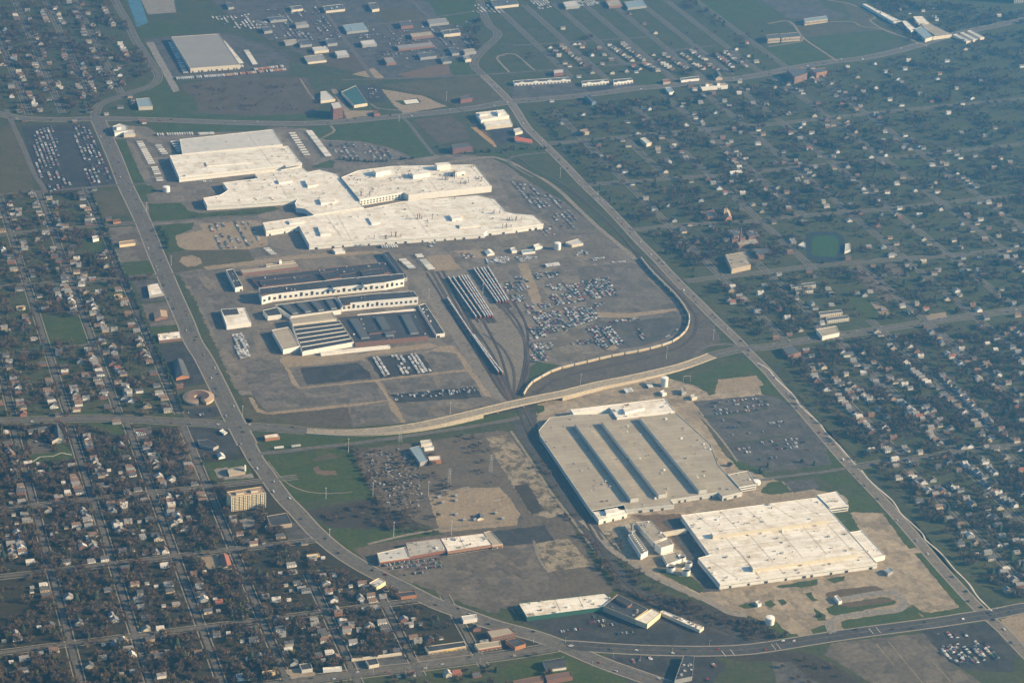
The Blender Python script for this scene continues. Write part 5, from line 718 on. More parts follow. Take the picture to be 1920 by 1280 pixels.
('hall','brick gate building on the upper avenue','hall',[(33.2,1380.5),(47.7,1385),(46.9,1363.7),(30.1,1356.8)],6,'w_redbrick','r_brown',{}),
('office','white stepped office complex on the upper avenue','office',[(274.8,1319.8),(350.7,1331),(350.1,1288),(271.3,1266.2)],9,'w_white','r_white',{'pen':[([(324.3,1314.1),(330.7,1317),(327.4,1290.2),(321,1287.3)],15,'w_white','r_white'),([(278.5,1310.6),(300.2,1314.9),(299.3,1299.4),(277.7,1295.2)],12,'w_white','r_white')]}),
('office','cream low wing of the white office complex','office',[(273.5,1260),(347.3,1270.9),(340.3,1233.7),(269.5,1222.7)],7,'w_cream','r_cream',{}),
('store','long red roofed drive in beside upper lot','store',[(320.4,1157.9),(352.3,1130.3),(346.5,1105.6),(312.2,1129.7)],7,'w_yellow','r_orange',{'gable':1}),
('store','pale roofed shop behind the red roof','store',[(331.7,1201.9),(350.7,1208.2),(349.5,1184.8),(327.6,1174.4)],6,'w_cream','r_pale',{}),
('brick_mill','red brick mill near the upper tracks','mill',[(146.5,1107.7),(193.9,1114.1),(193.8,1088.8),(143.1,1079.6)],12,'w_redbrick','r_slate',{'wins':(3,10,0)}),
('brick_mill','small brick mill beside the upper tracks','mill',[(271.3,1439.8),(299.9,1451.6),(300.5,1427.1),(266.8,1416.3)],9,'w_redbrick','r_slate',{}),
('strip_mall','left white arched shopping strip with dark roof','strip mall',[(444.8,1543),(596.8,1549.4),(594.9,1528.2),(442.2,1522.2)],7,'w_white','r_slate',{'arch':4}),
('strip_mall','middle white arched shopping strip','strip mall',[(618,1511.8),(691.4,1517.5),(689.4,1500.7),(613.3,1491.3)],7,'w_white','r_slate',{'arch':2}),
('strip_mall','right white arched shopping strip','strip mall',[(705,1511.1),(756.8,1516),(754.6,1499.1),(697.2,1486.7)],7,'w_white','r_slate',{'arch':2}),
('restaurant','small red brick block above arched strip','restaurant',[(574.7,1604),(604.4,1610.4),(596.8,1584.2),(567.3,1577.9)],8,'w_redbrick','r_pale',{}),
('church','pink gabled church with arched window by avenue','church',[(986.3,1518.5),(1008.5,1526.1),(997.8,1483.8),(977.9,1481.4)],10,'w_tan','r_slate',{'gable':1}),
('restaurant','white sided diner on the upper avenue','restaurant',[(834.5,1494),(854.8,1498.4),(849.2,1475.6),(828.1,1473.5)],6,'w_tan','r_red',{}),
('shop','dark glazed shop with white end near avenue','shop',[(884,1497.2),(940.9,1508),(934.9,1489.3),(881.2,1481.4)],6,'w_white','r_slate',{}),
('hall','dark blue slab hall below the upper avenue','hall',[(585.8,1399.9),(598,1404.2),(599.9,1354.8),(586.4,1348.9)],9,'w_blue','r_slate',{}),
('hall','blue roofed shed below the avenue','hall',[(817,1432.7),(832.8,1435.5),(827.3,1399.5),(812.1,1393.6)],6,'w_white','r_blue',{}),
('theatre','white stepped theatre below the upper avenue','theatre',[(910.2,1427.4),(982.8,1432.1),(983.2,1416),(907.3,1411.9)],10,'w_white','r_tan',{'pen':[([(922.7,1423.5),(930.9,1425.4),(928.4,1415.2),(920.2,1413.2)],16,'w_white','r_tan'),([(956.6,1428.7),(964.8,1430.6),(961.4,1418.3),(953.1,1416.4)],15,'w_white','r_tan')]}),
('brick_block','dark brick apartment block on upper avenue','apartment block',[(1183.8,1490.2),(1241.5,1494.8),(1224.6,1453),(1174.9,1425.5)],17,'w_brick','r_slate',{'wins':(5,8,0)}),
('brick_block','sunlit tan brick block on the upper avenue','apartment block',[(1253.5,1493.2),(1300,1499.6),(1290.2,1469.7),(1253.4,1457.6)],14,'w_orange','r_slate',{'wins':(4,7,0)}),
('school','columned pale school in the park','school',[(1440.6,1928.7),(1522,1948.4),(1511,1919),(1430.1,1899.5)],10,'w_tan','r_blue',{'wins':(1,14,0)}),
('school','pale tan school block at the park left','school',[(1264.5,1796.8),(1303.5,1801.1),(1291.1,1763.8),(1252.3,1759.7)],12,'w_tan','r_slate',{'wins':(1,6,0)}),
('school','second tan school block at the park left','school',[(1308,1800.4),(1367.7,1806.7),(1354.9,1769.2),(1295.6,1763.2)],12,'w_tan','r_slate',{'wins':(1,8,0)}),
('tower_block','grey high rise tower at the top right','tower block',[(2196.2,2064.1),(2254.8,2074),(2228.2,2020.2),(2171.6,2016)],70,'w_grey','r_pale',{'tower':20}),
('long_hall','long pale roofed hall beside the avenue top','hall',[(1763,1830.8),(1795,1836.6),(1806.8,1733.9),(1739.7,1718.7)],9,'w_cream','r_grey',{}),
('long_hall','blue roofed hall left of the long pale hall','hall',[(1722.4,1796),(1755.4,1816.6),(1752.4,1726.8),(1706.6,1703.8)],9,'w_cream','r_blue',{}),
('long_hall','white roofed hall above the long pale hall','hall',[(1775.9,1906.4),(1807.4,1907.3),(1795.4,1846.8),(1758.6,1841.7)],9,'w_cream','r_white',{}),
('motel_row','left of three parallel long pale roofs at avenue','motel',[(1812.8,1737.7),(1828.9,1745.4),(1836.3,1679.9),(1818.8,1672.6)],6,'w_cream','r_pale',{}),
('motel_row','middle of three parallel long pale roofs at avenue','motel',[(1842.2,1751),(1858.4,1758.7),(1865.6,1692.9),(1847.9,1685.6)],6,'w_cream','r_pale',{}),
('motel_row','right of three parallel long pale roofs at avenue','motel',[(1871.8,1764.4),(1888.1,1772.1),(1895,1706),(1877.3,1698.6)],6,'w_cream','r_pale',{}),
('shop_row','long white marina shed along the green canal','shed',[(1688.1,2052.2),(1699.4,2050.7),(1724,1878.7),(1696.8,1872.2)],7,'w_white','r_white',{'vents':8}),
('shop_row','white marina shed below the first along the canal','shed',[(1724,1878.7),(1739.9,1876.5),(1730.6,1801.3),(1702.5,1780.2)],7,'w_white','r_white',{}),
('brick_factory','brown brick factory block around the tall chimney','factory',[(588.5,511.6),(618.9,515),(609.3,465.4),(575.8,459.7)],7,'w_brick','r_slate',{'vents':12,'pen':[([(587.3,489.8),(600.1,490.5),(597.3,472.9),(583.4,469.5)],11,'w_brick','r_slate')]}),
('brick_factory','grey brown factory block below the tall chimney','factory',[(524.7,380.1),(571.1,388.6),(556.2,319.8),(507.2,306.8)],10,'w_tan','r_grey',{'vents':6}),
('brick_factory','low brick wing beside the factory block','factory',[(599.5,404.4),(636.3,409.2),(631.9,380.7),(595.3,373.2)],6,'w_brick','r_slate',{}),
('store','grey roofed store with white front on right cross road','store',[(554.3,3.2),(600.9,11.3),(592.6,-19.6),(551.6,-28.5)],8,'w_white','r_grey',{}),
('brick_hall','brick flat roofed hall near the right crossroads','hall',[(451.3,-59),(479.9,-50.4),(479.8,-84.1),(448.3,-94.2)],8,'w_brick','r_slate',{}),
('terrace_row','topmost cream terrace of the small estate','terrace',[(598.2,217.4),(654.7,220),(651.1,206.3),(594.8,202.5)],6,'w_cream','r_slate',{'wins':(2,12,0)}),
('terrace_row','second cream terrace of the small estate','terrace',[(598.1,193.7),(637.2,196.1),(633.7,182.6),(594.7,178.9)],6,'w_cream','r_slate',{'wins':(2,9,0)}),
('terrace_row','third cream terrace in the lower estate','terrace',[(596.9,81.5),(648.2,84.2),(644.7,71.3),(593.6,67.4)],6,'w_cream','r_slate',{'wins':(2,11,0)}),
('terrace_row','lowest cream terrace of the small estate','terrace',[(599.6,54),(649.3,56.8),(645.6,43.4),(596,39.4)],6,'w_cream','r_slate',{'wins':(2,11,0)}),
('grandstand','pale stand on the stadium left side','stand',[(708,412.1),(727.6,427),(729.2,419.3),(718,396.9)],4,'w_pale','r_pale',{}),
('grandstand','pale stand on the stadium right side','stand',[(813.6,399.5),(825.5,401),(810,366.8),(792.1,359.2)],4,'w_pale','r_pale',{}),
('church','stone church with twin towers on third cross street','church',[(622.8,612.7),(637.8,617.9),(626.1,576.6),(610.7,574)],10,'w_orange','r_tan',{'gable':1,'pen':[([(617.4,602.7),(621,603.7),(619.6,597.6),(616,596.7)],20,'w_tan','r_tan'),([(622.7,603.3),(626.3,604.3),(624.9,598.2),(621.4,597.3)],20,'w_tan','r_tan')]}),
('hall','dark roofed hall left of the twin towered church','hall',[(570.9,624.4),(600.6,626.8),(596.8,592.1),(576.2,592)],6,'w_orange','r_slate',{}),
('hall','white flat hall on the second right cross street','hall',[(738,844.5),(769.7,849.3),(766.5,836),(734.9,831.2)],6,'w_white','r_white',{}),
('store','red brick store beside upper right crossroads','store',[(487.9,1165.4),(508.8,1171.4),(506.4,1151),(484.6,1147.1)],7,'w_tan','r_tan',{}),
('hall','pale roofed long hall in the right district','hall',[(611.3,1086.5),(626.5,1090.5),(629.7,1055.6),(612.8,1047.4)],7,'w_cream','r_pale',{}),
('scrap_shed','long green grey scrap shed at junkyard','shed',[(-354.2,-293.6),(-333.8,-288.3),(-335.3,-341.6),(-351.1,-347.7)],7,'w_grey','r_blue',{}),
('scrap_shed','cream block at the junkyard right edge','shed',[(-331.5,-328.9),(-309.6,-330.3),(-312.6,-344.2),(-333.7,-344.3)],7,'w_orange','r_cream',{}),
('scrap_shed','white shed at the service lane end','shed',[(-328.5,-270.2),(-309.2,-269.4),(-310.4,-281.6),(-330.3,-284.7)],6,'w_cream','r_pale',{}),
('scrap_shed','small white shed above the cream block','shed',[(-327.8,-288.3),(-310.8,-287),(-311.3,-296.8),(-328.3,-298)],5,'w_white','r_pale',{}),
('substation_house','small cream control house at the substation','hut',[(-310,-530.2),(-298.1,-528.4),(-300,-541.2),(-311.8,-542.9)],5,'w_cream','r_slate',{'gable':1}),
('industrial_shed','blue grey roofed industrial shed by the central drive','shed',[(133.9,2065.9),(197.4,2079.4),(193.1,2016.6),(130.2,2003.5)],5.8,'w_grey','r_blue',{'vents':4}),
('industrial_shed','pale roofed industrial shed under the striped lot','shed',[(143.2,1916.3),(184.4,1924.3),(182.1,1890.2),(141.2,1882.4)],7.5,'w_grey','r_pale',{'vents':0}),
('industrial_shed','dull grey roofed industrial shed with a long flank','shed',[(230,1871.7),(333,1889.2),(331.1,1858.8),(228.6,1841.6)],5.3,'w_brick','r_warehouse',{'vents':1}),
('industrial_shed','dark roofed industrial shed beside the curved drive','shed',[(266.7,1796.7),(313.3,1805.3),(310.1,1768.1),(263.7,1759.7)],6.6,'w_grey','r_slate',{'vents':0}),
('industrial_shed','dark roofed industrial shed at the canal end','shed',[(362.3,1833.5),(383.3,1838.7),(377.7,1786.2),(356.8,1781.1)],5.7,'w_grey','r_slate',{'vents':1}),
('industrial_shed','grey roofed industrial shed near the white trucks','shed',[(394.1,1808.2),(427.8,1814.2),(425.2,1789.3),(391.7,1783.3)],7.3,'w_grey','r_grey',{'vents':0}),
('industrial_shed','dull grey roofed industrial shed by the tan mounds','shed',[(167.5,1771.4),(194.9,1777.1),(191.7,1735.1),(164.5,1729.5)],6.9,'w_brick','r_warehouse',{'vents':1}),
('industrial_shed','dull grey roofed industrial shed over the rail line','shed',[(-31,1819.7),(21.1,1829.8),(18.9,1780.4),(-32.8,1770.5)],5,'w_cream','r_warehouse',{'vents':1}),
('industrial_shed','grey roofed industrial shed left of the belt road','shed',[(-53.7,1958.3),(-15.9,1965.8),(-16.9,1936.1),(-54.6,1928.7)],5.6,'w_grey','r_grey',{'vents':1}),
('industrial_shed','dark roofed industrial shed behind the long sheds','shed',[(-18.4,1950.4),(15,1957.7),(13,1914.1),(-20.1,1907)],5.9,'w_grey','r_slate',{'vents':4}),
('industrial_shed','dark roofed industrial shed at the belt centre','shed',[(55.1,1944.9),(83.2,1951.1),(81,1911.7),(53,1905.6)],6.9,'w_grey','r_slate',{'vents':1}),
('industrial_shed','dark roofed industrial shed by the dark trees','shed',[(-48.4,2160.2),(-0.1,2170.4),(-1.1,2139.3),(-49.2,2129.4)],5.9,'w_grey','r_slate',{'vents':3}),
('industrial_shed','dull grey roofed industrial shed at top left of the belt','shed',[(9,2097),(45.4,2104.6),(44.4,2078.1),(8,2070.7)],7.8,'w_grey','r_warehouse',{'vents':0}),
('industrial_shed','dark roofed industrial shed near the top edge','shed',[(123.1,2242.7),(181,2255.4),(178.1,2208.8),(120.7,2196.4)],5.9,'w_cream','r_slate',{'vents':4}),
('industrial_shed','dark roofed industrial shed beside the drive bend','shed',[(255.5,2248.1),(277.5,2254.5),(272.4,2195.5),(250.6,2189.3)],7.1,'w_cream','r_slate',{'vents':2}),
('industrial_shed','dark roofed industrial shed by the green field','shed',[(290.5,2066.3),(326.5,2074),(322.9,2033),(287.1,2025.4)],7.5,'w_brick','r_slate',{'vents':2}),
('industrial_shed','dull grey roofed industrial shed near the pale tower','shed',[(374.2,2078.5),(433.2,2090.2),(429.3,2050),(370.6,2038.6)],6.4,'w_grey','r_warehouse',{'vents':0}),
('industrial_shed','dark roofed industrial shed behind the curved drive','shed',[(385.3,1973.7),(434.5,1983.2),(431,1948.4),(382,1939.2)],7.9,'w_cream','r_slate',{'vents':2}),
('industrial_shed','grey roofed industrial shed above the L shaped shed','shed',[(293.4,1965.5),(357.7,1977.4),(354.9,1943.8),(290.9,1932.1)],6.2,'w_brick','r_grey',{'vents':2}),
('industrial_shed','dark roofed industrial shed left of the curved drive','shed',[(607.8,2231.6),(684.6,2247.9),(676.2,2185.8),(600.2,2170.1)],6.7,'w_cream','r_slate',{'vents':3}),
('industrial_shed','pale roofed industrial shed at top centre of the photo','shed',[(808.1,2186.3),(853.6,2196.1),(845.7,2147.7),(800.5,2138.1)],7.1,'w_grey','r_pale',{'vents':0}),
('industrial_shed','grey roofed industrial shed by the white yacht lots','shed',[(939,2189.4),(984.1,2199.4),(973.2,2140.5),(928.5,2130.7)],5.7,'w_brick','r_grey',{'vents':2}),
('industrial_shed','blue grey roofed industrial shed right of the white yachts','shed',[(988,2168),(1050.8,2181),(1039.7,2123.1),(977.5,2110.5)],6.1,'w_grey','r_blue',{'vents':3}),
('industrial_shed','pale roofed industrial shed beside the pale twin roofs','shed',[(55.4,1843.3),(89.1,1850.1),(87,1812.1),(53.5,1805.5)],6.8,'w_grey','r_pale',{'vents':2}),
('industrial_shed','pale roofed industrial shed above the tan mounds','shed',[(5.9,1884.9),(46.1,1892.8),(44.6,1859.3),(4.6,1851.6)],6.3,'w_cream','r_pale',{'vents':1}),
('industrial_shed','dark roofed industrial shed by the rail bend','shed',[(-85.3,2073.3),(-62.6,2078.8),(-63.8,2042.5),(-86.4,2037.1)],6.5,'w_grey','r_slate',{'vents':1}),
('industrial_shed','dark roofed industrial shed by the white cars','shed',[(32.1,2252.5),(65.8,2260.1),(64.2,2227.2),(30.7,2219.7)],5.8,'w_cream','r_slate',{'vents':2}),
('industrial_shed','dark roofed industrial shed at the top edge left','shed',[(-134.8,2308),(-118.3,2312.9),(-119.5,2268.8),(-135.9,2264)],6,'w_grey','r_slate',{'vents':0}),
('industrial_shed','dark roofed industrial shed near the orange yard','shed',[(315.6,1756.4),(341,1761.6),(337.3,1723.7),(312.1,1718.6)],5.4,'w_grey','r_slate',{'vents':3}),
('industrial_shed','dull grey roofed industrial shed at the belt end','shed',[(378.8,1759),(395.8,1762.8),(392.1,1728.6),(375.2,1724.9)],7.2,'w_cream','r_warehouse',{'vents':4}),
('black_block','broad low black roof behind the long white factory','factory',[(-463.1,469),(-363.8,476.6),(-273.4,486.4),(-180.9,490.6),(-181.9,438.4),(-288,429.4),(-455.7,414.6)],4,'w_brick','r_black',{'vents':20}),
('brick_factory','small dark roofed shop right of the tall chimney','factory',[(625.3,501),(650,505.5),(646.6,475.8),(619.7,468.8)],6,'w_brick','r_slate',{'vents':5}),
('brick_factory','long dark roofed shed under the chimney','factory',[(581.2,452.2),(632.2,460.5),(629.1,437.2),(578.4,429)],6,'w_brick','r_grey',{'vents':5})]
TANKS=[
('white storage tank by the bottom avenue',26.3,-933.8,13.5,11,0),
('white water tank beside the sloped avenue',172.9,-148.6,13.5,17,0),
('white tank right of the assembly plant',194.6,499.1,14,14,0),
('white tank left of the body shop',-541.2,964.9,15,11,0),
('open white round tank nearest the cooling tower',-63.5,-758.6,14,9,1),
('open white round tank at the right of four',-43.4,-773.1,13,9,1),
('open dark round tank at the back of four',-33.8,-732.6,12,8,1),
('open dark round tank right of the back tank',-30,-751.7,11,8,1),
('round green roofed drum on the plant office wing',187.3,-527.9,14,5,0)]
POLES=[
('high mast light pole beside the ball field corner',-455.8,-273.6,26,0),
('high mast light pole on the lawn below junkyard',-456.9,-562.6,27,0),
('high mast light pole left of the elevated road',-244.9,-174,22,0),
('high mast light pole at the substation corner',-365.9,-448,27,0),
('high mast light pole at the junkyard left edge',-454.5,-428,25,0),
('high mast light pole behind the discount stores',-365.9,-576.7,26,0),
('high mast light pole inside the train bend',20.2,-118.5,24,0),
('second high mast light pole inside the train bend',219.7,-43.9,26,0),
('high mast light pole between road and body shop',-602.6,857.2,20,0),
('high mast light pole by the circular track',-603.8,565.4,20,0),
('high mast light pole at the crossroads lawn',-602.8,-111.2,22,0),
('light pole near the upper side road',339.4,889.6,24,0),
('light pole beside the rail line and side road',373.2,738.1,24,0),
('light pole beside the diagonal avenue',-554.4,-536.8,13,0),
('light pole between the stored rail cars',-28.9,312.9,20,0),
('light pole in the left rail yard',-141.6,309.1,20,0),
('light pole at the right rail cars block',341,14.8,22,0),
('flood light pole at the baseball outfield',-531.3,-419.8,20,0),
('light pole in the upper green field',80.9,1315.5,14,0),
('light pole by the curving rail line near upper avenue',237.2,1439.2,24,0),
('slim street light by the shop forecourt at the junction',-339,-901.2,10,1),
('slim street light on the junction traffic island',-313.4,-957.5,10,1),
('slim street light below the junction island',-276.6,-980.5,10,1),
('slim street light by the dark lot entrance',-237.4,-964.5,10,1),
('slim street light beside the dark lot',-202.4,-981.5,10,1),
('slim street light across from the strip mall car park',-149.7,-975.7,10,1),
('slim street light at the strip mall corner',-293,-912.2,10,1),
('slim street light along the wide dark avenue',-87.4,-968.9,10,1),
('slim street light outside the walled lot',-587.1,-921.9,10,1),
('slim street light outside the yellow sign shop',-510.6,-930.8,10,1),
('slim street light left of the yellow sign shop',-542.9,-932.6,10,1),
('slim street light outside the red fronted shops',-430.9,-931.9,10,1),
('steel lattice pylon behind the substation',-323.1,-424.6,34,2),
('steel lattice pylon at the slab strip',-240.3,-392.6,34,2),
('steel lattice pylon by the service lane',-359.6,-255.3,30,2)]
STRINGS=[
('left block of parked rail cars',0,[(-75.8,395.7),(-78.9,182)],'rack'),
('left block of parked rail cars',1,[(-66.1,395.2),(-70,180.2)],'rack'),
('left block of parked rail cars',2,[(-54.5,396.3),(-60.8,175.2)],'rack'),
('left block of parked rail cars',3,[(-47.5,396.3),(-55.4,175.3)],'rack'),
('left block of parked rail cars',4,[(-42,395.9),(-50.8,174.4)],'rack'),
('left block of parked rail cars',5,[(-36.7,394.8),(-46.2,175.3)],'rack'),
('right block of parked rail cars',0,[(-12.2,427.8),(-16.6,235.7)],'rack'),
('right block of parked rail cars',1,[(-4.8,428.4),(-10.9,234.6)],'rack'),
('right block of parked rail cars',2,[(3.6,428.2),(-4.4,235.2)],'rack'),
('right block of parked rail cars',3,[(9.4,428.4),(1.2,235.3)],'rack'),
('right block of parked rail cars',4,[(18.5,430.1),(5.7,236.4)],'rack'),
('long single file beside the yard lane',0,[(-107.1,299.6),(-110.4,124.6),(-111.3,-41.4)],'rack'),
('short file below the left block',0,[(-107.5,123.9),(-107,35.8),(-104.7,-49.5)],'rack'),
('long train on the rail bend',0,[(348.6,414.8),(344.9,333.9),(347.6,219.6),(340.8,147.8),(331.3,111.3),(306.8,66.1),(273.4,31.2),(240,11.4),(184,-5.7),(126.4,-15.1),(70.9,-29.2),(12.4,-44.6),(-16,-56.9),(-39.1,-72.4),(-64.3,-91.7),(-86.3,-120.1),(-96.3,-137.6)],'box')]
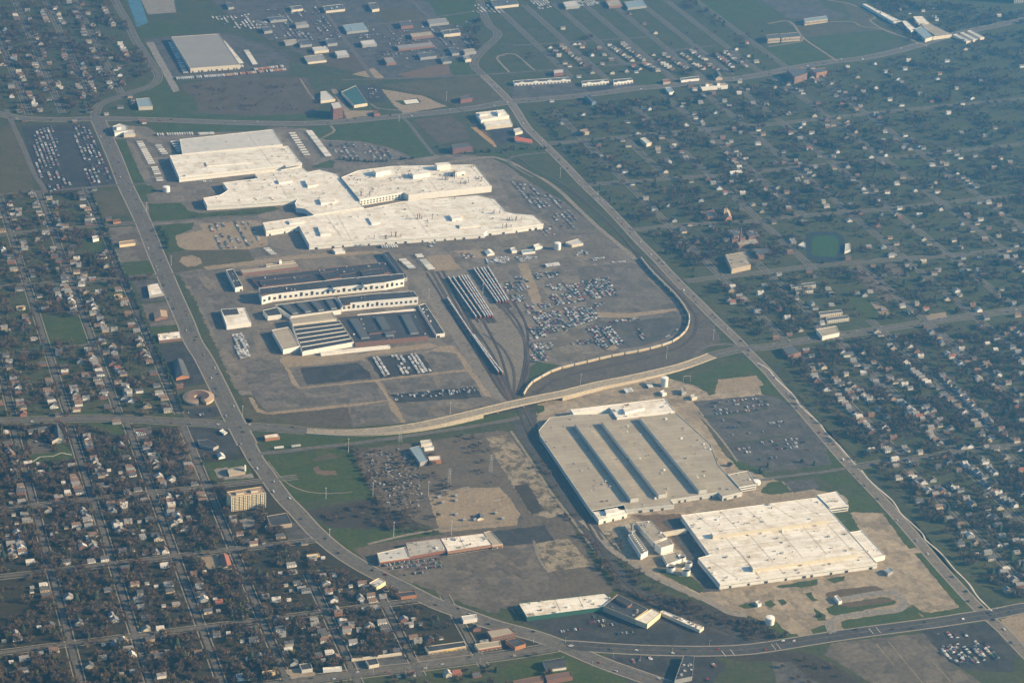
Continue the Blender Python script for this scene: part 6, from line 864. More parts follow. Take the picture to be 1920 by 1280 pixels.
CAR_LOTS=[
('tan employee lot left of the assembly hall',[(-489.5,766.7),(-391.9,771.1),(-397,632.1),(-494.7,629.3)],14,3.2,0.5,'x',0),
('long lot right of the assembly plant',[(218.8,890.9),(258.6,858.7),(300.4,744.9),(294.8,643.5),(270.8,594.4),(239.9,592.7),(247.6,683.4),(221.5,759.3)],11,3.2,0.6,'x',0),
('upper lot above the paint shop',[(-125.9,1198.8),(-44.6,1180.5),(4.8,1127.1),(2.8,1074.5),(-119.6,1087)],13,3.2,0.6,'x',0),
('storage park left of the avenue',[(-775.4,1385.5),(-723.2,1413.3),(-722.1,1331.5),(-749.7,1129.2),(-729.3,1027.5),(-783.6,1005.4),(-796,1129.1)],9,3.2,0.6,'x',0),
('right strip of the storage park',[(-681.3,1406.3),(-644,1409.3),(-643.2,1044.5),(-697,1013.7),(-688.6,1228.9)],9,3.2,0.5,'x',0),
('white trucks row below the storage shed',[(-553.6,214.8),(-533.5,237.8),(-528.7,200.8),(-545.7,192.4)],6,3.4,0.3,'x',0),
('white car block beside the white warehouse',[(-554,222.7),(-531.6,222.9),(-535.6,124.9),(-559.3,116.1)],5.6,2.7,0.9,'x',1),
('left block of bright parked cars in storage plots',[(-321.3,72.9),(-306.5,73.8),(-302.6,0.6),(-319.8,-7)],7.5,2.8,0.9,'x',1),
('middle block of bright parked cars in storage plots',[(-283.9,74.9),(-265,75.7),(-267.3,-4.1),(-285.5,-5.8)],7.5,2.8,0.8,'x',1),
('right block of bright parked cars in storage plots',[(-254.9,74.7),(-230.5,74.3),(-230.2,-3.4),(-256.5,-6.3)],7.5,2.8,0.9,'x',1),
('long strip of dark cars near overpass',[(-325.1,-80.1),(-229.9,-78.6),(-234.5,-102.1),(-325.6,-104.2)],6,3,0.8,'y',2),
('short strip of dark cars near overpass',[(-222,-77.5),(-171.1,-80.1),(-175.2,-101.2),(-227.5,-103.6)],6,3,0.8,'y',2),
('upper left cluster of the car storage yard',[(100.7,388.5),(156.9,384.5),(152.7,364.6),(103.1,353.8)],6.4,2.8,0.9,'x',0),
('centre left cluster of the car storage yard',[(107.6,325.9),(154.3,337),(157.2,289.3),(112.1,298.2)],6.4,2.8,0.6,'x',0),
('upper right cluster of the car storage yard',[(183.8,331.2),(247.5,339.2),(235.5,247.2),(178,245.4)],6.4,2.8,0.9,'x',0),
('middle cluster of the car storage yard',[(100.3,280.7),(171.2,273.2),(162.9,235.3),(96.2,229.2)],6.4,2.8,0.8,'x',0),
('far left cluster of the car storage yard',[(26.7,295.3),(49.2,287.5),(42.5,259.4),(15.4,261.5)],6.4,2.8,0.9,'x',0),
('small centre cluster of the car storage yard',[(61.8,242.5),(90.5,236.8),(84.1,218.7),(61.2,216.9)],6.4,2.8,0.9,'x',0),
('dense centre cluster of the car storage yard',[(39,208.5),(95.4,203.6),(73.4,126.2),(25.6,129.7)],6.4,2.8,0.7,'x',0),
('right centre cluster of the car storage yard',[(107.5,214),(169.7,208),(160.1,152.3),(86.1,123.6)],6.4,2.8,0.7,'x',0),
('lower left cluster of the car storage yard',[(7.3,139.6),(42.3,138.7),(28.8,92.3),(-7.1,81.6)],6.4,2.8,0.6,'x',0),
('left slanting double cluster of the car storage yard',[(119.3,116.8),(141.9,118.4),(128.2,23.7),(111,21.3)],6.4,2.8,0.9,'x',0),
('right slanting double cluster of the car storage yard',[(144.5,117.9),(168.7,116.1),(164.7,34.1),(142.4,32.7)],6.4,2.8,0.9,'x',0),
('thin boundary cluster of the car storage yard',[(173.8,137),(233.8,140.6),(231.8,128.3),(171.8,128)],6.4,2.8,0.9,'x',0),
('short slanting cluster of the car storage yard',[(211.9,91.7),(223.3,92.5),(213.1,42.3),(205.7,40.8)],6.4,2.8,0.9,'x',0),
('curved edge cluster of the car storage yard',[(254.6,46),(292.9,78.3),(291.8,72.3),(255.3,41)],6.4,2.8,0.9,'x',0),
('bottom cluster of the car storage yard',[(-9.1,76),(31,67.7),(5.8,-4),(-34.8,-7.1)],6.4,2.8,0.6,'x',0),
('lower centre cluster of the car storage yard',[(68.1,66.1),(110.5,63.4),(106.8,46.1),(64.6,48.8)],6.4,2.8,0.5,'x',0),
('left row behind the dock sheds',[(93.5,473.9),(127.2,474.6),(143,460.9),(95.2,448.8)],6,2.8,0.8,'y',1),
('middle row behind the dock sheds',[(217.7,464.4),(244.4,480.9),(256.3,460.5),(218,457.1)],6,2.8,0.8,'y',1),
('right row behind the dock sheds',[(250.2,440.2),(276.8,440.1),(271.3,425.4),(248,426.4)],6,2.8,0.7,'y',1),
('far right row behind the dock sheds',[(269.1,411.7),(314.2,413.6),(311.9,399.9),(268.1,401.3)],6,2.8,0.5,'y',1),
('dense row right of the dock sandy patch',[(28.9,475.7),(78.4,476.8),(76.2,452.5),(23.1,448.7)],6,2.8,0.8,'y',1),
('cars on the sandy strip behind docks',[(-11.6,511.9),(12.3,514.5),(9.3,486.6),(-13.5,487.4)],8,3,0.5,'x',0),
('employee car park upper rows beside grey plant',[(230.7,-224.9),(336.4,-225.6),(330.1,-274.4),(221.4,-283.1)],14,2.9,0.6,'y',0),
('employee car park middle rows beside grey plant',[(217.2,-292.8),(340,-287.3),(341.7,-351.3),(211.8,-364.3)],14,2.9,0.2,'y',0),
('employee car park lower rows beside grey plant',[(205.6,-383.3),(337.9,-381.6),(326,-450),(200.8,-457.9)],14,2.9,0.4,'y',0),
('discount store car park',[(-500.4,-640.5),(-404.2,-642.4),(-403,-667.2),(-464.9,-681)],11,3,0.5,'y',0),
('strip mall car park',[(-302.5,-862.1),(-221.5,-855.1),(-179.8,-902.6),(-192.9,-914.3),(-281.3,-891.2)],13,3.2,0.4,'y',0),
('salvage yard heap',[(234.5,-1053.7),(320.9,-1052.3),(326.8,-1105.1),(254.6,-1106.4)],6,3.2,0.6,'x',0),
('salvage yard upper edge',[(252.3,-1020.9),(302.2,-1020.8),(308.6,-1041.9),(257.1,-1037)],8,3.2,0.4,'x',0),
('dark lot at the long dark hall',[(-116.7,-998),(-95.3,-1007.4),(-109.1,-1049.2),(-143.5,-1061.5)],12,3.2,0.3,'x',0),
('dark lot left of the long dark hall',[(-216.1,-973.9),(-179.2,-975.7),(-180.5,-989.7),(-217.3,-987.8)],9,3,0.5,'x',0),
('upper car park beside green roofed hall',[(-2.6,1563.9),(20,1565.5),(9.4,1485.8),(-8.7,1493.7)],13,3,0.6,'y',0),
('upper car park right of green roofed hall',[(71.9,1567.6),(91.6,1564.5),(89.3,1493.2),(57.4,1488.2)],13,3,0.5,'y',0),
('arched strip car park',[(479.1,1514.1),(564.3,1521.9),(560.6,1501.4),(477.3,1498.7)],14,3,0.3,'y',0),
('top yard of white vans',[(-83.7,2152.8),(-51.7,2148.4),(-66.2,2083.9),(-99.1,2082.5)],9,3.4,0.6,'y',1),
('second top yard of white vans',[(68.2,2125.6),(105.6,2126.5),(98.2,2097),(64.6,2095.6)],12,3.4,0.5,'y',1),
('third top yard of cars',[(-58.7,2053),(46.2,2050),(30.2,1969.6),(-69.7,1972.4)],13,3.2,0.3,'x',0),
('yacht lot at the top edge',[(842.5,2224.6),(926.5,2220.1),(915.3,2168.6),(827.6,2160.7)],8,4,0.8,'x',1),
('yacht lot left of the first at top',[(728.4,2233.1),(782.9,2239.1),(764.2,2162.7),(715.8,2149.8)],9,4,0.6,'x',1),
('boat yard beside the pale warehouse top',[(540.9,2218.8),(644.9,2198.3),(622.4,2130.4),(525.1,2143.7)],12,4,0.5,'x',1),
('white van yard at the top left belt',[(-196.8,2205.2),(-77.8,2213.6),(-102.6,2083),(-131.9,2081.2),(-164.3,2115.7)],10,3.6,0.5,'x',1),
('school car park',[(-968.3,-116),(-940.4,-139.2),(-941,-160.8),(-969.3,-159.4)],14,3.2,0.2,'y',0),
('round building car park',[(-692,-65.1),(-640.5,-65.8),(-640.5,-89.2),(-690,-91.4)],12,3,0.3,'y',0),
('red car row at the hall',[(-791,-115.1),(-774.8,-113.6),(-778.3,-147.8),(-790.1,-150.1)],8,3,0.6,'y',3),
('yard beside the tank trucks',[(-462.1,1024.5),(-431.8,1027.4),(-435.1,1003.3),(-460.2,1003.7)],8,3.2,0.6,'y',1),
('dock yard cars right of assembly hall',[(180,611.5),(224.7,618.3),(218.2,574.2),(179.2,574.1)],10,3,0.6,'x',0),
('docks below assembly hall right end',[(-63.5,579.5),(-48.8,580.4),(-53.5,559.5),(-66.8,558.4)],6,3.2,0.7,'y',1),
('scattered yards of the industrial belt left',[(-33.8,2245.1),(123.6,2274.7),(109.5,1981.6),(-18.7,1930.4),(-76.2,2055.5)],19,3.2,0.4,'x',0),
('scattered yards of the industrial belt middle',[(149.6,2023.4),(334.6,2045.6),(284.4,1772.1),(156.4,1724.9)],21,3.2,0.3,'y',0),
('scattered yards of the industrial belt right',[(349.1,2043.5),(495,2072.4),(423.2,1796.7),(284.4,1772.1)],19,3.2,0.3,'x',0),
('strip beside right rail cars in car storage yard',[(59.3,376),(85.5,377.7),(67.1,307.1),(41.3,305.6)],8,2.9,0.6,'x',0),
('strip above the yard fence in car storage yard',[(38.4,247.2),(56.6,243.6),(49.4,206.5),(27.2,198.2)],8,2.9,0.6,'x',0),
('gap beside dense centre in car storage yard',[(152.9,317),(184.2,324.3),(168.9,267),(140.3,266.1)],8,2.9,0.6,'x',0),
('row under the right block in car storage yard',[(183.3,244.4),(212,245.2),(192.9,209.8),(172.3,207.4)],8,2.9,0.6,'x',0),
('block above the yard corner in car storage yard',[(50.4,162),(93.1,165.9),(79.4,112.6),(39.9,108.4)],8,2.9,0.6,'x',0),
('strip touching the parked rail cars in car storage yard',[(29.5,354.7),(49.2,354.3),(40.8,312.3),(20.3,309.8)],8,2.9,0.6,'x',0)]
TRAILERS=[
('left column beside the upper halls',-546.7,1273.1,-544.2,1133.5,12,0,15,0),
('second left column beside the halls',-509.5,1241.9,-504.4,1188.5,5,0,15,0),
('right column beside the halls',-470.6,1260.2,-467.2,1199.5,5,0,15,0),
('lower left column by the lane',-541.9,1106.1,-544.1,1026.8,7,0,15,0),
('column right of the upper halls',-190.6,1270.8,-190.7,1127.3,10,0,15,0),
('long column right of the upper halls',-148.6,1285.9,-144.4,1112.3,22,0,15,0),
('front row of the long white hall',-404.3,1303.1,-371,1301.1,10,90,11,0),
('front row before the stamping hall',-497.7,1315.2,-413.3,1308.3,16,90,11,0),
('white dock row at the assembly front',-213.2,597.1,-176.2,598.8,9,90,13,0),
('second dock row at the assembly front',-164,576.2,-128.5,572.3,8,90,13,0),
('pair column beside sandy patch left',-140.7,500.7,-133.8,457.6,7,0,15,0),
('column beside the sandy patch',-101.5,518.5,-97,445,9,0,15,0),
('trailer stack by the circular track lot',-399.3,609.7,-392.6,580.1,4,0,13,0),
('dock row beside the storage tanks near grey plant',92.6,-158.2,105.7,-156.6,5,90,12,0),
('dock row left of the water tank',141.3,-148.6,148,-147.8,3,90,12,0),
('striped trailers left of parked vans yard',140.6,415.5,168.4,418.5,9,90,12,0),
('left side of the grey warehouse',-344.4,1991.6,-351.7,1746.5,17,0,13,0),
('right side of the grey warehouse',-209.2,1981.1,-199.5,1800.6,16,0,13,0),
('outer column right of warehouse',-164.9,1897.3,-166.6,1786.9,11,0,13,0),
('front row of the grey warehouse',-329.5,1764.3,-200.8,1774.8,22,90,12,0),
('lower front row of the warehouse',-380.9,1704.8,-264.3,1711.9,24,90,12,0),
('orange container row below the warehouse',-261.7,1711.5,-100,1733.5,34,90,12,1),
('orange container row above the first',-175.7,1745.1,-100.9,1759.6,16,90,12,1),
('row of white trailers on the crossroads lane',-567,-235.4,-537.5,-236,2,0,16,0),
('bus pair at the crossroads',-649.5,-156,-645.2,-166.9,3,40,9,0)]
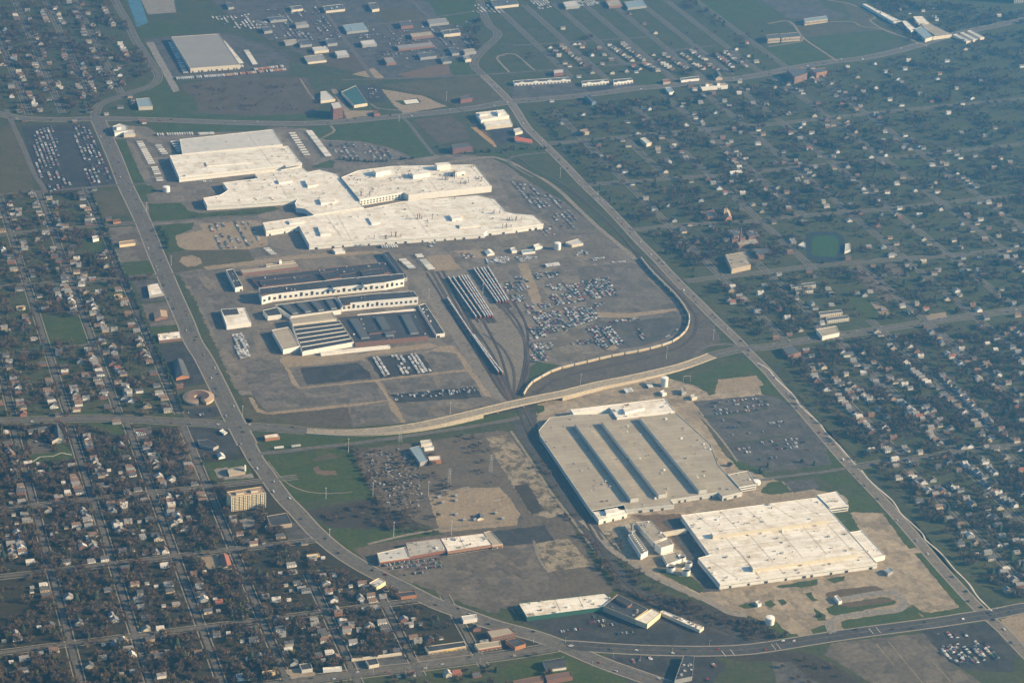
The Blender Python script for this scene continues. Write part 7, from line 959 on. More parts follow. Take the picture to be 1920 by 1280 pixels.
HOUSES=[(-874.3,-202.3,0),(-873.5,-219.1,0),(-872.7,-235.7,0),(-872,-252.3,0),(-871.2,-268.6,0),(-779.4,-218.6,0),(-779.2,-232.1,0),(-778.9,-245.6,0),(-778.7,-259,0),(-779.6,-289.1,0),(-779.4,-299.9,0),(-779.1,-310.7,0),(-778.9,-321.4,0),(-823,-246.8,0),(-822.5,-260.9,0),(-822.1,-275,0),(-916.9,-263,0),(-916.1,-276.4,0),(-915.4,-289.6,0),(-914.6,-302.8,0),(-913.8,-315.9,0),(-916.5,58.8,0),(-915.8,42.7,0),(-915,26.7,0),(-914.3,10.8,0),(-913.5,-5,0),(-869.9,59.6,0),(-870,46.2,0),(-870,32.9,0),(-870.1,19.7,0),(-870.1,6.6,0),(-870.2,-6.5,0),(-967.8,112.7,0),(-965.7,96,0),(-963.6,79.5,0),(-823,211.1,0),(-822.1,197.3,0),(-821.3,183.5,0),(-820.5,169.8,0),(-819.7,156.2,0),(-818.9,142.7,0),(-818.1,129.3,0),(-817.3,115.9,0),(-816.5,102.6,0),(-777.6,213.3,0),(-777.7,201,0),(-777.8,188.8,0),(-777.9,176.6,0),(-778.1,164.5,0),(-781.8,125.9,0),(-780,115.3,0),(-778.1,104.7,0),(-776.2,94.2,0),(-781.5,54.3,0),(-780.7,44.7,0),(-779.9,35.1,0),(-779.2,25.5,0),(-778.4,16,0),(-1007.1,-146.7,0),(-1005.2,-158.3,0),(-1003.3,-169.9,0),(-1001.4,-181.3,0),(-874.2,-127.3,0),(-874.4,-138.3,0),(-874.6,-149.3,0),(-874.9,-160.2,0),(-875.1,-171,0),(-1003,-275.6,0),(-1003.7,-285.6,0),(-1004.4,-295.5,0),(-871,-363.4,0),(-870.8,-375.5,0),(-870.5,-387.6,0),(-852.1,-358.8,0),(-852,-371,0),(-851.8,-383.1,0),(-778.2,-362.2,0),(-778.1,-375.6,0),(-778.1,-388.9,0),(-1004.9,-201.7,0),(-1005.5,-224.8,0),(-1006.1,-247.7,0),(-728,7.9,0),(-725.3,-3.3,0),(-722.6,-14.5,0),(-876.2,123.5,0),(-824.1,-172.5,0),(-822,-213.9,0),(-779,-177.6,0),(-819.8,35.5,0),(-727,40,0),(-757.2,-38.6,0),(-913.3,-222,0),(-963.7,-234.1,0),(-948.1,-326,0),(-932.7,-313.9,0),(-871.8,-314.1,0),(-821,-307.4,0),(-821.9,-325.4,0),(-840.3,-332.5,0),(-1006.2,-81.2,0),(-965.1,0.9,0),(-967.1,-24.3,0),(-948.2,92.3,0),(-843.5,161.2,0),(-842.2,105.3,0),(-779.7,-12.8,0),(-759.6,22.7,0),(-981.2,-202.3,0),(-967.5,-247.1,0),(-917.4,-376.9,0),(-761.2,-302.5,0),(-854.5,13.7,0),(-914.2,-384.2,0),(-914.5,-394.9,0),(-914.8,-405.6,0),(-915.1,-416.2,0),(-915.3,-426.8,0),(-872.1,-423.9,0),(-870.7,-434.9,0),(-869.4,-445.8,0),(-1024.9,-422.8,0),(-1024.8,-434.4,0),(-1024.8,-446.1,0),(-1024.8,-457.6,0),(-1024.8,-469.1,0),(-1024.8,-480.5,0),(-1038.6,-452.8,0),(-1039.3,-464.9,0),(-1040.1,-477,0),(-1040.8,-488.9,0),(-918.8,-463.9,0),(-917.9,-478.6,0),(-917,-493.2,0),(-776.3,-419.9,0),(-775.3,-428.8,0),(-774.3,-437.7,0),(-914.3,-454.5,0),(-1016.9,-514.6,0),(-1006.7,-581.8,0),(-1006.7,-597.2,0),(-927.5,-529.3,0),(-919.4,-529.2,0),(-906.4,-530.2,0),(-827,-526.3,0),(-813.8,-527.3,0),(-915.9,-616.7,0),(-876.8,-656.5,0),(-870.8,-638.8,0),(-874.4,-612.9,0),(-822.4,-569.9,0),(-826.2,-624.2,0),(-827.3,-641.4,0),(-781.8,-640.5,0),(-825.4,-680,0),(-782.3,-678.8,0),(-761.9,-687.4,0),(-1010.7,-693.4,0),(-1061.9,-708.3,0),(-1061.3,-719.1,0),(-920.9,-692.8,0),(-918.9,-704.4,0),(-874.9,-709.3,0),(-877.6,-736.1,0),(-858.7,-738.8,0),(-915.5,-761.2,0),(-928.3,-763.5,0),(-877.8,-765,0),(-1015.1,-762,0),(-1057.5,-772.7,0),(-950.3,-795.1,0),(-914.3,-840,0),(-878.5,-860.7,0),(-1062.9,-802.2,0),(-909.8,-801.4,0),(-912.5,-783.3,0),(-730.1,-773.2,0),(-734.2,-801.2,0),(-685.9,-525.9,0),(-676.6,-536.4,0),(-819.9,-474.1,0),(-840.3,-477.7,0),(-772.6,-468,0),(-820.1,-427.2,0),(-963.5,-527,0),(-873.3,-810.2,0),(-933.5,-487.3,0),(-916,-493.4,0),(-933.8,-418.3,0),(-853.6,-457.9,0),(-853.6,-426,0),(-819.5,-472,1),(-821.5,-570.1,1),(-831.6,-621,1),(-828.2,-629.6,1),(-915.6,-614.8,1),(-875.2,-653.1,1),(-634.6,-611.6,0),(-637.1,-631.1,0),(-637.3,-662.7,0),(-634.8,-682.8,0),(-595.3,-656.8,0),(-595.1,-676.6,0),(-637,-767.8,0),(-638.9,-784,0),(-691.5,-782.5,0),(-691.9,-796.9,0),(-687.1,-823.3,0),(-691.9,-839.9,0),(-733.8,-843.9,0),(-635.5,-826.7,0),(-636.1,-856.9,0),(-653.5,-859.8,0),(-595.5,-779.6,0),(-597.2,-790.3,0),(-596,-805.3,0),(-561.9,-806.1,0),(-541.9,-799.8,0),(-541.9,-814.6,0),(-504.6,-816.1,0),(-504,-860.1,0),(-486,-860.8,0),(-596.4,-841.5,0),(-538,-725,0),(-520.5,-729.2,0),(-555.6,-728.6,0),(-689.7,-757.1,0),(-678.5,-703.4,0),(-691.5,-688.8,0),(-542.4,-756.5,0),(-598.7,-752.6,0),(-633.7,-803.6,0),(-485.4,-952.8,0),(-473.4,-952.3,0),(-586.7,-796.5,0),(-821.2,492.1,0),(-821.5,474.9,0),(-821.8,457.8,0),(-822,440.9,0),(-822.3,424.1,0),(-822.5,407.4,0),(-822.8,390.8,0),(-784.3,420.7,0),(-783.6,403.2,0),(-782.9,385.9,0),(-782.2,368.6,0),(-781.5,351.5,0),(-780.8,334.5,0),(-780.1,317.6,0),(-779.4,300.9,0),(-778.8,284.2,0),(-841.6,483.2,0),(-842.3,464,0),(-843,445.1,0),(-824.5,388,0),(-782.4,628,0),(-782.9,597.4,0),(-818.5,624.7,0),(-823.9,585,0),(-819.1,544.1,0),(-820.5,524.6,0),(-779.4,549.6,0),(-782.7,527,0),(-767.5,524,0),(-762,526.3,0),(-918.3,699.1,0),(-915.4,667.4,0),(-914.9,372.4,0),(-916.6,348.4,0),(-730.1,580.3,0),(-730.6,628.4,0),(-726.9,396.6,0),(-764.6,458.2,0),(-877.5,936,0),(-877.8,886.8,0),(-863,906.7,0),(-865.7,884.5,0),(-822,861.4,0),(-823.5,828.3,0),(-783.3,934.1,0),(-782.3,910.9,0),(-730,905.1,0),(-725.7,858.6,0),(-731.1,822.2,0),(-875.7,812.3,0),(-780.7,801.8,0),(-781,693.9,0),(-820.6,687.4,0),(-728,298,0),(-762.7,284,0),(-776,450.9,0),(-953.7,314,0),(-958.8,333,0),(-912.2,276,0),(-725.4,231.8,0),(-874.2,725.7,0),(-842.9,741.1,0),(-733.3,807.7,0),(666.9,-142.4,0),(666,-153.1,0),(665.1,-163.7,0),(664.2,-174.3,0),(661,-191.2,0),(661.6,-201.9,0),(662.2,-212.7,0),(662.8,-223.4,0),(663.4,-234,0),(664.1,-244.6,0),(664.7,-255.1,0),(574.2,-305.6,0),(577.7,-315.9,0),(581.1,-326.2,0),(578.4,-336.5,0),(579.1,-346.8,0),(579.8,-357,0),(580.4,-367.2,0),(581.1,-377.4,0),(707,-221.1,0),(706.9,-234.7,0),(706.7,-248.2,0),(706.6,-261.6,0),(706.4,-274.9,0),(706.3,-288.2,0),(706.2,-301.4,0),(706,-314.5,0),(703,-324.9,0),(702.7,-335.9,0),(702.5,-346.8,0),(702.2,-357.7,0),(702,-368.5,0),(701.7,-379.3,0),(701.5,-390,0),(701.2,-400.7,0),(701,-411.3,0),(765.2,-135.9,0),(765.9,-152.1,0),(766.6,-168.1,0),(767.4,-184.1,0),(518.6,-229.8,0),(519.7,-240.3,0),(520.8,-250.8,0),(521.9,-261.3,0),(523,-271.7,0),(524.1,-282,0),(525.2,-292.3,0),(471.4,-258.8,0),(470.8,-273.8,0),(470.2,-288.8,0),(469.5,-303.6,0),(468.9,-318.3,0),(471.3,-329.6,0),(471.3,-344.3,0),(471.3,-358.9,0),(471.3,-373.4,0),(471.3,-387.8,0),(573.2,-547.4,0),(575,-556,0),(576.7,-564.5,0),(578.4,-573.1,0),(580.2,-581.6,0),(581.9,-590,0),(583.6,-598.5,0),(613.6,-536.5,0),(612.5,-549.9,0),(611.5,-563.3,0),(610.5,-576.5,0),(609.4,-589.7,0),(573.9,-615.5,0),(573.5,-632.1,0),(573.1,-648.6,0),(575.4,-644.4,0),(577.5,-655.2,0),(579.5,-666,0),(581.4,-676.7,0),(583.4,-687.4,0),(585.4,-698,0),(459.6,-561.1,0),(462.6,-571.4,0),(465.7,-581.7,0),(468.7,-592,0),(512,-611.2,0),(515.3,-621.4,0),(518.6,-631.6,0),(452.8,-593.1,0),(458.1,-607,0),(463.4,-620.7,0),(468.7,-634.4,0),(513.7,-658.6,0),(514.3,-669.6,0),(515,-680.5,0),(515.6,-691.3,0),(576.6,-96.7,0),(518.8,-210,0),(562,-181.9,0),(616.5,-225,0),(617.2,-242.2,0),(620.5,-257.1,0),(614.2,-333.3,0),(617.3,-353,0),(613.8,-384.4,0),(580.2,-411.5,0),(522,-356.6,0),(523.6,-324.7,0),(433.7,-466.7,0),(463,-473.2,0),(515.6,-492.3,0),(459.5,-504.8,0),(615.1,-491.5,0),(661.3,-476,0),(520.8,-548,0),(434.5,-567.5,0),(463,-564.3,0),(556.9,-654.3,0),(766.7,-333,0),(662.7,-387,0),(770.4,-217.1,0),(771.3,-243.4,0),(768,-254.2,0),(866.6,-111.2,0),(775.6,-95.5,0),(767,-148.3,0),(806.6,-165.5,0),(906.7,-159.2,0),(907.3,-138,0),(864.6,-245.6,0),(658.4,-541.4,0),(656.3,-563.3,0),(658.6,-590.9,0),(616,-667.7,0),(802.8,-125.5,0),(865.2,-144.5,0),(616.7,-178.9,0),(464,-172.8,0),(471.6,-145.6,0),(526.7,-180.3,0),(580.3,-156.7,0),(706,-138.6,0),(700.1,-520.4,0),(641,-502.3,0),(660.2,-501.4,0),(698.8,-307.4,0),(617.5,-419.6,0),(700.7,-463.9,0),(759.5,-424,0),(659.8,-455,0),(542.5,-290.5,0),(508.6,-488.2,0),(661.5,-299.4,0),(430.6,-649.1,0),(513.4,-690.8,0),(533.5,-695.4,0),(459.8,-737.3,0),(528.5,-730.6,0),(511.2,-782.2,0),(457.7,-772.1,0),(454.5,-795.3,0),(458.9,-826.3,0),(455.7,-844.7,0),(428.5,-793.6,0),(457.9,-911.6,0),(458,-927.9,0),(430.8,-937.7,0),(521.9,-720.1,0),(523,-804.6,0),(507.4,-835.4,0),(462.1,-879.7,0),(490.8,-708.5,0),(521.5,-751.4,0),(498.5,-867.3,0),(477,-903.8,0),(810.4,738,0),(877.2,776.9,0),(1002.7,741.7,0),(1006.5,698.5,0),(1001.4,678.4,0),(925.3,725.8,0),(876.5,639,0),(871.4,611.5,0),(1005.1,619.6,0),(1122.1,665,0),(1277.5,749.4,0),(1278.6,722.9,0),(1278.5,688.2,0),(712.1,545.7,0),(778.5,533.4,0),(934.4,484.8,0),(884.7,525.3,0),(974.7,544.3,0),(1057.6,524.9,0),(1124.1,548.9,0),(1234.2,569.6,0),(1256,565.6,0),(1128.9,460.2,0),(1177.2,427.6,0),(1175.7,381.5,0),(1183.4,473.7,0),(1235,452.2,0),(1239.3,384.9,0),(889.1,371.6,0),(857.2,377.7,0),(883.9,324.8,0),(937.2,281.8,0),(898.7,256.9,0),(1007.8,214.3,0),(1008.7,249.9,0),(1133.2,218.6,0),(888.2,199.1,0),(786.6,54.1,0),(824.1,59.6,0),(817.8,87.3,0),(719.7,160.3,0),(731.5,147.9,0),(751.8,164.1,0),(664.6,164.5,0),(604.7,126.6,0),(642.4,119.1,0),(585.2,160.3,0),(583.7,40.5,0),(527.9,20.4,0),(526,77.7,0),(1004.7,90.1,0),(929.9,31.8,0),(1018.4,47.1,0),(945.9,233.5,0),(1069.3,278.1,0),(1154.6,302.3,0),(1153.7,272.9,0),(1188,325.9,0),(1121.5,279,0),(1008,538.1,0),(1006.4,522.5,0),(1010,466.7,0),(1050.6,665.3,0),(1098.7,711.7,0),(1194.4,703.2,0),(931.2,608.6,0),(1245.7,494.1,0),(1230.5,409.8,0),(525.5,145.8,0),(527.8,119.2,0),(933.2,128.1,0),(1058.4,339.4,0),(1062.5,376.2,0),(953.6,-79.2,0),(953.4,-94.9,0),(951.1,-62.9,0),(775.3,-58.3,0),(737.3,77.1,0),(1068.2,440.3,0),(1272.3,546.2,0),(1154.4,1417.9,0),(1109.9,1403.4,0),(1159.2,1379.6,0),(1162.8,1347.2,0),(1114.8,1180.4,0),(1061.5,1129.9,0),(1042,1103.9,0),(1005.2,1033.6,0),(1051.7,1063.8,0),(1120.7,1014,0),(997.3,964.9,0),(999.3,914.2,0),(955.9,845.7,0),(927.3,890.7,0),(1056.9,931.7,0),(1163.4,917.9,0),(1121.3,884,0),(1228.1,925.3,0),(1272.3,927.1,0),(1163.5,890.4,0),(1166,1054.1,0),(1326.3,1331.9,0),(1324.5,1305.7,0),(1262.6,1342,0),(1375.2,1356.3,0),(1472.4,1298.1,0),(1367,1262.1,0),(1473,1234.6,0),(1378.5,1218.7,0),(1221.8,1244,0),(1268,1231.4,0),(1277.2,1153.7,0),(1181.8,1129.6,0),(1465.2,1474.3,0),(1469.9,1456.8,0),(1367.6,1444.8,0),(1325.9,1369.4,0),(1529.4,1487.1,0),(1470.4,1412.3,0),(1468.8,1390.5,0),(1683.9,1357,0),(1580.7,1400.7,0),(1605.8,1435.9,0),(1590.1,1317.1,0),(1543.9,1202.3,0),(1592.2,1236.5,0),(1470.5,1142.2,0),(1427.8,1000.5,0),(1479,972.5,0),(1535.2,1021.6,0),(1333.6,893.3,0),(1339.5,864.5,0),(1337.8,841.9,0),(1381,848.2,0),(1276,820.9,0),(1434.2,820.6,0),(1442.9,791.8,0),(1868.2,1458.3,0),(1575.1,1554.6,0),(1681.1,1532.9,0),(1788.8,1623.2,0),(1849.8,1915.4,0),(1780.9,1997.5,0),(1894.7,2002.1,0),(1848.6,1981.6,0),(1842.7,1890.3,0),(2053.4,1900.5,0),(1794.9,1962.4,0),(1111.6,1102,0),(1057.3,1209.8,0),(1381.9,1532.2,0),(1468.1,1541.9,0),(874.2,891,0),(1384.7,766,0),(1207.6,989.8,0),(1277.6,977.9,0),(1558.8,882.7,0),(541.2,1286.3,0),(628.1,1216.3,0),(809.2,1215.7,0),(814.5,1190.4,0),(808.1,1167.1,0),(878.7,1097.6,0),(927,1075.2,0),(811.5,1024.4,0),(829.1,1044.7,0),(809.1,1305.6,0),(718.9,1295.1,0),(679.6,996.7,0),(632.7,1027.5,0),(625.7,1006,0),(625.9,956.5,0),(624.4,936.4,0),(480.8,1008.5,0),(813.7,923.9,0),(774.3,935.2,0),(810.8,955.9,0),(774.9,874.8,0),(756.3,863.2,0),(624.3,1135.6,0),(681.2,1042.1,0),(711.4,1111.5,0),(763.4,1169.7,0),(866.5,1321.8,0),(927.3,1281.4,0),(875.2,1244.6,0),(995.5,1373.8,0),(924.9,1390.2,0),(870.4,1122.9,0),(886.2,1016.3,0),(630.3,1564.2,0),(932,1321.5,0),(479.9,667.3,0),(518.4,680.2,0),(673.7,792,0),(674,758.3,0),(676,728.9,0),(715.4,721.7,0),(710.9,653,0),(736.4,648.3,0),(713.6,612.4,0),(776.2,735.7,0),(523.2,569.4,0),(487.9,821,0),(469.3,223.4,0),(474.6,175.7,0),(473.3,192.6,0),(446.5,181.3,0),(447.9,167.9,0),(478.8,238.4,0),(523.1,172.7,0),(479.8,115.9,0),(548.4,234.9,0),(523.4,199.3,0),(628.2,812.8,0),(484.6,730.8,0),(716.8,788.5,0),(768.3,792.1,0),(565,883.9,0),(592.8,879,0),(638.4,1810,2),(639.1,1769.3,2),(636.5,1735.4,2),(631.4,1674,2),(636.1,1651,2),(672.9,1816.6,2),(673.4,1795.4,2),(673.8,1774.3,2),(674.3,1753.3,2),(674.8,1732.5,2),(675.2,1711.8,2),(675.7,1691.2,2),(676.1,1670.8,2),(676.6,1650.5,2),(846,1809,2),(846.6,1791.2,2),(847.2,1773.5,2),(847.8,1755.9,2),(848.4,1738.4,2),(849,1720.9,2),(849.6,1703.6,2),(850.2,1686.3,2),(850.8,1669.2,2),(805.3,1803.1,2),(806.9,1786,2),(808.6,1768.9,2),(810.2,1752,2),(811.9,1735.1,2),(813.5,1718.3,2),(815.1,1701.6,2),(816.7,1685,2),(818.3,1668.4,2),(839.9,1636.9,2),(842.3,1627.2,2),(844.8,1617.5,2),(847.2,1607.8,2),(849.6,1598.2,2),(852,1588.6,2),(854.4,1579,2),(923.9,1704,2),(928.1,1686.1,2),(932.4,1668.3,2),(889.8,1629.4,2),(892.4,1614,2),(895,1598.7,2),(897.6,1583.5,2),(932.2,1639.9,2),(934.4,1626.9,2),(936.6,1613.9,2),(938.9,1600.9,2),(941.1,1588,2),(975.6,1707.9,2),(976.8,1692.3,2),(978.1,1676.8,2),(979.3,1661.3,2),(1010.2,1726.1,2),(1011.8,1709.5,2),(1013.4,1693,2),(1015,1676.6,2),(1016.6,1660.3,2),(1018.2,1644,2),(974.4,1622.2,2),(976.9,1606.8,2),(979.3,1591.5,2),(981.7,1576.2,2),(1010.8,1599.8,2),(1014.8,1582.3,2),(1018.8,1565,2),(1065.8,1682.9,2),(1066.1,1665.6,2),(1066.3,1648.3,2),(1066.6,1631.1,2),(1066.9,1614,2),(1067.1,1596.9,2),(1067.4,1580,2),(1098.5,1695.5,2),(1099.5,1679.9,2),(1100.5,1664.3,2),(1101.5,1648.8,2),(1102.4,1633.3,2),(1103.4,1617.9,2),(1104.4,1602.6,2),(715,1828.1,2),(728.7,1829,2),(742.5,1830,2),(803.2,1620.1,2),(807.9,1608.2,2),(812.7,1596.4,2),(724.8,1797.3,2),(727.5,1727.5,2),(761.7,1728.2,2),(763.3,1682.3,2),(765.8,1779.6,2),(676.4,1589.8,2),(726.8,1576.5,2),(769.6,1586.4,2),(894.9,1708.3,2),(894.2,1668.4,2),(1148.9,1659,2),(1149.1,1607.3,2),(1105.8,1579.8,2),(728.1,1653.8,2),(968.4,2069,2),(973,1973.3,2),(972.3,1886.9,2),(793.9,1577.2,2),(1192,1764.5,2),(1140.1,1718.7,2),(729.4,1964.2,2),(-465.4,2346.2,0),(-465.5,2322.7,0),(-465.5,2299.4,0),(-465.5,2276.2,0),(-465.6,2253.2,0),(-465.6,2230.4,0),(-465.6,2207.7,0),(-465.6,2185.2,0),(-465.7,2162.8,0),(-707.3,2304.7,0),(-707.5,2280.4,0),(-707.8,2256.3,0),(-633.1,2294.5,0),(-632.8,2270.1,0),(-632.4,2245.9,0),(-632.1,2221.8,0),(-593.2,2276.9,0),(-593.8,2246.6,0),(-594.4,2216.6,0),(-546.4,2282.7,0),(-545.5,2252.1,0),(-544.6,2221.7,0),(-546.3,2162.2,0),(-549.6,2127.4,0),(-553,2092.9,0),(-594.1,1701.8,0),(-594.2,1679.8,0),(-594.3,1657.9,0),(-594.3,1636.1,0),(-753.9,1814.5,0),(-752.2,1793.4,0),(-750.4,1772.4,0),(-748.7,1751.5,0),(-747.7,1606.1,0),(-747.3,1584.1,0),(-746.9,1562.2,0),(-597.5,1811.6,0),(-597.3,1790.5,0),(-597.1,1769.5,0),(-474.1,2001.3,0),(-473.7,1978.7,0),(-473.2,1956.2,0),(-472.8,1933.8,0),(-472.4,1911.6,0),(-471.9,1889.6,0),(-558,1810.9,0),(-556.3,1789.5,0),(-554.7,1768.2,0),(-669.8,2324.1,0),(-673.3,2239.6,0),(-594.5,2332.4,0),(-672.7,2121.6,0),(-675.1,2076,0),(-629.7,2109.7,0),(-751.5,2058.7,0),(-674.2,1952.6,0),(-675.4,1930.9,0),(-629.5,1913.1,0),(-623.8,1978.4,0),(-708.5,1865.7,0),(-672.1,1867.7,0),(-754.3,1920.9,0),(-752.3,1883,0),(-715.1,1931.4,0),(-631.6,1780,0),(-551.8,1962.2,0),(-517.8,1962.8,0),(-515.9,1888.5,0),(-517.1,1684.7,0),(-630.2,1631.8,0),(-628.7,1686.9,0),(-670,1678.2,0),(-707.3,1674,0),(-516,2272.4,0),(-516.6,2081.9,0),(-552,1669.8,0),(-507,1808.4,0),(-746.4,2161.2,0),(-793,1632.9,0),(-739.6,1522.7,0),(-555.2,1660.1,0)]
TREE_ZONES=[
('lower left blocks',[(-1169.2,-831.2),(-1096.7,-38.6),(-904.5,-72.3),(-714.2,-133.8),(-685.2,-265.1),(-677.8,-359.6),(-632.2,-432.5),(-612.1,-515),(-562.3,-642.2),(-428.8,-820.8),(-510.4,-902.8),(-689.2,-894.4),(-794.6,-922.8)],74,0),
('far left blocks',[(-1059.2,-16.6),(-979,785.4),(-622.1,776.6),(-633.5,525.1),(-717.5,462.5),(-709.2,-82.1),(-802.1,-57.9)],40,0),
('upper left blocks',[(-977.6,799.5),(-953.9,1036.1),(-706,991.4),(-700.4,806)],30,0),
('top left blocks',[(-904.9,1527),(-781.3,2763.5),(-389.3,2715.7),(-427,2249.2),(-431.5,1771.4),(-569.7,1608.2),(-627.1,1481.5)],34,0),
('right upper district',[(445.8,1345.5),(578.6,1364.1),(880.5,1398.3),(1163.1,1461.1),(1322.3,1502.9),(1594.8,1599.6),(1925.6,1745.8),(2191.9,1784.5),(1275.1,283.7),(599.2,326.5),(443.4,356.7),(408,568.7),(416.5,923.9)],30,1),
('right middle district',[(400.5,254.6),(581.5,287.7),(1275.1,283.7),(1120.5,30.7),(602.3,31),(424.3,-7.2)],36,1),
('right lower district',[(450.2,-72.9),(563.6,-48.1),(1091.7,-16.6),(498.8,-987.2),(432.2,-955.6),(405.6,-834.7),(420.5,-625.4),(410.3,-527.8),(427,-327.5)],68,0),
('top right woods',[(1866.9,2322.2),(2473.9,2246.1),(2221.2,1832.5),(1949.7,1818.6),(1653.5,1710.8),(1706.8,2008.9)],22,1),
('industrial belt trees',[(-116.2,2571.1),(653.8,2474.5),(423.5,1751.3),(123.6,1708.1),(-24,1908.3)],18,1),
('wooded junkyard',[(-448.2,-269.4),(-321.4,-287.5),(-320.1,-453.8),(-363,-520.2),(-460.3,-549.9),(-454.1,-446.2)],26,3),
('scrub along embankment',[(-162.8,-791.6),(-64.7,-853.9),(11.7,-940.8),(44.7,-983.1),(-27,-968.8),(-72.3,-913.3),(-118.4,-856.6)],170,3),
('scrub beside the brownfield',[(-353.1,1654.9),(-297.6,1666.9),(-41.3,1606.1),(-97.7,1404.5),(-313,1430.1),(-364.1,1496.4)],12,3),
('new house street trees',[(551.6,1870.7),(996.6,1903),(1299.5,1860),(1211.4,1564.9),(858.1,1486.8),(798.7,1561.1),(520.6,1603.9)],4,1),
('park edge trees',[(1209.6,2182.6),(1237.1,1723.3),(1211.4,1564.9),(1177.5,1592.7),(1156.9,2136.2)],18,1),
('scrub beside slab strip',[(-262.4,-250.5),(-208,-262.4),(-208.1,-437.4),(-267.5,-433.4)],16,3),
('service lane copse',[(-753.9,-138.2),(-705,-133.8),(-705.3,-241.6),(-747.8,-241.8)],28,3),
('bottom edge trees',[(-701.3,-945.6),(-651.7,-930.8),(-382.8,-933.7),(-302.6,-938.8),(-294.5,-962.1),(-381.1,-1023.9)],14,0),
('bottom right scrub',[(-89.8,-994.4),(-6.6,-1000),(66.9,-1063.8),(97.4,-1106.4),(30.5,-1138.2),(-25.5,-1041.4)],14,3),
('scrub along the rail by the slabs',[(-164.8,-351.5),(-139.3,-347.3),(-144.7,-497.9),(-145.5,-639.4),(-151.6,-762.3),(-176.1,-780.5),(-169.6,-667.7),(-173.9,-527.6)],40,3),
('scrub verge right of the rail line',[(-132.9,-642.3),(-110.1,-630.3),(-104.4,-732.7),(-82.1,-810.6),(-107,-828.3),(-135.3,-766.1)],55,3),
('copse below the ball field',[(-553,-468.1),(-466.7,-443.3),(-446,-465.9),(-403.7,-537.1),(-489.8,-529.4),(-540.5,-505.8)],40,3),
('meadow edge thicket',[(395.2,-120.3),(445.5,-154),(417.6,-346.7),(410.3,-527.8),(391.3,-484.3),(388.9,-340.5),(391.4,-199.4)],14,0)]
TREE_LINES=[
('hedge behind the avenue shops',[(-700.5,974.6),(-702.6,791.6),(-704.7,640),(-701.9,519.8),(-701.6,433.5),(-701.5,325.5),(-700,224.2),(-698.7,131.5),(-697.6,31.6),(-699.2,-63.5)],7,2,2),
('tree row right of the plant road',[(411.4,1084.5),(415.9,993.9),(410.7,890.6),(403.7,752),(407,661.8),(424.9,611.6)],16,2,5),
('tree row along the upper side road',[(426.2,1328.8),(426.9,1212.3),(424.9,1130)],12,2,6),
('lower row right of plant road',[(425.5,535.2),(420.4,461.8),(432.3,358.9),(421.7,305.1)],20,2,8),
('row at the plant avenue corner',[(-592.3,756.2),(-588.6,703),(-592.9,655.2)],6,2,5),
('hedge of the church lawn',[(-701.8,-263.8),(-699.9,-327.2)],4,2,1),
('conifers below cross road at upper lawn',[(275.3,1080.7),(309.2,1083.9),(368.4,1073.7)],9,2,3),
('hedge by the brick mill',[(120,1125.3),(159.1,1136.7)],7,2,3),
('dark trees at the mill lane',[(177.2,1079.6),(227.8,1075.4),(260.4,1065.3)],14,2,4),
('hedge behind the supermarket scrub',[(-158.1,-636.5),(-161.9,-719.3),(-157.2,-777)],9,3,4),
('hedge before the assembly lot',[(-504.2,807.1),(-378.4,806.7)],9,3,3),
('trees of the visitor lawn',[(150.5,-435.9),(177.8,-476.1),(205.8,-496.8),(227.1,-477.3)],14,2,5),
('conifer in truck yard',[(105.8,-917.5),(109.3,-935.7)],9,2,3),
('trees at the lawn by the visitor lot',[(301.6,-474.3),(311.3,-491.2)],9,2,6),
('hedge at embankment yard edge',[(-131.5,1089.1),(-45,1061),(45.2,1067.1)],8,2,3),
('junkyard left thicket',[(-445.8,-260.1),(-448.7,-392.8),(-452.3,-464.5),(-458.1,-541.8)],6,3,6),
('grove above the black asphalt square',[(-474.1,-503.6),(-454.7,-529.7),(-427.1,-549),(-385.6,-558.5)],8,3,8),
('school field edge trees',[(-899.4,397.5),(-899.2,282.8)],14,0,3)]
OVERPASS=[(-506.3,-183.2,0),(-459,-201.8,1.2),(-414.3,-211.9,2.4),(-368,-216.6,3.8),(-319.8,-215.6,5.2),(-269.4,-208.8,6.6),(-216.9,-196.8,7.4),(-163.4,-183.9,7.8),(-131,-176.4,8),(-76.6,-164.4,8),(-21.9,-153.6,7.6),(47.8,-132.5,6.2),(122.4,-115.5,4.4),(196.5,-95.1,2.4),(244.1,-79.1,1),(311.5,-48.8,0)]

# ------------------------------------------------------------------ ground
LZ = 0.05
def ground_patch(name, label, mat, layer, poly, wob, idx):
    p = ccw(poly)
    if wob > 0: p = wobble(p, wob)
    z = layer*LZ + (idx % 9)*.004
    me = bpy.data.meshes.new(name); me.from_pydata([(a, b, z) for a, b in p], [], [tuple(range(len(p)))]); me.materials.append(M[mat])
    return tag(link(name, me), label, name.replace('_', ' '), None, 'structure')
gs = 9000
me = bpy.data.meshes.new('ground'); me.from_pydata([(-gs,-gs,0),(gs,-gs,0),(gs,gs,0),(-gs,gs,0)], [], [(0,1,2,3)]); me.materials.append(M['ground'])
tag(link('ground', me), 'flat city ground of grass and bare earth', 'ground', None, 'structure')
NO_TREES = {'track','gravel','yard','concrete','tan','asphalt','asphalt_old','asphalt_brown','asphalt_dark','ballast','concrete_old','slab','white_slab','water','grass','orange_sand','redbed','drygrass'}
for i, (name, label, mat, layer, poly, wob) in enumerate(SURFACES):
    ground_patch(name, label, mat, layer, poly, wob, i)
    if mat in NO_TREES: mark(poly, soft=True)
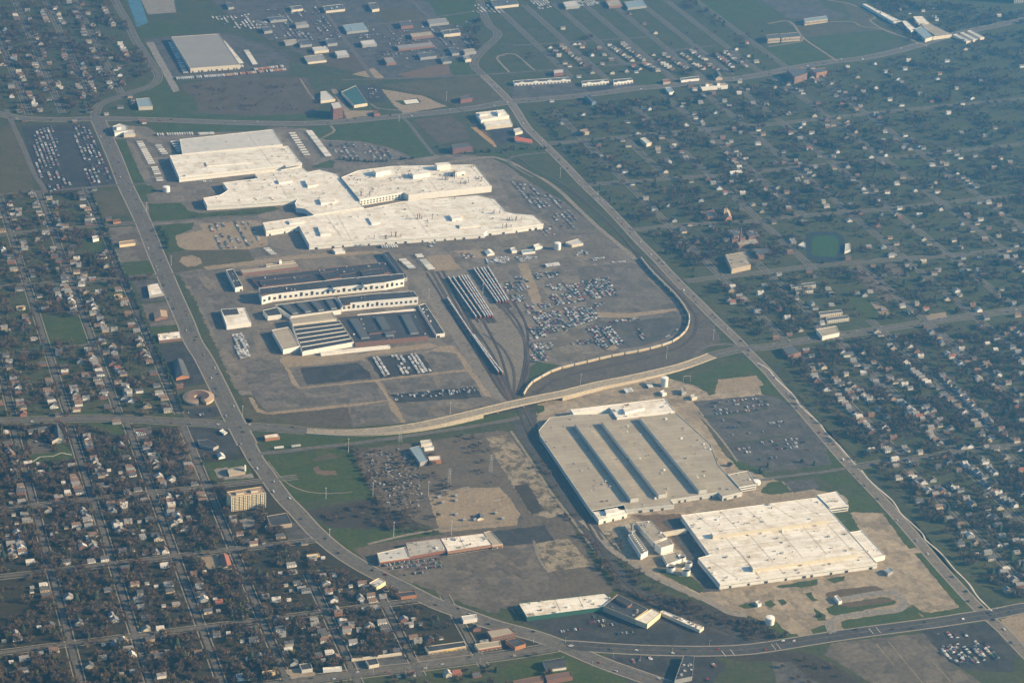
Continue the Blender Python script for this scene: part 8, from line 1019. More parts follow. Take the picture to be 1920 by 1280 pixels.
# ------------------------------------------------------------------ roads
ROADLINES = []
for i, (name, label, mat, wd, layer, pts, side) in enumerate(ROADS):
    L = smooth_line(pts); z = layer*LZ + (i % 60)*.003
    mb = MB(); N_ = normals2(L)
    lf = [L[k]-N_[k]*(wd/2+RNG.uniform(-.5, .5)) for k in range(len(L))]; rt = [L[k]+N_[k]*(wd/2+RNG.uniform(-.5, .5)) for k in range(len(L))]
    for k in range(len(L)-1): mb.face([(lf[k][0],lf[k][1],z),(lf[k+1][0],lf[k+1][1],z),(rt[k+1][0],rt[k+1][1],z),(rt[k][0],rt[k][1],z)])
    o = mb.build(name, M[mat])
    tag(o, label, 'road' if wd > 9.5 else name.replace('_', ' '), None, 'structure')
    if side:
        mb = MB(); zs = .22 + (i % 60)*.0005
        if side == 2:
            ribbon(mb, L, wd/2, wd/2+2.6, zs); ribbon(mb, L, -wd/2-2.6, -wd/2, zs)
        else:
            ribbon(mb, L, wd/2+2.6, wd/2+4.2, zs); ribbon(mb, L, -wd/2-4.2, -wd/2-2.6, zs)
        mb.build('sidewalk', M['sidewalk'], o)
    if wd >= 16 and layer == 5:
        mb = MB(); ribbon(mb, L, -.2, .2, z+.2); mb.build('centre_line', M['paint_yellow'], o)
        mb = MB()
        pass
    N = normals2(L)
    for k in range(len(L)-1):
        a, b, na, nb = L[k], L[k+1], N[k], N[k+1]; q = wd/2+1.5
        mark([(a[0]+na.x*q,a[1]+na.y*q),(b[0]+nb.x*q,b[1]+nb.y*q),(b[0]-nb.x*q,b[1]-nb.y*q),(a[0]-na.x*q,a[1]-na.y*q)])
    ROADLINES.append((label, wd, L))
# ------------------------------------------------------------------ rail tracks
for label, pts, wd in TRACKS:
    L = smooth_line(pts); i = len(bpy.data.objects)
    mb = MB(); z = .36 + (i % 17)*.004; ribbon(mb, L, -wd/2, wd/2, z); o = mb.build('rail_track', M['ballast_dark' if RNG.random() < .75 else 'ballast'])
    tag(o, label, 'rail track', 'tracks of the rail yard and its lines', 'structure')
    for off in (-.72, .72):
        mb = MB(); ribbon(mb, L, off-.16, off+.16, z+.16); ribbon(mb, L, off-.16, off-.159, z+.05); mb.build('rail', M['rust'], o)
    N = normals2(L)
    for k in range(len(L)-1):
        a, b, na, nb = L[k], L[k+1], N[k], N[k+1]
        mark([(a[0]+na.x*4,a[1]+na.y*4),(b[0]+nb.x*4,b[1]+nb.y*4),(b[0]-nb.x*4,b[1]-nb.y*4),(a[0]-na.x*4,a[1]-na.y*4)])
# ------------------------------------------------------------------ elevated road
def overpass():
    L = smooth_line(OVERPASS, 10); N = normals2(L); hw = 10.5
    c = L[len(L)//2]; root = link('road_overpass', None, None, (c[0], c[1], 0)); tag(root, 'pale concrete road overpass crossing the rail tracks', 'overpass')
    def loc(p, n, off, z): return (p[0]+n.x*off-c[0], p[1]+n.y*off-c[1], z)
    span = lambda i: 985-1000 <= 0 and BR0 < i < BR1
    # bridge opening over the tracks
    xs = [p[0] for p in L]; x0, x1 = OVERPASS[6][0]+12, OVERPASS[10][0]-18
    BR = [x0 < x < x1 for x in xs]
    deck, girder = MB(), MB(); walls = [MB(), MB()]; seen = False
    for i in range(len(L)-1):
        a, b, na, nb = L[i], L[i+1], N[i], N[i+1]; za, zb = a[2]+.3, b[2]+.3
        deck.face([loc(a,na,-hw,za), loc(b,nb,-hw,zb), loc(b,nb,hw,zb), loc(a,na,hw,za)])
        seen = seen or BR[i]; wall = walls[1 if seen else 0]
        if BR[i]:
            for off in (-hw, hw): girder.face([loc(a,na,off,za-1.9), loc(b,nb,off,zb-1.9), loc(b,nb,off,zb-.02), loc(a,na,off,za-.02)])
            girder.face([loc(a,na,-hw,za-1.9), loc(b,nb,-hw,zb-1.9), loc(b,nb,hw,zb-1.9), loc(a,na,hw,za-1.9)])
        else:
            for off in (-hw, hw): wall.face([loc(a,na,off,0), loc(b,nb,off,0), loc(b,nb,off,zb-.02), loc(a,na,off,za-.02)])
            if BR[i+1] : wall.face([loc(b,nb,-hw,0), loc(b,nb,hw,0), loc(b,nb,hw,zb-.05), loc(b,nb,-hw,zb-.05)])
            if i and BR[i-1]: wall.face([loc(a,na,-hw,0), loc(a,na,hw,0), loc(a,na,hw,za-.05), loc(a,na,-hw,za-.05)])
    deck.build('deck', M['deck'], root); [q_.build('retaining_wall', M['parapet'], root) for q_ in walls]; girder.build('girder', M['parapet'], root)
    for s in (-1, 1):
        mb = MB()
        for i in range(len(L)-1):
            a, b, na, nb = L[i], L[i+1], N[i], N[i+1]; za, zb = a[2]+.32, b[2]+.32
            o0, o1 = s*(hw-.1), s*(hw+.45); h = 1.1
            mb.face([loc(a,na,o0,za), loc(b,nb,o0,zb), loc(b,nb,o0,zb+h), loc(a,na,o0,za+h)]); mb.face([loc(a,na,o1,za-.6), loc(b,nb,o1,zb-.6), loc(b,nb,o1,zb+h), loc(a,na,o1,za+h)])
            mb.face([loc(a,na,o0,za+h), loc(b,nb,o0,zb+h), loc(b,nb,o1,zb+h), loc(a,na,o1,za+h)])
        mb.build('parapet', M['parapet'], root)
    mb = MB()
    for i in range(len(L)-1):
        a, b, na, nb = L[i], L[i+1], N[i], N[i+1]
        mb.face([loc(a,na,-.25,a[2]+.4), loc(b,nb,-.25,b[2]+.4), loc(b,nb,.25,b[2]+.4), loc(a,na,.25,a[2]+.4)])
    mb.build('centre_line', M['paint_yellow'], root)
    idx = [i for i in range(len(L)) if BR[i]]
    for k in idx[3:-2:5]:
        mb = MB(); p, n = L[k], N[k]
        for off in (-7, 0, 7): q = loc(p, n, off, 0); mb.cyl(q[0], q[1], 0, .7, p[2]-1.6, 8)
        q0, q1 = loc(p, n, -hw+.5, p[2]-1.6), loc(p, n, hw-.5, p[2]-1.6)
        d = Vector((n.y, -n.x))*.6
        mb.prism(ccw([(q0[0]-d.x,q0[1]-d.y),(q0[0]+d.x,q0[1]+d.y),(q1[0]+d.x,q1[1]+d.y),(q1[0]-d.x,q1[1]-d.y)]), p[2]-2.6, p[2]-1.62)
        mb.build('pier', M['parapet'], root)
    for k in range(len(L)-1): mark([(L[k][0]+N[k].x*13,L[k][1]+N[k].y*13),(L[k+1][0]+N[k+1].x*13,L[k+1][1]+N[k+1].y*13),(L[k+1][0]-N[k+1].x*13,L[k+1][1]-N[k+1].y*13),(L[k][0]-N[k].x*13,L[k][1]-N[k].y*13)])
overpass()
# ------------------------------------------------------------------ buildings
def unit_mesh(name, mats, fn):
    mb = MB(); fn(mb); return mb.mesh(name, mats)
STACK = unit_mesh('exhaust_stack', [M['steel'], M['dark']], lambda b: b.cyl(0, 0, 0, .5, 1, 8, 0, 1))
STACK_R = unit_mesh('exhaust_stack_rust', [M['rust'], M['dark']], lambda b: b.cyl(0, 0, 0, .5, 1, 8, 0, 1))
DOOR = unit_mesh('dock_door', [M['dark'], M['w_grey']], lambda b: (b.box(0, -.1, 0, 1, .2, 1, 0), b.box(0, -.35, 1.0, 1.15, .7, .06, 1)))
WIN = unit_mesh('window', [M['glass'], M['w_white']], lambda b: (b.box(0, -.05, 0, 1, .1, 1, 0), b.box(0, -.12, -.07, 1.1, .24, .06, 1)))
def edges_facing(poly, nx, ny, lim=.6, minlen=5):
    out = []
    for i in range(len(poly)):
        a, b = poly[i], poly[(i+1) % len(poly)]; d = Vector((b[0]-a[0], b[1]-a[1])); L = d.length
        if L < minlen: continue
        n = Vector((d.y, -d.x))/L
        if n.x*nx+n.y*ny > lim: out.append((a, b, n, L))
    return out
def quad_of(poly):
    """four corners ordered (x-,y-),(x+,y-),(x+,y+),(x-,y+) from the polygon's extremes"""
    f = lambda sx, sy: max(poly, key=lambda p: sx*p[0]+sy*p[1])
    return [Vector(f(-1,-1)), Vector(f(1,-1)), Vector(f(1,1)), Vector(f(-1,1))]
def bil(q, u, v): return q[0].lerp(q[1], u).lerp(q[3].lerp(q[2], u), v)
def building(name, label, cat, poly, h, wall, roof, o):
    poly = ccw(poly); cx = sum(p[0] for p in poly)/len(poly); cy = sum(p[1] for p in poly)/len(poly)
    root = link(name, None, None, (cx, cy, 0)); tag(root, label, cat); mark(poly)
    p = [(a-cx, b-cy) for a, b in poly]; rnd = random.Random(label)
    W, Rf = M[wall], M[roof]
    if o.get('gable'):
        q = quad_of(p); L1 = (q[1]-q[0]).length; L2 = (q[3]-q[0]).length
        if L1 >= L2: A, B = (q[0]+q[3])/2, (q[1]+q[2])/2; ring = [q[0], q[1], q[2], q[3]]
        else: A, B = (q[0]+q[1])/2, (q[3]+q[2])/2; ring = [q[1], q[2], q[3], q[0]]
        he, hr = h*.72, h*1.25; mb = MB(); r = [(v.x, v.y) for v in ring]
        mb.prism(r, 0, he, 0, None, False); mb.face([(*r[1],he),(*r[2],he),(B.x,B.y,hr)]); mb.face([(*r[3],he),(*r[0],he),(A.x,A.y,hr)]); mb.build('wall', W, root)
        mb = MB(); d = (B-A).normalized()*.8; e = Vector((-d.y, d.x))
        a2, b2 = A-d, B+d
        def out_(v, s): return (v.x+e.x*s, v.y+e.y*s)
        for s, (i, j) in ((-1, (0, 1)), (1, (3, 2))):
            c0 = ring[i]-d+e*s*.8; c1 = ring[j]+d+e*s*.8
            mb.face([(c0.x,c0.y,he-.4),(c1.x,c1.y,he-.4),(b2.x,b2.y,hr+.15),(a2.x,a2.y,hr+.15)])
        mb.build('roof', Rf, root)
    else:
        ins = inset(p, .5); top = h+.7; mb = MB(); n = len(p)
        mb.prism(p, 0, top, 0, None, False)
        for i in range(n):
            a, b, c, d = p[i], p[(i+1)%n], ins[(i+1)%n], ins[i]
            mb.face([(*a,top),(*b,top),(*c,top),(*d,top)]); mb.face([(*d,top),(*c,top),(*c,h),(*d,h)])
        mb.build('wall', W, root)
        mb = MB(); mb.face([(*q_, h) for q_ in ins]); mb.build('roof', Rf, root)
    pens = []
    for pp, hh, wm, rm in o.get('pen', []):
        q = ccw([(a-cx, b-cy) for a, b in pp]); mb = MB(); mb.prism(q, h*.9 if o.get('gable') else h, hh, 0, 1); mb.build('penthouse', [M[wm], M[rm]], root); pens.append(q)
    for pp, rm in o.get('sub', []):
        q = inset(ccw([(a-cx, b-cy) for a, b in pp]), .6); mb = MB(); mb.face([(*v, h+.06) for v in q]); mb.build('roof_patch', M[rm], root)
    for s in o.get('seam', []):
        L = [Vector((a-cx, b-cy)) for a, b in s]; mb = MB(); ribbon(mb, smooth_line(L), -.4, .4, h+.12); mb.build('roof_seam', M['seam'], root)
    xs = [v[0] for v in p]; ys = [v[1] for v in p]
    def spot(mg=2.0):
        for _ in range(60):
            x, y = rnd.uniform(min(xs), max(xs)), rnd.uniform(min(ys), max(ys))
            if inside(x, y, inset(p, mg)) and not any(inside(x, y, q) for q in pens): return x, y
        return None
    nv = o.get('vents', 0)
    if nv:
        mb = MB(); k = 0
        rows = max(1, int(math.sqrt(nv/3)))
        for i in range(nv):
            s = spot()
            if not s: continue
            if rnd.random() < .55: mb.box(s[0], s[1], h, rnd.uniform(1.4, 4.6), rnd.uniform(1.2, 3.6), rnd.uniform(.9, 2.8), k)
            else: mb.cyl(s[0], s[1], h, rnd.uniform(.5, 1.1), rnd.uniform(.9, 2.2), 8, k)
            k = rnd.choice((0, 0, 1, 2, 3))
        v = mb.build('roof_vents', [M['steel'], M['w_white'], M['w_grey'], M['rust']], root); v['kind'] = 'stuff'
    ns = o.get('stacks', 0); i = 0
    clusters = [spot(5) for _ in range(max(1, ns//6))] if ns else []
    for i in range(ns):
        c = rnd.choice(clusters)
        if c is None: continue
        x, y = c[0]+rnd.gauss(0, 11), c[1]+rnd.gauss(0, 3)
        if not inside(x, y, inset(p, 2)): x, y = c
        s = link('exhaust_stack', STACK_R if rnd.random() < .5 else STACK, root, (x, y, h)); w_ = rnd.uniform(1.1, 2.0); s.scale = (w_, w_, rnd.uniform(5, 12))
    if o.get('band'):
        for a, b, n, L in edges_facing(p, 0, -1, .5, 14)+edges_facing(p, -1, 0, .8, 14):
            mb = MB(); d = Vector((b[0]-a[0], b[1]-a[1]))/L; a1 = Vector(a)+d*1.5+n*.06; b1 = Vector(b)-d*1.5+n*.06
            mb.face([(a1.x,a1.y,h*.62),(b1.x,b1.y,h*.62),(b1.x,b1.y,h*.62+.8),(a1.x,a1.y,h*.62+.8)]); mb.build('wall_band', M['w_grey'], root)
    nd = o.get('doors', 0)
    if nd:
        E = edges_facing(p, 0, -1, .5, 6); tot = sum(e[3] for e in E) or 1
        for a, b, n, L in E:
            k = max(1, round(nd*L/tot)); d = Vector((b[0]-a[0], b[1]-a[1]))/L
            for i in range(k):
                t = (i+.5+rnd.uniform(-.3, .3))/k*L; q = Vector(a)+d*min(max(3, t), L-3)+n*.02
                dd = link('dock_door', DOOR, root, (q.x, q.y, 0)); dd.rotation_euler.z = math.atan2(d.y, d.x); dd.scale = (rnd.choice((3.5, 4, 6)), 1, min(4.2, h*.6))
    if 'wins' in o:
        rows, cols, _ = o['wins']
        E = edges_facing(p, 0, -1, .5, 8)
        if _: E = sorted(E, key=lambda e: e[0][0]+e[1][0])[0:1]
        tot = sum(e[3] for e in E) or 1
        for a, b, n, L in E:
            k = max(1, round(cols*L/tot)); d = Vector((b[0]-a[0], b[1]-a[1]))/L; fh = h/(rows+.6) if rows > 1 else h*.5
            for r in range(rows):
                for i in range(k):
                    q = Vector(a)+d*((i+.5)/k*L)+n*.03
                    z0 = (r+.45)*fh if rows > 1 else h*.32
                    wv = link('window', WIN, root, (q.x, q.y, z0)); wv.rotation_euler.z = math.atan2(d.y, d.x)
                    wv.scale = (L/k*.5, 1, fh*.55 if rows > 1 else h*(.3 if rnd.random() < .7 else .5))
    for r in range(o.get('bands', 0)):
        for a, b, n, L in edges_facing(p, 0, -1, .5, 6)+edges_facing(p, 1, 0, .7, 6):
            d = Vector((b[0]-a[0], b[1]-a[1]))/L; q = (Vector(a)+Vector(b))/2+n*.03
            wv = link('window_band', WIN, root, (q.x, q.y, 1.6+r*h*.48)); wv.rotation_euler.z = math.atan2(d.y, d.x); wv.scale = (L-2.5, 1, h*.2)
    if 'fascia' in o:
        for a, b, n, L in edges_facing(p, 0, -1, .5, 8):
            d = Vector((b[0]-a[0], b[1]-a[1]))/L; mb = MB(); a1, b1 = Vector(a), Vector(b)
            q = [(a1.x,a1.y),(a1.x+n.x*1.6,a1.y+n.y*1.6),(b1.x+n.x*1.6,b1.y+n.y*1.6),(b1.x,b1.y)]
            mb.prism(ccw(q), h*.55, h*.92); mb.build('fascia', M['fascia_'+o['fascia']], root)
            k = max(2, int(L/7))
            for i in range(k):
                t = (i+.5)/k*L; qq = a1+d*t+n*.03
                wv = link('shop_window', WIN, root, (qq.x, qq.y, .5)); wv.rotation_euler.z = math.atan2(d.y, d.x); wv.scale = (L/k*.75, 1, h*.38)
            if 'sign' in o:
                mb = MB(); s0 = a1+d*L*.45+n*1.62; s1 = a1+d*L*.72+n*1.62; s2 = n*.25
                mb.prism(ccw([(s0.x,s0.y),(s0.x+s2.x,s0.y+s2.y),(s1.x+s2.x,s1.y+s2.y),(s1.x,s1.y)]), h*.6, h*.95); mb.build('sign_board', M['sign_yellow'], root)
    if 'arch' in o:
        for a, b, n, L in edges_facing(p, 0, -1, .5, 8):
            d = Vector((b[0]-a[0], b[1]-a[1]))/L; k = o['arch']
            for i in range(k):
                c = Vector(a)+d*((i+.5)/k*L)+n*.5; mb = MB(); R_ = L/k*.2; P_ = [c+d*R_*math.cos(t*math.pi/8)*1.0 for t in range(9)]
                pts = [(P_[t].x, P_[t].y, h*.9+R_*.55*math.sin(t*math.pi/8)) for t in range(9)]
                bk = [(x-n.x*1.2, y-n.y*1.2, z) for x, y, z in pts]
                mb.face(pts); mb.face(bk[::-1])
                for t in range(8): mb.face([pts[t], pts[t+1], bk[t+1], bk[t]])
                mb.build('arched_gable', M['w_white'], root)
            m = max(3, int(L/9))
            for i in range(m):
                qq = Vector(a)+d*((i+.5)/m*L)+n*.03
                wv = link('shop_window', WIN, root, (qq.x, qq.y, .6)); wv.rotation_euler.z = math.atan2(d.y, d.x); wv.scale = (L/m*.6, 1, h*.42)
    if o.get('monitors'):
        q = quad_of(p); k = o['monitors']
        for i in range(k):
            u = (i+.5)/k; c = [bil(q, u-.055, .12), bil(q, u+.055, .12), bil(q, u+.055, .86), bil(q, u-.055, .86)]
            mb = MB(); mb.prism([(v.x, v.y) for v in c], h, h+2.8, 0, 1); mb.build('roof_monitor', [M['w_grey'], M['r_slate']], root)
    if o.get('saw'):
        q = quad_of(p); k = o['saw']
        for i in range(k):
            v0, v1 = (i+.03)/k, (i+.97)/k; a, b, c, d = bil(q, .02, v0), bil(q, .98, v0), bil(q, .98, v1), bil(q, .02, v1); zz = h+1.5; mb = MB()
            mb.face([(a.x,a.y,h),(b.x,b.y,h),(b.x,b.y,zz),(a.x,a.y,zz)], 0); mb.face([(a.x,a.y,zz),(b.x,b.y,zz),(c.x,c.y,h+.1),(d.x,d.y,h+.1)], 1)
            mb.face([(b.x,b.y,h),(c.x,c.y,h+.1),(b.x,b.y,zz)], 0); mb.face([(d.x,d.y,h+.1),(a.x,a.y,h),(a.x,a.y,zz)], 0)
            mb.build('sawtooth', [M['w_white'], M['r_black']], root)
    if o.get('fans'):
        q = quad_of(p); k = o['fans']
        for i in range(k):
            c = bil(q, .5, (i+.5)/k); mb = MB(); mb.cyl(0, 0, 0, 2.1, 2.4, 12, 0, 1, 1.8); mb.build('cooling_fan', [M['w_white'], M['dark']], root, (c.x, c.y, h))
    if o.get('tower'):
        nf = o['tower']; fh = h/nf
        for a, b, n, L in edges_facing(p, 0, -1, .4, 4)+edges_facing(p, 1, 0, .6, 4):
            d = Vector((b[0]-a[0], b[1]-a[1]))/L; k = max(3, int(L/3.4))
            for r in range(nf):
                mb = MB()
                for i in range(k):
                    t0, t1 = (i+.2)/k*L, (i+.8)/k*L; s0, s1 = Vector(a)+d*t0+n*.04, Vector(a)+d*t1+n*.04
                    mb.face([(s0.x,s0.y,r*fh+.8),(s1.x,s1.y,r*fh+.8),(s1.x,s1.y,(r+1)*fh-.5),(s0.x,s0.y,(r+1)*fh-.5)])
                mb.build('window_row', M['glass'], root)
            for i in range(0, k+1, 2):
                c = Vector(a)+d*(i/k*L)+n*.25; mb = MB(); e = d*.35; f = n*.25
                mb.prism(ccw([(c.x-e.x-f.x,c.y-e.y-f.y),(c.x+e.x-f.x,c.y+e.y-f.y),(c.x+e.x+f.x,c.y+e.y+f.y),(c.x-e.x+f.x,c.y-e.y+f.y)]), 0, h+.2); mb.build('pier', M['w_white'], root)
    return root
for b in BUILDINGS: building(*b)
# ------------------------------------------------------------------ tanks, chimney, round school, poles
for label, x, y, d, h, op in TANKS:
    root = link('storage_tank', None, None, (x, y, 0)); tag(root, label, 'tank', 'round tanks of the plants'); mark_disc(x, y, d/2+1)
    mb = MB(); mb.cyl(0, 0, 0, d/2, h, 28, top=False); mb.build('shell', M['tank_white'], root)
    if op:
        mb = MB(); mb.cyl(0, 0, h*.55, d/2-.35, .05, 28); mb.build('liquid', M['dark'], root)
        mb = MB(); mb.box(0, 0, h-.1, d, 1.2, .5); mb.build('walkway', M['steel'], root)
    else:
        mb = MB(); mb.cyl(0, 0, h, d/2, d*.07, 28, 0, None, .3); mb.build('roof', M['tank_white'], root)
        mb = MB(); mb.box(d/2+.3, 0, 0, .5, .7, h); mb.build('ladder', M['steel'], root)
        for k in range(3): mb = MB(); mb.cyl(0, 0, h*(k+1)/3-.3, d/2+.08, .22, 28, top=False); mb.build('shell_ring', M['w_pale'], root)
def chimney(x, y, h, label):
    root = link('factory_chimney', None, None, (x, y, 0)); tag(root, label, 'chimney')
    mb = MB(); mb.cyl(0, 0, 0, 2.6, h, 14, 0, 0, 1.6); mb.build('shaft', M['w_redbrick'], root)
    mb = MB(); mb.cyl(0, 0, h, 1.95, 1.2, 14, 0, 1); mb.build('crown_ring', [M['w_brick'], M['dark']], root)
CH=(588.6,450.4)
RS=(-663.6,-25)
SUBS=[(-350.5,-456.1),(-321.4,-458.1),(-326,-472.9),(-349.2,-474.4),(-339.4,-516.8),(-331.9,-536.1),(-274.7,-527.1),(-315.1,-539.9),(-269.5,-545.9)]
GANTRY=[(-339.2,-456.3),(-305.5,-454.8),(-268,-506.3),(220.1,-143.5)]
SCRAP=[(-440.6,-276),(-350.4,-281.1),(-345.9,-378.5),(-390.2,-483),(-438.7,-472),(-442,-385)]
CROSS=[(-68.2,-993.9,14,16),(174,-990.2,12,16),(8.7,-995,8,16),(384,-977.3,14,4),(384.1,-494.6,12,4)]
chimney(CH[0], CH[1], 38.0, 'tall red brick chimney of the brown factory')
def round_school(x, y):
    root = link('round_school', None, None, (x, y, 0)); tag(root, 'round brown roofed school with a pale path', 'school')
    n = 28; R1, R2, R0 = 27.0, 19.0, 8.0; W_, A_, B_ = MB(), MB(), MB(); h = 5.0
    ang = [math.radians(-70+330*i/n) for i in range(n+1)]
    for i in range(n):
        a, b = ang[i], ang[i+1]; c = lambda r, t: (r*math.cos(t), r*math.sin(t))
        W_.face([(*c(R1,a),0),(*c(R1,b),0),(*c(R1,b),h),(*c(R1,a),h)]); W_.face([(*c(R0,b),0),(*c(R0,a),0),(*c(R0,a),h),(*c(R0,b),h)])
        A_.face([(*c(R1+1,a),h-.2),(*c(R1+1,b),h-.2),(*c(R2,b),h+2.6),(*c(R2,a),h+2.6)]); B_.face([(*c(R2,a),h+2.6),(*c(R2,b),h+2.6),(*c(R0-.6,b),h+.2),(*c(R0-.6,a),h+.2)])
    for t in (ang[0], ang[-1]):
        c = lambda r: (r*math.cos(t), r*math.sin(t)); W_.face([(*c(R0),0),(*c(R1),0),(*c(R1),h-.1),(*c(R2),h+2.5),(*c(R0),h+.2)])
    W_.build('wall', M['w_tan'], root); A_.build('roof', M['r_tan'], root); B_.build('inner_roof', M['r_brown'], root)
    mark_disc(x, y, 28)
round_school(RS[0], RS[1])
for i, (x, y) in enumerate(SUBS):
    root = link('transformer', None, None, (x, y, 0)); tag(root, 'grey transformer unit, ' + ['top left of substation', 'top middle of substation', 'near the control house', 'left of the control house', 'bottom left of substation', 'bottom middle of substation', 'right of the switch frames', 'at the substation centre', 'right edge of substation'][i], 'transformer', 'transformers of the substation')
    mb = MB(); mb.box(0, 0, 0, 5.5, 3.4, 3.6); mb.build('tank', M['steel'], root)
    for k in (-1.6, 0, 1.6): mb = MB(); mb.cyl(k, 0, 3.6, .22, 1.8, 6); mb.build('bushing', M['w_brick'], root)
    for k in (-2.2, 2.2): mb = MB(); mb.box(0, k, .6, 4.4, .8, 2.4); mb.build('radiator', M['w_grey'], root)
for i, (x, y) in enumerate(GANTRY):
    root = link('switch_frame', None, None, (x, y, 0)); tag(root, 'pale steel switch frame, ' + ['left one above the transformers', 'right one above the transformers', 'by the lower right pads', 'on the fenced pad by the sloped avenue'][i], 'switch frame', 'substation switch frames')
    for k in (-7, 7): mb = MB(); mb.box(k, 0, 0, .4, .4, 13); mb.build('post', M['steel'], root)
    mb = MB(); mb.box(0, 0, 12.2, 14, .6, .7); mb.build('beam', M['steel'], root)
# scrap heaps
sr = random.Random(4); mb = MB()
for _ in range(420):
    x, y = sr.uniform(min(p[0] for p in SCRAP), max(p[0] for p in SCRAP)), sr.uniform(min(p[1] for p in SCRAP), max(p[1] for p in SCRAP))
    if not inside(x, y, SCRAP): continue
    a = sr.uniform(0, 3.14); l, w_ = sr.uniform(1, 5.5), sr.uniform(.8, 2.4); c, s = math.cos(a), math.sin(a)
    q = [(x+c*u*l/2-s*v*w_/2, y+s*u*l/2+c*v*w_/2) for u, v in ((-1,-1),(1,-1),(1,1),(-1,1))]
    mb.prism(q, 0, sr.uniform(.5, 2.0), sr.choice((0,0,0,2,2,2,3,3,1)))
tag(mb.build('scrap_heaps', [M['rust'], M['steel'], M['dark'], M['w_grey'], M['paint_white']]), 'scattered scrap heaps on the junkyard ground', 'scrap', None, 'stuff')
for i, (x, y, wd, dp) in enumerate(CROSS):
    mb = MB()
    for k in (-wd/2, wd/2): mb.face([(x+k-.3, y-dp/2, .8), (x+k+.3, y-dp/2, .8), (x+k+.3, y+dp/2, .8), (x+k-.3, y+dp/2, .8)])
    tag(mb.build('crosswalk', M['paint_white']), 'white painted crosswalk ' + ['at the strip mall junction', 'on the wide dark avenue', 'at the truck gate', 'at the right crossroads', 'below the plant entrance'][i], 'crosswalk', None, 'structure')

for label, x, y, h, kind in POLES:
    root = link(['light_mast', 'street_light', 'pylon'][kind], None, None, (x, y, 0)); tag(root, label, ['light pole', 'street light', 'pylon'][kind], ['high mast light poles', 'street lights on the lower avenues', 'lattice pylons'][kind])
    if kind == 2:
        mb = MB()
        for sx in (-1, 1):
            for sy in (-1, 1):
                for k in range(6):
                    f0, f1 = 1-k/6*.85, 1-(k+1)/6*.85
                    mb.face([(sx*3*f0-.15,sy*3*f0,h*k/6),(sx*3*f0+.15,sy*3*f0,h*k/6),(sx*3*f1+.15,sy*3*f1,h*(k+1)/6),(sx*3*f1-.15,sy*3*f1,h*(k+1)/6)])
                    mb.face([(sx*3*f0,sy*3*f0,h*k/6),(-sx*3*f0,sy*3*f0,h*k/6+.25),(-sx*3*f1,sy*3*f1,h*(k+1)/6),(-sx*3*f1,sy*3*f1,h*(k+1)/6-.25)][:1]+[(-sx*3*f1,sy*3*f1,h*(k+1)/6),(-sx*3*f1,sy*3*f1,h*(k+1)/6-.3),(sx*3*f0,sy*3*f0,h*k/6-.3)])
        mb.build('lattice', M['steel'], root)
        for k in (.72, .84, .96): mb = MB(); mb.box(0, 0, h*k, 9, .35, .35); mb.build('cross_arm', M['steel'], root)
    else:
        r = .42 if kind == 0 else .2
        mb = MB(); mb.cyl(0, 0, 0, r, h, 8, 0, 0, r*.6); mb.build('pole', M['w_pale'], root)
        if kind == 0:
            mb = MB(); mb.cyl(0, 0, h, 1.5, .5, 10); mb.build('lamp_ring', M['steel'], root)
        else:
            mb = MB(); mb.box(.9, 0, h-.1, 2.0, .15, .12); mb.box(1.8, 0, h-.25, .8, .35, .18); mb.build('lamp_arm', M['steel'], root)
# ------------------------------------------------------------------ rail cars
def rail_car_mesh(kind):
    b = MB(); Lc = 25.9; hw = 1.5
    z0, z1, z2 = 1.1, 4.9, 5.7
    prof = [(-hw,z0),(hw,z0),(hw,z1),(hw*.72,z2-.25),(0,z2),(-hw*.72,z2-.25),(-hw,z1)]
    def ring(y): return [(x, y, z) for x, z in prof]
    A, B = ring(-Lc/2), ring(Lc/2); n = len(prof)
    for i in range(n):
        j = (i+1) % n; m = 1 if prof[i][1] >= z1 and prof[j][1] >= z1 else 0
        b.face([A[i], A[j], B[j], B[i]], m)
    b.face(A[::-1], 2); b.face(B, 2)
    return b
M['car_side'] = plain('car_side', (.13, .125, .12), .6, .2, 4); M['car_roof'] = plain('car_roof', (.5, .49, .46), .45, .1, 5)
M['box_side'] = plain('box_side', (.38, .3, .18), .7, .18, 5); M['box_roof'] = plain('box_roof', (.4, .37, .31), .55, .15, 5); M['rack_end'] = plain('rack_end', (.3, .1, .06), .7)
RC = {'rack': rail_car_mesh('rack').mesh('rail_car_body', [M['car_side'], M['car_roof'], M['rack_end']]), 'box': rail_car_mesh('box').mesh('rail_car_body_cream', [M['box_side'], M['box_roof'], M['box_side']])}
BOGIE = unit_mesh('bogie', [M['dark']], lambda b: b.box(0, 0, .45, 2.3, 3.4, .65))
for tagname, line, pts, kind in STRINGS:
    L = smooth_line(pts, 3.0); d = [0]
    for i in range(1, len(L)): d.append(d[-1]+(L[i]-L[i-1]).length)
    n = int(d[-1]//28.4)
    def at(s):
        for i in range(1, len(L)):
            if d[i] >= s: return L[i-1].lerp(L[i], (s-d[i-1])/max(1e-6, d[i]-d[i-1]))
        return L[-1]
    for k in range(n):
        s = (k+.5)*28.4; a, b = at(s-9), at(s+9); c = (a+b)/2; dv = b-a
        root = link('rail_car', None, None, (c[0], c[1], .35)); root.rotation_euler.z = math.atan2(dv.y, dv.x)-math.pi/2
        lab = ('silver roofed rail car, %s along %s line of %s' % (ordinal(k+1), ordinal(line+1), tagname)) if kind == 'rack' else 'cream rail car, %s along the %s' % (ordinal(k+1), tagname)
        tag(root, lab, 'rail car', 'rail cars of the yard'); link('body', RC[kind], root)
        for yy in (-9.5, 9.5): link('bogie', BOGIE, root, (0, yy, 0))
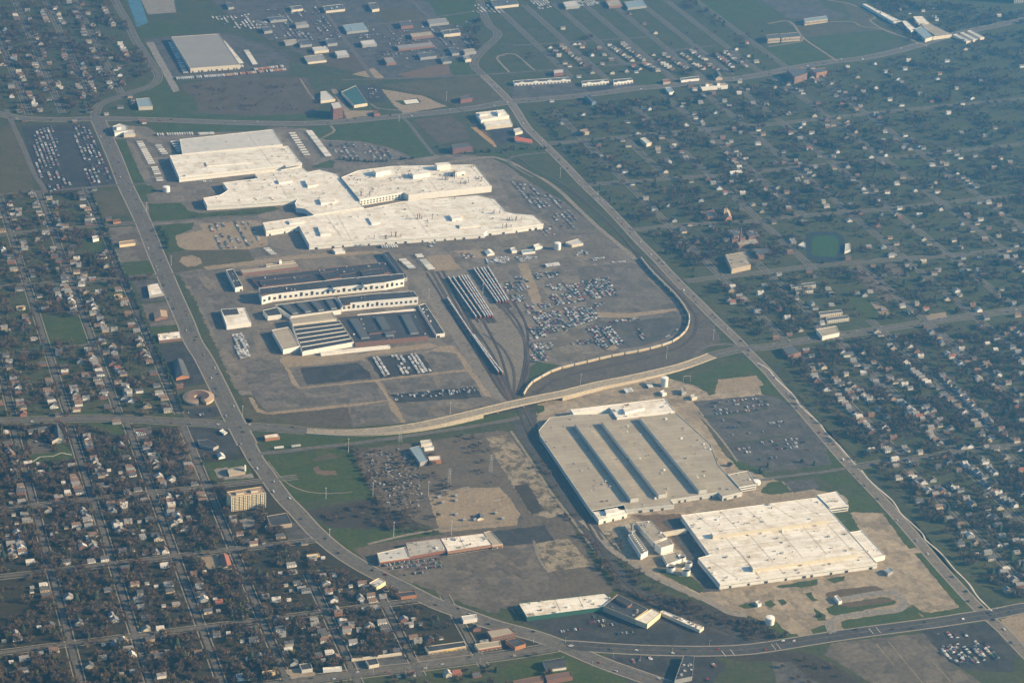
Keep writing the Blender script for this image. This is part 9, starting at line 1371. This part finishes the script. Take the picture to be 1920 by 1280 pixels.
# ------------------------------------------------------------------ road trailers
M['trailer_white'] = plain('trailer_white', (.62, .61, .58), .5, .08, 5); M['trailer_grey'] = plain('trailer_grey', (.42, .43, .42), .5, .1, 5); M['trailer_orange'] = plain('trailer_orange', (.45, .2, .09), .6, .15, 5); M['trailer_tan'] = plain('trailer_tan', (.5, .4, .26), .6, .15, 5)
def trailer_mesh(Ln, mat):
    b = MB(); b.box(0, 0, 1.2, Ln, 2.6, 2.8, 0)
    for x in (-Ln/2+1.3, -Ln/2+2.6):
        for y in (-1.05, 1.05): b.box(x, y, 0, 1.0, .5, 1.0, 1)
    b.box(Ln/2-2.5, 0, 0, .3, 1.8, 1.2, 1)
    return b.mesh('trailer', [mat, M['dark']])
TM = {}
for tagname, x0, y0, x1, y1, n, ang, Ln, pal in TRAILERS:
    for i in range(n):
        t = i/(n-1) if n > 1 else 0
        if RNG.random() < .08 and n > 6: continue
        mk = RNG.choice(['trailer_white', 'trailer_white', 'trailer_grey'] if pal == 0 else ['trailer_orange', 'trailer_orange', 'trailer_tan', 'trailer_white'])
        key = (Ln, mk)
        if key not in TM: TM[key] = trailer_mesh(Ln, M[mk])
        o = link('trailer', TM[key], None, (x0+(x1-x0)*t, y0+(y1-y0)*t, .3)); o.rotation_euler.z = math.radians(ang)+RNG.uniform(-.03, .03)
        tag(o, '%s box trailer, %s in %s' % (mk.split('_')[1], ordinal(i+1), tagname), 'trailer', 'box trailers at the plants')
# ------------------------------------------------------------------ cars
CARC = dict(white=(.72,.72,.70), silver=(.45,.46,.47), grey=(.2,.205,.21), black=(.02,.02,.022), red=(.3,.03,.025), blue=(.04,.07,.16), green=(.03,.09,.06), tan=(.33,.28,.2), dark=(.05,.05,.055))
for k, c in CARC.items(): M['paint_'+k+'_car'] = plain('paint_'+k+'_car', c, .5, .02, 5, 0, .3)
def car_mesh(kind, colour):
    b = MB(); Lc, hw = (4.7, .92) if kind != 'van' else (5.4, 1.02)
    prof = {'sedan': [(-2.35,.35),(2.35,.35),(2.3,.8),(1.2,.95),(.45,1.42),(-.95,1.42),(-1.75,.98),(-2.3,.92)],
            'suv': [(-2.35,.4),(2.35,.4),(2.3,1.0),(1.3,1.12),(.65,1.72),(-1.9,1.72),(-2.25,1.1)],
            'pickup': [(-2.7,.45),(2.7,.45),(2.6,1.05),(1.5,1.15),(.9,1.78),(-.5,1.78),(-.7,1.1),(-2.7,1.1)],
            'van': [(-2.7,.4),(2.7,.4),(2.6,1.1),(1.9,1.3),(1.3,2.1),(-2.6,2.1)]}[kind]
    n = len(prof); belt = 1.0 if kind == 'sedan' else 1.15
    for i in range(n):
        a, c = prof[i], prof[(i+1) % n]; ia = .14 if a[1] > belt else 0; ic = .14 if c[1] > belt else 0
        glass = (a[1] > belt) != (c[1] > belt)
        b.face([(a[0],-hw+ia,a[1]),(c[0],-hw+ic,c[1]),(c[0],hw-ic,c[1]),(a[0],hw-ia,a[1])][::-1], 1 if glass else 0)
    for s in (-1, 1):
        pts = [(x, s*(hw-(.14 if z > belt else 0)), z) for x, z in prof]; b.face(pts if s < 0 else pts[::-1], 0)
        up_ = [(x*.93, s*(hw-.09), z*.985) for x, z in prof if z > belt-.12]
        if len(up_) > 2: b.face([(x, y+s*.03, z) for x, y, z in up_] if s < 0 else [(x, y+s*.03, z) for x, y, z in up_][::-1], 1)
        for x in (-1.4, 1.45):
            w_ = [(x+.34*math.cos(t*math.pi/3), s*(hw+.02), .34+.34*math.sin(t*math.pi/3)) for t in range(6)]; b.face(w_ if s < 0 else w_[::-1], 2)
    return b
CKIND = ['sedan', 'sedan', 'suv', 'suv', 'pickup', 'van']
cars = []
PAL = [['white','white','silver','silver','grey','grey','black','black','dark','dark','blue','tan','red','green'], ['white','white','silver','silver','grey','tan'], ['white','silver','dark','black','black','dark','grey'], ['red','red','white','silver']]
for tagname, poly, pitch, slot, fill, ax, pal in CAR_LOTS:
    xs = [p[0] for p in poly]; ys = [p[1] for p in poly]; rnd = random.Random(tagname)
    px, py = (pitch, slot) if ax == 'x' else (slot, pitch)
    nx, ny = int((max(xs)-min(xs))/px)+1, int((max(ys)-min(ys))/py)+1
    run = {}
    for i in range(nx):
        on = rnd.random() < fill
        for j in range(ny):
            key = i if ax == 'x' else j
            if rnd.random() < .22: run[key] = rnd.random() < fill
            if not run.setdefault(key, rnd.random() < fill): continue
            x, y = min(xs)+(i+.5)*px, min(ys)+(j+.5)*py
            if not inside(x, y, poly): continue
            x += rnd.uniform(-.35, .35); y += rnd.uniform(-.35, .35)
            a = (0 if ax == 'x' else math.pi/2)+(math.pi if rnd.random() < .5 else 0)+rnd.uniform(-.05, .05)
            col = rnd.choice(PAL[pal]); kd = rnd.choice(CKIND) if not (pal == 1 and rnd.random() < .35) else 'van'
            r_, s_ = (i, j) if ax == 'x' else (j, i)
            cars.append((x, y, .26, a, kd, col, '%s %s, %s in %s row of %s' % (col, kd, ordinal(s_+1), ordinal(r_+1), tagname), 'cars parked in lots'))
rc = 0
for label, wd, L in ROADLINES:
    if wd < 16: continue
    d = 40.0; cnt = 0
    while True:
        d += RNG.uniform(12, 75); acc = 0; hit = None
        for k in range(len(L)-1):
            s = (L[k+1]-L[k]).length
            if acc+s > d: hit = (k, (d-acc)/s); break
            acc += s
        if hit is None: break
        k, t = hit; p = L[k].lerp(L[k+1], t); dv = (L[k+1]-L[k]).normalized(); sd = RNG.choice((-1, 1)); off = sd*RNG.choice((.14, .34))*wd
        if abs(p[0]) > 2500 or p[1] < -1300: continue
        cnt += 1; col = RNG.choice(PAL[0]); kd = RNG.choice(CKIND)
        cars.append((p[0]-dv.y*off, p[1]+dv.x*off, .56, math.atan2(dv.y, dv.x)+(0 if sd < 0 else math.pi), kd, col, '%s %s driving, %s along the %s' % (col, kd, ordinal(cnt), ' '.join(label.split()[:8])), 'cars driving on the roads'))
cars = [c for c in cars if not (BUILDINGS and any(inside(c[0], c[1], b[3]) for b in BUILDINGS))]
cv = Vector(CAM_POS)
cars.sort(key=lambda c: (Vector((c[0], c[1], 0))-cv).length)
CM = {}
def car_me(kd, col):
    if (kd, col) not in CM: CM[kd, col] = car_mesh(kd, col).mesh('car_'+kd, [M['paint_'+col+'_car'], M['glass'], M['dark']])
    return CM[kd, col]
for x, y, z, a, kd, col, label, grp in cars[:300]:
    o = link({'sedan':'sedan_car','suv':'utility_car','pickup':'pickup_truck','van':'van'}[kd], car_me(kd, col), None, (x, y, z)); o.rotation_euler.z = a; tag(o, label, 'car' if kd in ('sedan', 'suv') else 'pickup truck' if kd == 'pickup' else 'van', grp)
def merged(name, items, mesh_of, label, cat):
    """one stuff object from many placed copies of small meshes (numpy)"""
    V, F, MI, mats = [], [], [], []; off = 0; cache = {}
    for key, x, y, z, a, s in items:
        if key not in cache:
            me = mesh_of(key); me.calc_loop_triangles(); v = np.empty(len(me.vertices)*3, np.float32); me.vertices.foreach_get('co', v)
            t = np.empty(len(me.loop_triangles)*3, np.int32); me.loop_triangles.foreach_get('vertices', t); mi = np.empty(len(me.loop_triangles), np.int32); me.loop_triangles.foreach_get('material_index', mi)
            remap = []
            for q in me.materials:
                if q not in mats: mats.append(q)
                remap.append(mats.index(q))
            cache[key] = (v.reshape(-1, 3), t.reshape(-1, 3), np.array(remap, np.int32)[mi])
        v, t, mi = cache[key]; c, sn = math.cos(a), math.sin(a); v2 = v*np.array(s, np.float32)
        V.append(np.stack([v2[:,0]*c-v2[:,1]*sn+x, v2[:,0]*sn+v2[:,1]*c+y, v2[:,2]+z], 1)); F.append(t+off); MI.append(mi); off += len(v)
    if not V: return None
    V = np.concatenate(V).astype(np.float32); F = np.concatenate(F).astype(np.int32); MI = np.concatenate(MI).astype(np.int32)
    me = bpy.data.meshes.new(name); me.vertices.add(len(V)); me.vertices.foreach_set('co', V.ravel())
    me.loops.add(len(F)*3); me.loops.foreach_set('vertex_index', F.ravel()); me.polygons.add(len(F))
    me.polygons.foreach_set('loop_start', np.arange(0, len(F)*3, 3, dtype=np.int32)); me.polygons.foreach_set('material_index', MI)
    for q in mats: me.materials.append(q)
    me.update(calc_edges=True); me.validate()
    return tag(link(name, me), label, cat, None, 'stuff')
merged('distant_parked_cars', [((kd, col), x, y, z, a, (1, 1, 1)) for x, y, z, a, kd, col, l, g in cars[300:]], lambda k: car_me(*k), 'hundreds of tiny parked cars in the far lots', 'parked cars')
# ------------------------------------------------------------------ houses
HW = {'white': (.72,.70,.65), 'cream': (.58,.51,.38), 'brick': (.25,.125,.085), 'grey': (.36,.36,.34), 'tan': (.42,.33,.23), 'yellow': (.62,.45,.16)}
HRf = {'grey': (.19,.185,.18), 'dark': (.075,.075,.08), 'brown': (.15,.1,.075), 'pale': (.42,.4,.37), 'red': (.22,.085,.06)}
for k, c in HW.items(): M['hw_'+k] = plain('hw_'+k, c, .8, .1, 3)
for k, c in HRf.items(): M['hr_'+k] = plain('hr_'+k, c, .9, .2, 2.5)
def house_parts(v):
    """v: variant -> meshes wall, roof, porch, chimney; long axis along X"""
    Lx, Ly, he, hr = [(12, 7.6, 5.2, 8.6), (11, 8.0, 3.2, 6.4), (13, 7.4, 5.4, 8.2), (10, 9.0, 3.4, 6.0), (9, 9.0, 5.6, 8.8)][v % 5]
    ridge_x = v < 5
    W, R_, P_, C_ = MB(), MB(), MB(), MB(); x, y = Lx/2, Ly/2; e = .55
    W.prism([(-x,-y),(x,-y),(x,y),(-x,y)], 0, he, 0, None, False)
    if ridge_x:
        for s in (-1, 1): W.face([(s*x,-s*y,he),(s*x,s*y,he),(s*x,0,hr)])
        R_.face([(-x-e,-y-e,he-.35),(x+e,-y-e,he-.35),(x+e,0,hr+.1),(-x-e,0,hr+.1)]); R_.face([(x+e,y+e,he-.35),(-x-e,y+e,he-.35),(-x-e,0,hr+.1),(x+e,0,hr+.1)])
    else:
        for s in (-1, 1): W.face([(s*x,s*y,he),(-s*x,s*y,he),(0,s*y,hr)])
        R_.face([(-x-e,y+e,he-.35),(-x-e,-y-e,he-.35),(0,-y-e,hr+.1),(0,y+e,hr+.1)]); R_.face([(x+e,-y-e,he-.35),(x+e,y+e,he-.35),(0,y+e,hr+.1),(0,-y-e,hr+.1)])
    for k in range(3):
        xx = -x+Lx*(k+.5)/3
        W.face([(xx-.6,-y-.04,1.3),(xx+.6,-y-.04,1.3),(xx+.6,-y-.04,2.7),(xx-.6,-y-.04,2.7)], 1)
        if he > 5: W.face([(xx-.55,-y-.04,3.8),(xx+.55,-y-.04,3.8),(xx+.55,-y-.04,5.0),(xx-.55,-y-.04,5.0)], 1)
    for k in range(2):
        yy = -y+Ly*(k+.5)/2; W.face([(x+.04,yy-.6,1.3),(x+.04,yy+.6,1.3),(x+.04,yy+.6,2.7),(x+.04,yy-.6,2.7)], 1)
    P_.box(x+1.25, 0, 0, 2.4, Ly*.8, .6, 0); P_.face([(x,-Ly*.42,3.0),(x+2.6,-Ly*.42,2.6),(x+2.6,Ly*.42,2.6),(x,Ly*.42,3.0)], 1)
    for s in (-1, 1): P_.box(x+2.3, s*Ly*.36, .6, .25, .25, 2.0, 0)
    C_.box(-x*.3, y*.5, he, .9, .9, hr-he+.9, 0)
    return W, R_, P_, C_
HM = {}
def house_meshes(v, wc, rc_):
    if (v, wc, rc_) not in HM:
        W, R_, P_, C_ = house_parts(v); a, b = M['hw_'+wc], M['hr_'+rc_]
        HM[v, wc, rc_] = (W.mesh('house_wall', [a, M['glass']]), R_.mesh('house_roof', [b]), P_.mesh('house_porch', [a, b]), C_.mesh('house_chimney', [M['w_brick']]))
    return HM[v, wc, rc_]
def house_joined(key):
    W, R_, P_, C_ = house_parts(key[0]); b = MB()
    for q, mm in ((W, {0: 0, 1: 2}), (R_, {0: 1}), (P_, {0: 0, 1: 1}), (C_, {0: 3})):
        for f, m in zip(q.f, q.m): b.face([q.v[i] for i in f], mm[m])
    return b.mesh('house_small', [M['hw_'+key[1]], M['hr_'+key[2]], M['glass'], M['w_brick']])
STREETS = [(-989,-1100,-75,'leftmost lower street'),(-896,-1100,-75,'second lower left street'),(-800,-1100,-75,'third lower left street'),(-710,-1100,-75,'fourth lower left street'),(-614,-1100,-500,'street right of the red hall'),(-523,-1100,-600,'street by the cream wall'),(-428,-1100,-600,'street by the yellow sign shop'),
           (-985,-75,1100,'leftmost upper street'),(-893,-75,1100,'second upper left street'),(-808,-75,1100,'dense upper left street'),(-707,-75,1100,'hedge lined street'),
           (470,-1100,-505,'first lower right street'),(570,-1100,-505,'second lower right street'),(670,-1100,-505,'third lower right street'),
           (480,-505,1400,'first right district street'),(585,-505,1100,'second right district street'),(690,-505,1400,'third right district street'),(800,-505,1500,'fourth right district street'),(910,-505,1500,'fifth right district street'),(1015,-505,1500,'sixth right district street'),(1150,-505,1600,'seventh right district street'),(1260,-505,1600,'eighth right district street'),
           (-768,1100,2700,'first top left street'),(-690,1100,2700,'second top left street'),(-610,1100,2700,'third top left street'),(-533,1100,2700,'fourth top left street'),
           (612,1500,2400,'first new house street'),(698,1500,2400,'second new house street'),(788,1500,2400,'third new house street'),(872,1500,2400,'fourth new house street'),(953,1500,2400,'fifth new house street'),(1040,1500,2400,'sixth new house street'),(1126,1500,2400,'seventh new house street')]
def street_of(x, y):
    best = min(STREETS, key=lambda s: abs(s[0]-x)+max(0, s[1]-y, y-s[2])*2); return best[3], ('left' if x < best[0] else 'right')
hs = []
for x, y, pal in HOUSES:
    if any(abs(x-q[0]) < 9 and abs(y-q[1]) < 6.5 for q in hs): continue
    if any(inside(x, y, b[3]) for b in BUILDINGS): continue
    r = random.Random('%.0f %.0f' % (x, y))
    if pal == 1: wc = 'yellow'
    elif pal == 2: wc = r.choice(['tan', 'white', 'cream', 'brick', 'cream'])
    else: wc = r.choice(['white', 'white', 'cream', 'brick', 'grey', 'grey', 'white', 'tan'])
    v = r.choice([0, 0, 1, 2, 3, 2, 4, 5, 6, 9]); rc_ = r.choice(['grey', 'grey', 'dark', 'brown', 'pale', 'grey', 'red' if r.random() < .3 else 'dark'])
    s, side = street_of(x, y)
    hs.append((x, y, wc, rc_, v, (math.pi if side == 'right' else 0)+r.uniform(-.03, .03), s, side))
for q in hs: mark([(q[0]-8,q[1]-5.5),(q[0]+8,q[1]-5.5),(q[0]+8,q[1]+5.5),(q[0]-8,q[1]+5.5)])
# sparse extra houses on the blocks the photograph shows as built up but soft
er = random.Random(77)
for sx, y0, y1, nm_ in STREETS:
    dens = .1 if ('lower' in nm_ and sx < 0) else .2 if sx < 0 and y1 < 1200 else .12 if y0 == 1100 else .32 if 'lower right' in nm_ else .13 if sx > 700 else .08
    if 'right district' in nm_: dens0 = dens
    if 'new house' in nm_: dens = .0
    y = y0
    while y < y1:
        y += 12.5
        for sd in (-1, 1):
            if er.random() > (.45 if 'right district' in nm_ and y < -60 else .42 if nm_ == 'dense upper left street' else dens): continue
            x = sx+sd*(15+er.uniform(0, 5)); yy = y+er.uniform(-2, 2)
            if is_occ(x, yy) or is_occ(x-6, yy) or is_occ(x+6, yy): continue
            wc = er.choice(['white', 'cream', 'brick', 'grey', 'tan', 'brick', 'grey']); rc_ = er.choice(['grey', 'dark', 'brown', 'dark'])
            hs.append((x, yy, wc, rc_, er.choice([0, 1, 2, 3, 5]), (math.pi if sd > 0 else 0)+er.uniform(-.03, .03), nm_, 'left' if sd < 0 else 'right'))
            mark([(x-8,yy-5.5),(x+8,yy-5.5),(x+8,yy+5.5),(x-8,yy+5.5)])
hs.sort(key=lambda q: (Vector((q[0], q[1], 0))-cv).length)
near, far = hs[:300], hs[300:]
cnt = {}
for q in sorted(near, key=lambda q: q[1]):
    x, y, wc, rc_, v, a, s, side = q; k = (s, side); cnt[k] = cnt.get(k, 0)+1
    root = link('house', None, None, (x, y, 0)); root.rotation_euler.z = a
    tag(root, '%s house with %s roof, %s up %s side of %s' % (wc, rc_, ordinal(cnt[k]), side, s), 'house', 'houses of the neighbourhoods')
    ms = house_meshes(v, wc, rc_)
    link('wall', ms[0], root); rf = link('roof', ms[1], root); link('porch', ms[2], root)
    if (int(x)+int(y)) % 3: link('chimney', ms[3], rf)
def garage_mesh(wc, rc_):
    b = MB(); x, y = 3.1, 2.9; b.prism([(-x,-y),(x,-y),(x,y),(-x,y)], 0, 2.5, 0, None, False)
    for s in (-1, 1): b.face([(s*x,-s*y,2.5),(s*x,s*y,2.5),(s*x,0,4.0)], 0)
    for s in (-1, 1): b.face([(-s*(x+.3),s*(-y-.3),2.35),(s*(x+.3),s*(-y-.3),2.35),(s*(x+.3),0,4.05),(-s*(x+.3),0,4.05)], 1)
    return b.mesh('garage', [M['hw_'+wc], M['hr_'+rc_]])
GM = {}; GDOOR = unit_mesh('garage_door', [M['w_pale']], lambda b: b.box(3.12, 0, 0, .12, 4.2, 2.2))
gr_ = random.Random(3); cnt = {}
for q in sorted(near, key=lambda q: q[1]):
    x, y, wc, rc_, v, a, s, side = q; k = (s, side); cnt[k] = cnt.get(k, 0)+1
    if gr_.random() > .42: continue
    gx, gy = x+(-1 if side == 'left' else 1)*gr_.uniform(15, 19), y+gr_.uniform(-2.5, 2.5)
    if is_occ(gx, gy) or is_occ(gx-4, gy) or is_occ(gx+4, gy): continue
    gw = gr_.choice(['white', 'grey', 'cream', 'white']); rr_ = gr_.choice(['grey', 'dark', 'pale'])
    if (gw, rr_) not in GM: GM[gw, rr_] = garage_mesh(gw, rr_)
    o = link('garage', GM[gw, rr_], None, (gx, gy, 0)); o.rotation_euler.z = a
    tag(o, 'small %s garage behind %s house up %s side of %s' % (gw, ordinal(cnt[k]), side, s), 'garage', 'garages behind the houses'); link('door', GDOOR, o)
    mark([(gx-4,gy-4),(gx+4,gy-4),(gx+4,gy+4),(gx-4,gy+4)])
merged('distant_houses', [((v, wc, rc_), x, y, 0, a, (1, 1, 1)) for x, y, wc, rc_, v, a, s, sd in far], house_joined, 'hundreds of tiny houses on the far blocks', 'houses')
# ------------------------------------------------------------------ trees
def crown_arrays(kind, n, seed):
    """leaf-sized twig faces spread through the crown; unit crown: radius 1, height about 2"""
    r = np.random.RandomState(seed); V = []
    if kind == 'conifer':
        for _ in range(n):
            z = r.rand()**.8; R_ = (1-z)*.85+.08; a = r.rand()*6.283; rad = R_*(.35+.65*math.sqrt(r.rand()))
            c = np.array([rad*math.cos(a), rad*math.sin(a), .1+z*2.1]); d = np.array([math.cos(a), math.sin(a), -.5])*.34; s = np.array([-math.sin(a), math.cos(a), .15*(r.rand()-.5)])*.2
            V += [c-s, c+s, c+d]
    elif kind == 'hedge':
        for _ in range(n):
            d = r.randn(3); d /= np.linalg.norm(d); q = d*(.55+.45*r.rand()**.5)*np.array([1, 1, .75]); c = q+np.array([0, 0, .85]); u = r.randn(3)*.2; w_ = r.randn(3)*.2
            V += [c-u, c+u, c+w_]
    else:
        limbs = [np.array([math.cos(a), math.sin(a), .75+.7*r.rand()])*(.6+.3*r.rand()) for a in r.rand(7)*6.283]
        for _ in range(n):
            L_ = limbs[r.randint(7)]; t = .35+.65*r.rand(); base = np.array([0, 0, .35])+L_*t+r.randn(3)*.2*np.array([1, 1, .8])
            out = base-np.array([0, 0, .3]); out /= np.linalg.norm(out)+1e-6; d = (out+r.randn(3)*.5); d /= np.linalg.norm(d); d *= .30+.25*r.rand()
            s = np.cross(d, r.randn(3)); s /= np.linalg.norm(s)+1e-6; s *= (.055+.05*r.rand()) if kind == 'bare' else .1+.07*r.rand()
            V += [base-s, base+s, base+d]
    return np.array(V, np.float32)
TREE_KINDS = {'bare brown': ('bare', 'twig_brown'), 'bare grey': ('bare', 'twig_grey'), 'bare reddish': ('bare', 'twig_red'), 'olive budding': ('bud', 'bud_olive'), 'tan budding': ('bud', 'bud_tan'), 'dark conifer': ('conifer', 'conifer'), 'dark green': ('hedge', 'hedge')}
def soup(name, V, mats, extra=None):
    F = [tuple(range(i, i+3)) for i in range(0, len(V), 3)]; v = [tuple(q) for q in V]; mi = [0]*len(F)
    if extra:
        o_ = len(v); v += extra.v; F += [tuple(i+o_ for i in f) for f in extra.f]; mi += [1]*len(extra.f)
    me = bpy.data.meshes.new(name); me.from_pydata(v, [], F)
    for q in mats: me.materials.append(q)
    me.polygons.foreach_set('material_index', mi); me.update(); return me
def trunk_mb(limbs=True):
    b = MB(); b.cyl(0, 0, -.02, .075, .62, 6, 0, 0, .05)
    if limbs:
        for a in (0.4, 2.5, 4.6):
            dx, dy = math.cos(a), math.sin(a); s = Vector((-dy, dx))*.032
            p0, p1 = Vector((0, 0, .5)), Vector((dx*.5, dy*.5, 1.15))
            b.face([(p0.x-s.x,p0.y-s.y,p0.z),(p0.x+s.x,p0.y+s.y,p0.z),(p1.x+s.x*.3,p1.y+s.y*.3,p1.z),(p1.x-s.x*.3,p1.y-s.y*.3,p1.z)])
            b.face([(p0.x,p0.y,p0.z-.035),(p0.x,p0.y,p0.z+.035),(p1.x,p1.y,p1.z+.01),(p1.x,p1.y,p1.z-.01)])
    return b
TRUNK = trunk_mb().mesh('trunk', [M['bark']])
NEAR_CR, FAR_CR = {}, {}
for k, (sh, mt) in TREE_KINDS.items():
    for s in range(3):
        NEAR_CR[k, s] = soup('crown', crown_arrays(sh, 400, len(sh)*13+s*7+len(k)), [M[mt]])
        FAR_CR[k, s] = soup('tree_small', crown_arrays(sh, 170, s*5+len(k)), [M[mt], M['bark']], trunk_mb(False))
trees = []; tr = random.Random(99)
MIX = {0: [('bare brown', 5), ('bare grey', 3), ('bare reddish', 2), ('olive budding', 1.2), ('tan budding', .7), ('dark conifer', .35)],
       1: [('bare brown', 4), ('bare grey', 3.5), ('bare reddish', 1.2), ('olive budding', 2.2), ('tan budding', 1.6), ('dark conifer', .4), ('dark green', .8)],
       2: [('dark conifer', 2), ('dark green', 3), ('olive budding', .6)],
       3: [('bare brown', 4), ('bare grey', 2), ('tan budding', 1.6), ('bare reddish', 1.2)]}
def pick(m):
    ks, ws = zip(*MIX[m]); return tr.choices(ks, ws)[0]
for name, poly, dens, m in TREE_ZONES:
    xs = [p[0] for p in poly]; ys = [p[1] for p in poly]; A = abs(area(poly))/1e4; n = int(A*dens); k = 0; tries = 0
    clumps = [(tr.uniform(min(xs), max(xs)), tr.uniform(min(ys), max(ys)), tr.uniform(8, 26)) for _ in range(max(3, n//7))]
    while k < n and tries < n*14:
        tries += 1
        if tr.random() < .62: c = tr.choice(clumps); x, y = tr.gauss(c[0], c[2]), tr.gauss(c[1], c[2])
        else: x, y = tr.uniform(min(xs), max(xs)), tr.uniform(min(ys), max(ys))
        if not inside(x, y, poly) or is_occ(x, y, hard if m == 3 else None): continue
        if (Vector((x, y, 0))-cv).length > 6600: continue
        sc = 2.4+4.4*tr.random()**1.5 if m != 3 else tr.uniform(1.8, 4.4)
        trees.append((x, y, sc, pick(m), name)); k += 1
for name, pts, step, m, jit in TREE_LINES:
    L = smooth_line(pts, step)
    for p in L:
        if tr.random() < .12: continue
        trees.append((p[0]+tr.uniform(-jit, jit), p[1]+tr.uniform(-jit, jit), tr.uniform(2.6, 4.6), pick(m), name))
trees.sort(key=lambda t: (Vector((t[0], t[1], 0))-cv).length)
cnt = {}
for x, y, sc, kd, name in sorted(trees[:300], key=lambda t: t[1]):
    s, side = street_of(x, y)
    ph = '%s side of %s' % (side, s) if 'blocks' in name or 'district' in name else name
    cnt[ph] = cnt.get(ph, 0)+1
    root = link('tree', None, None, (x, y, 0)); root.rotation_euler.z = tr.uniform(0, 6.28); root.scale = (sc, sc, sc*tr.uniform(.9, 1.3))
    tag(root, '%s tree, %s from bottom on %s' % (kd, ordinal(cnt[ph]), ph), 'tree', 'trees near the bottom of the view')
    link('trunk', TRUNK, root); link('crown', NEAR_CR[kd, tr.randrange(3)], root)
merged('distant_trees', [((kd, tr.randrange(3)), x, y, 0, tr.uniform(0, 6.28), (sc, sc, sc*tr.uniform(.9, 1.3))) for x, y, sc, kd, name in trees[300:]], lambda k: FAR_CR[k], 'thousands of bare and budding trees over the city blocks', 'trees')
print('tris', sum(len(m.polygons) for m in bpy.data.meshes)); print('houses', len(hs), 'trees', len(trees), 'cars', len(cars), 'objects', len(bpy.data.objects))
# ------------------------------------------------------------------ haze
HZ_TOP = 1800.0; hb = gs+60
mb = MB(); P8 = [(-hb,-hb),(hb,-hb),(hb,hb),(-hb,hb)]
mb.prism(P8, -1.5, HZ_TOP); mb.face([(x, y, -1.5) for x, y in reversed(P8)])
hm = bpy.data.materials.new('haze'); hm.use_nodes = True; t = hm.node_tree
for n in list(t.nodes): t.nodes.remove(n)
vo = t.nodes.new('ShaderNodeOutputMaterial'); pv = t.nodes.new('ShaderNodeVolumePrincipled')
pv.inputs['Color'].default_value = (.14, .49, 1.0, 1); pv.inputs['Density'].default_value = 0.000073; pv.inputs['Anisotropy'].default_value = 0.58
t.links.new(pv.outputs[0], vo.inputs['Volume'])
tag(mb.build('haze', hm), 'thin blue haze filling the air over the city', 'haze', None, 'stuff')
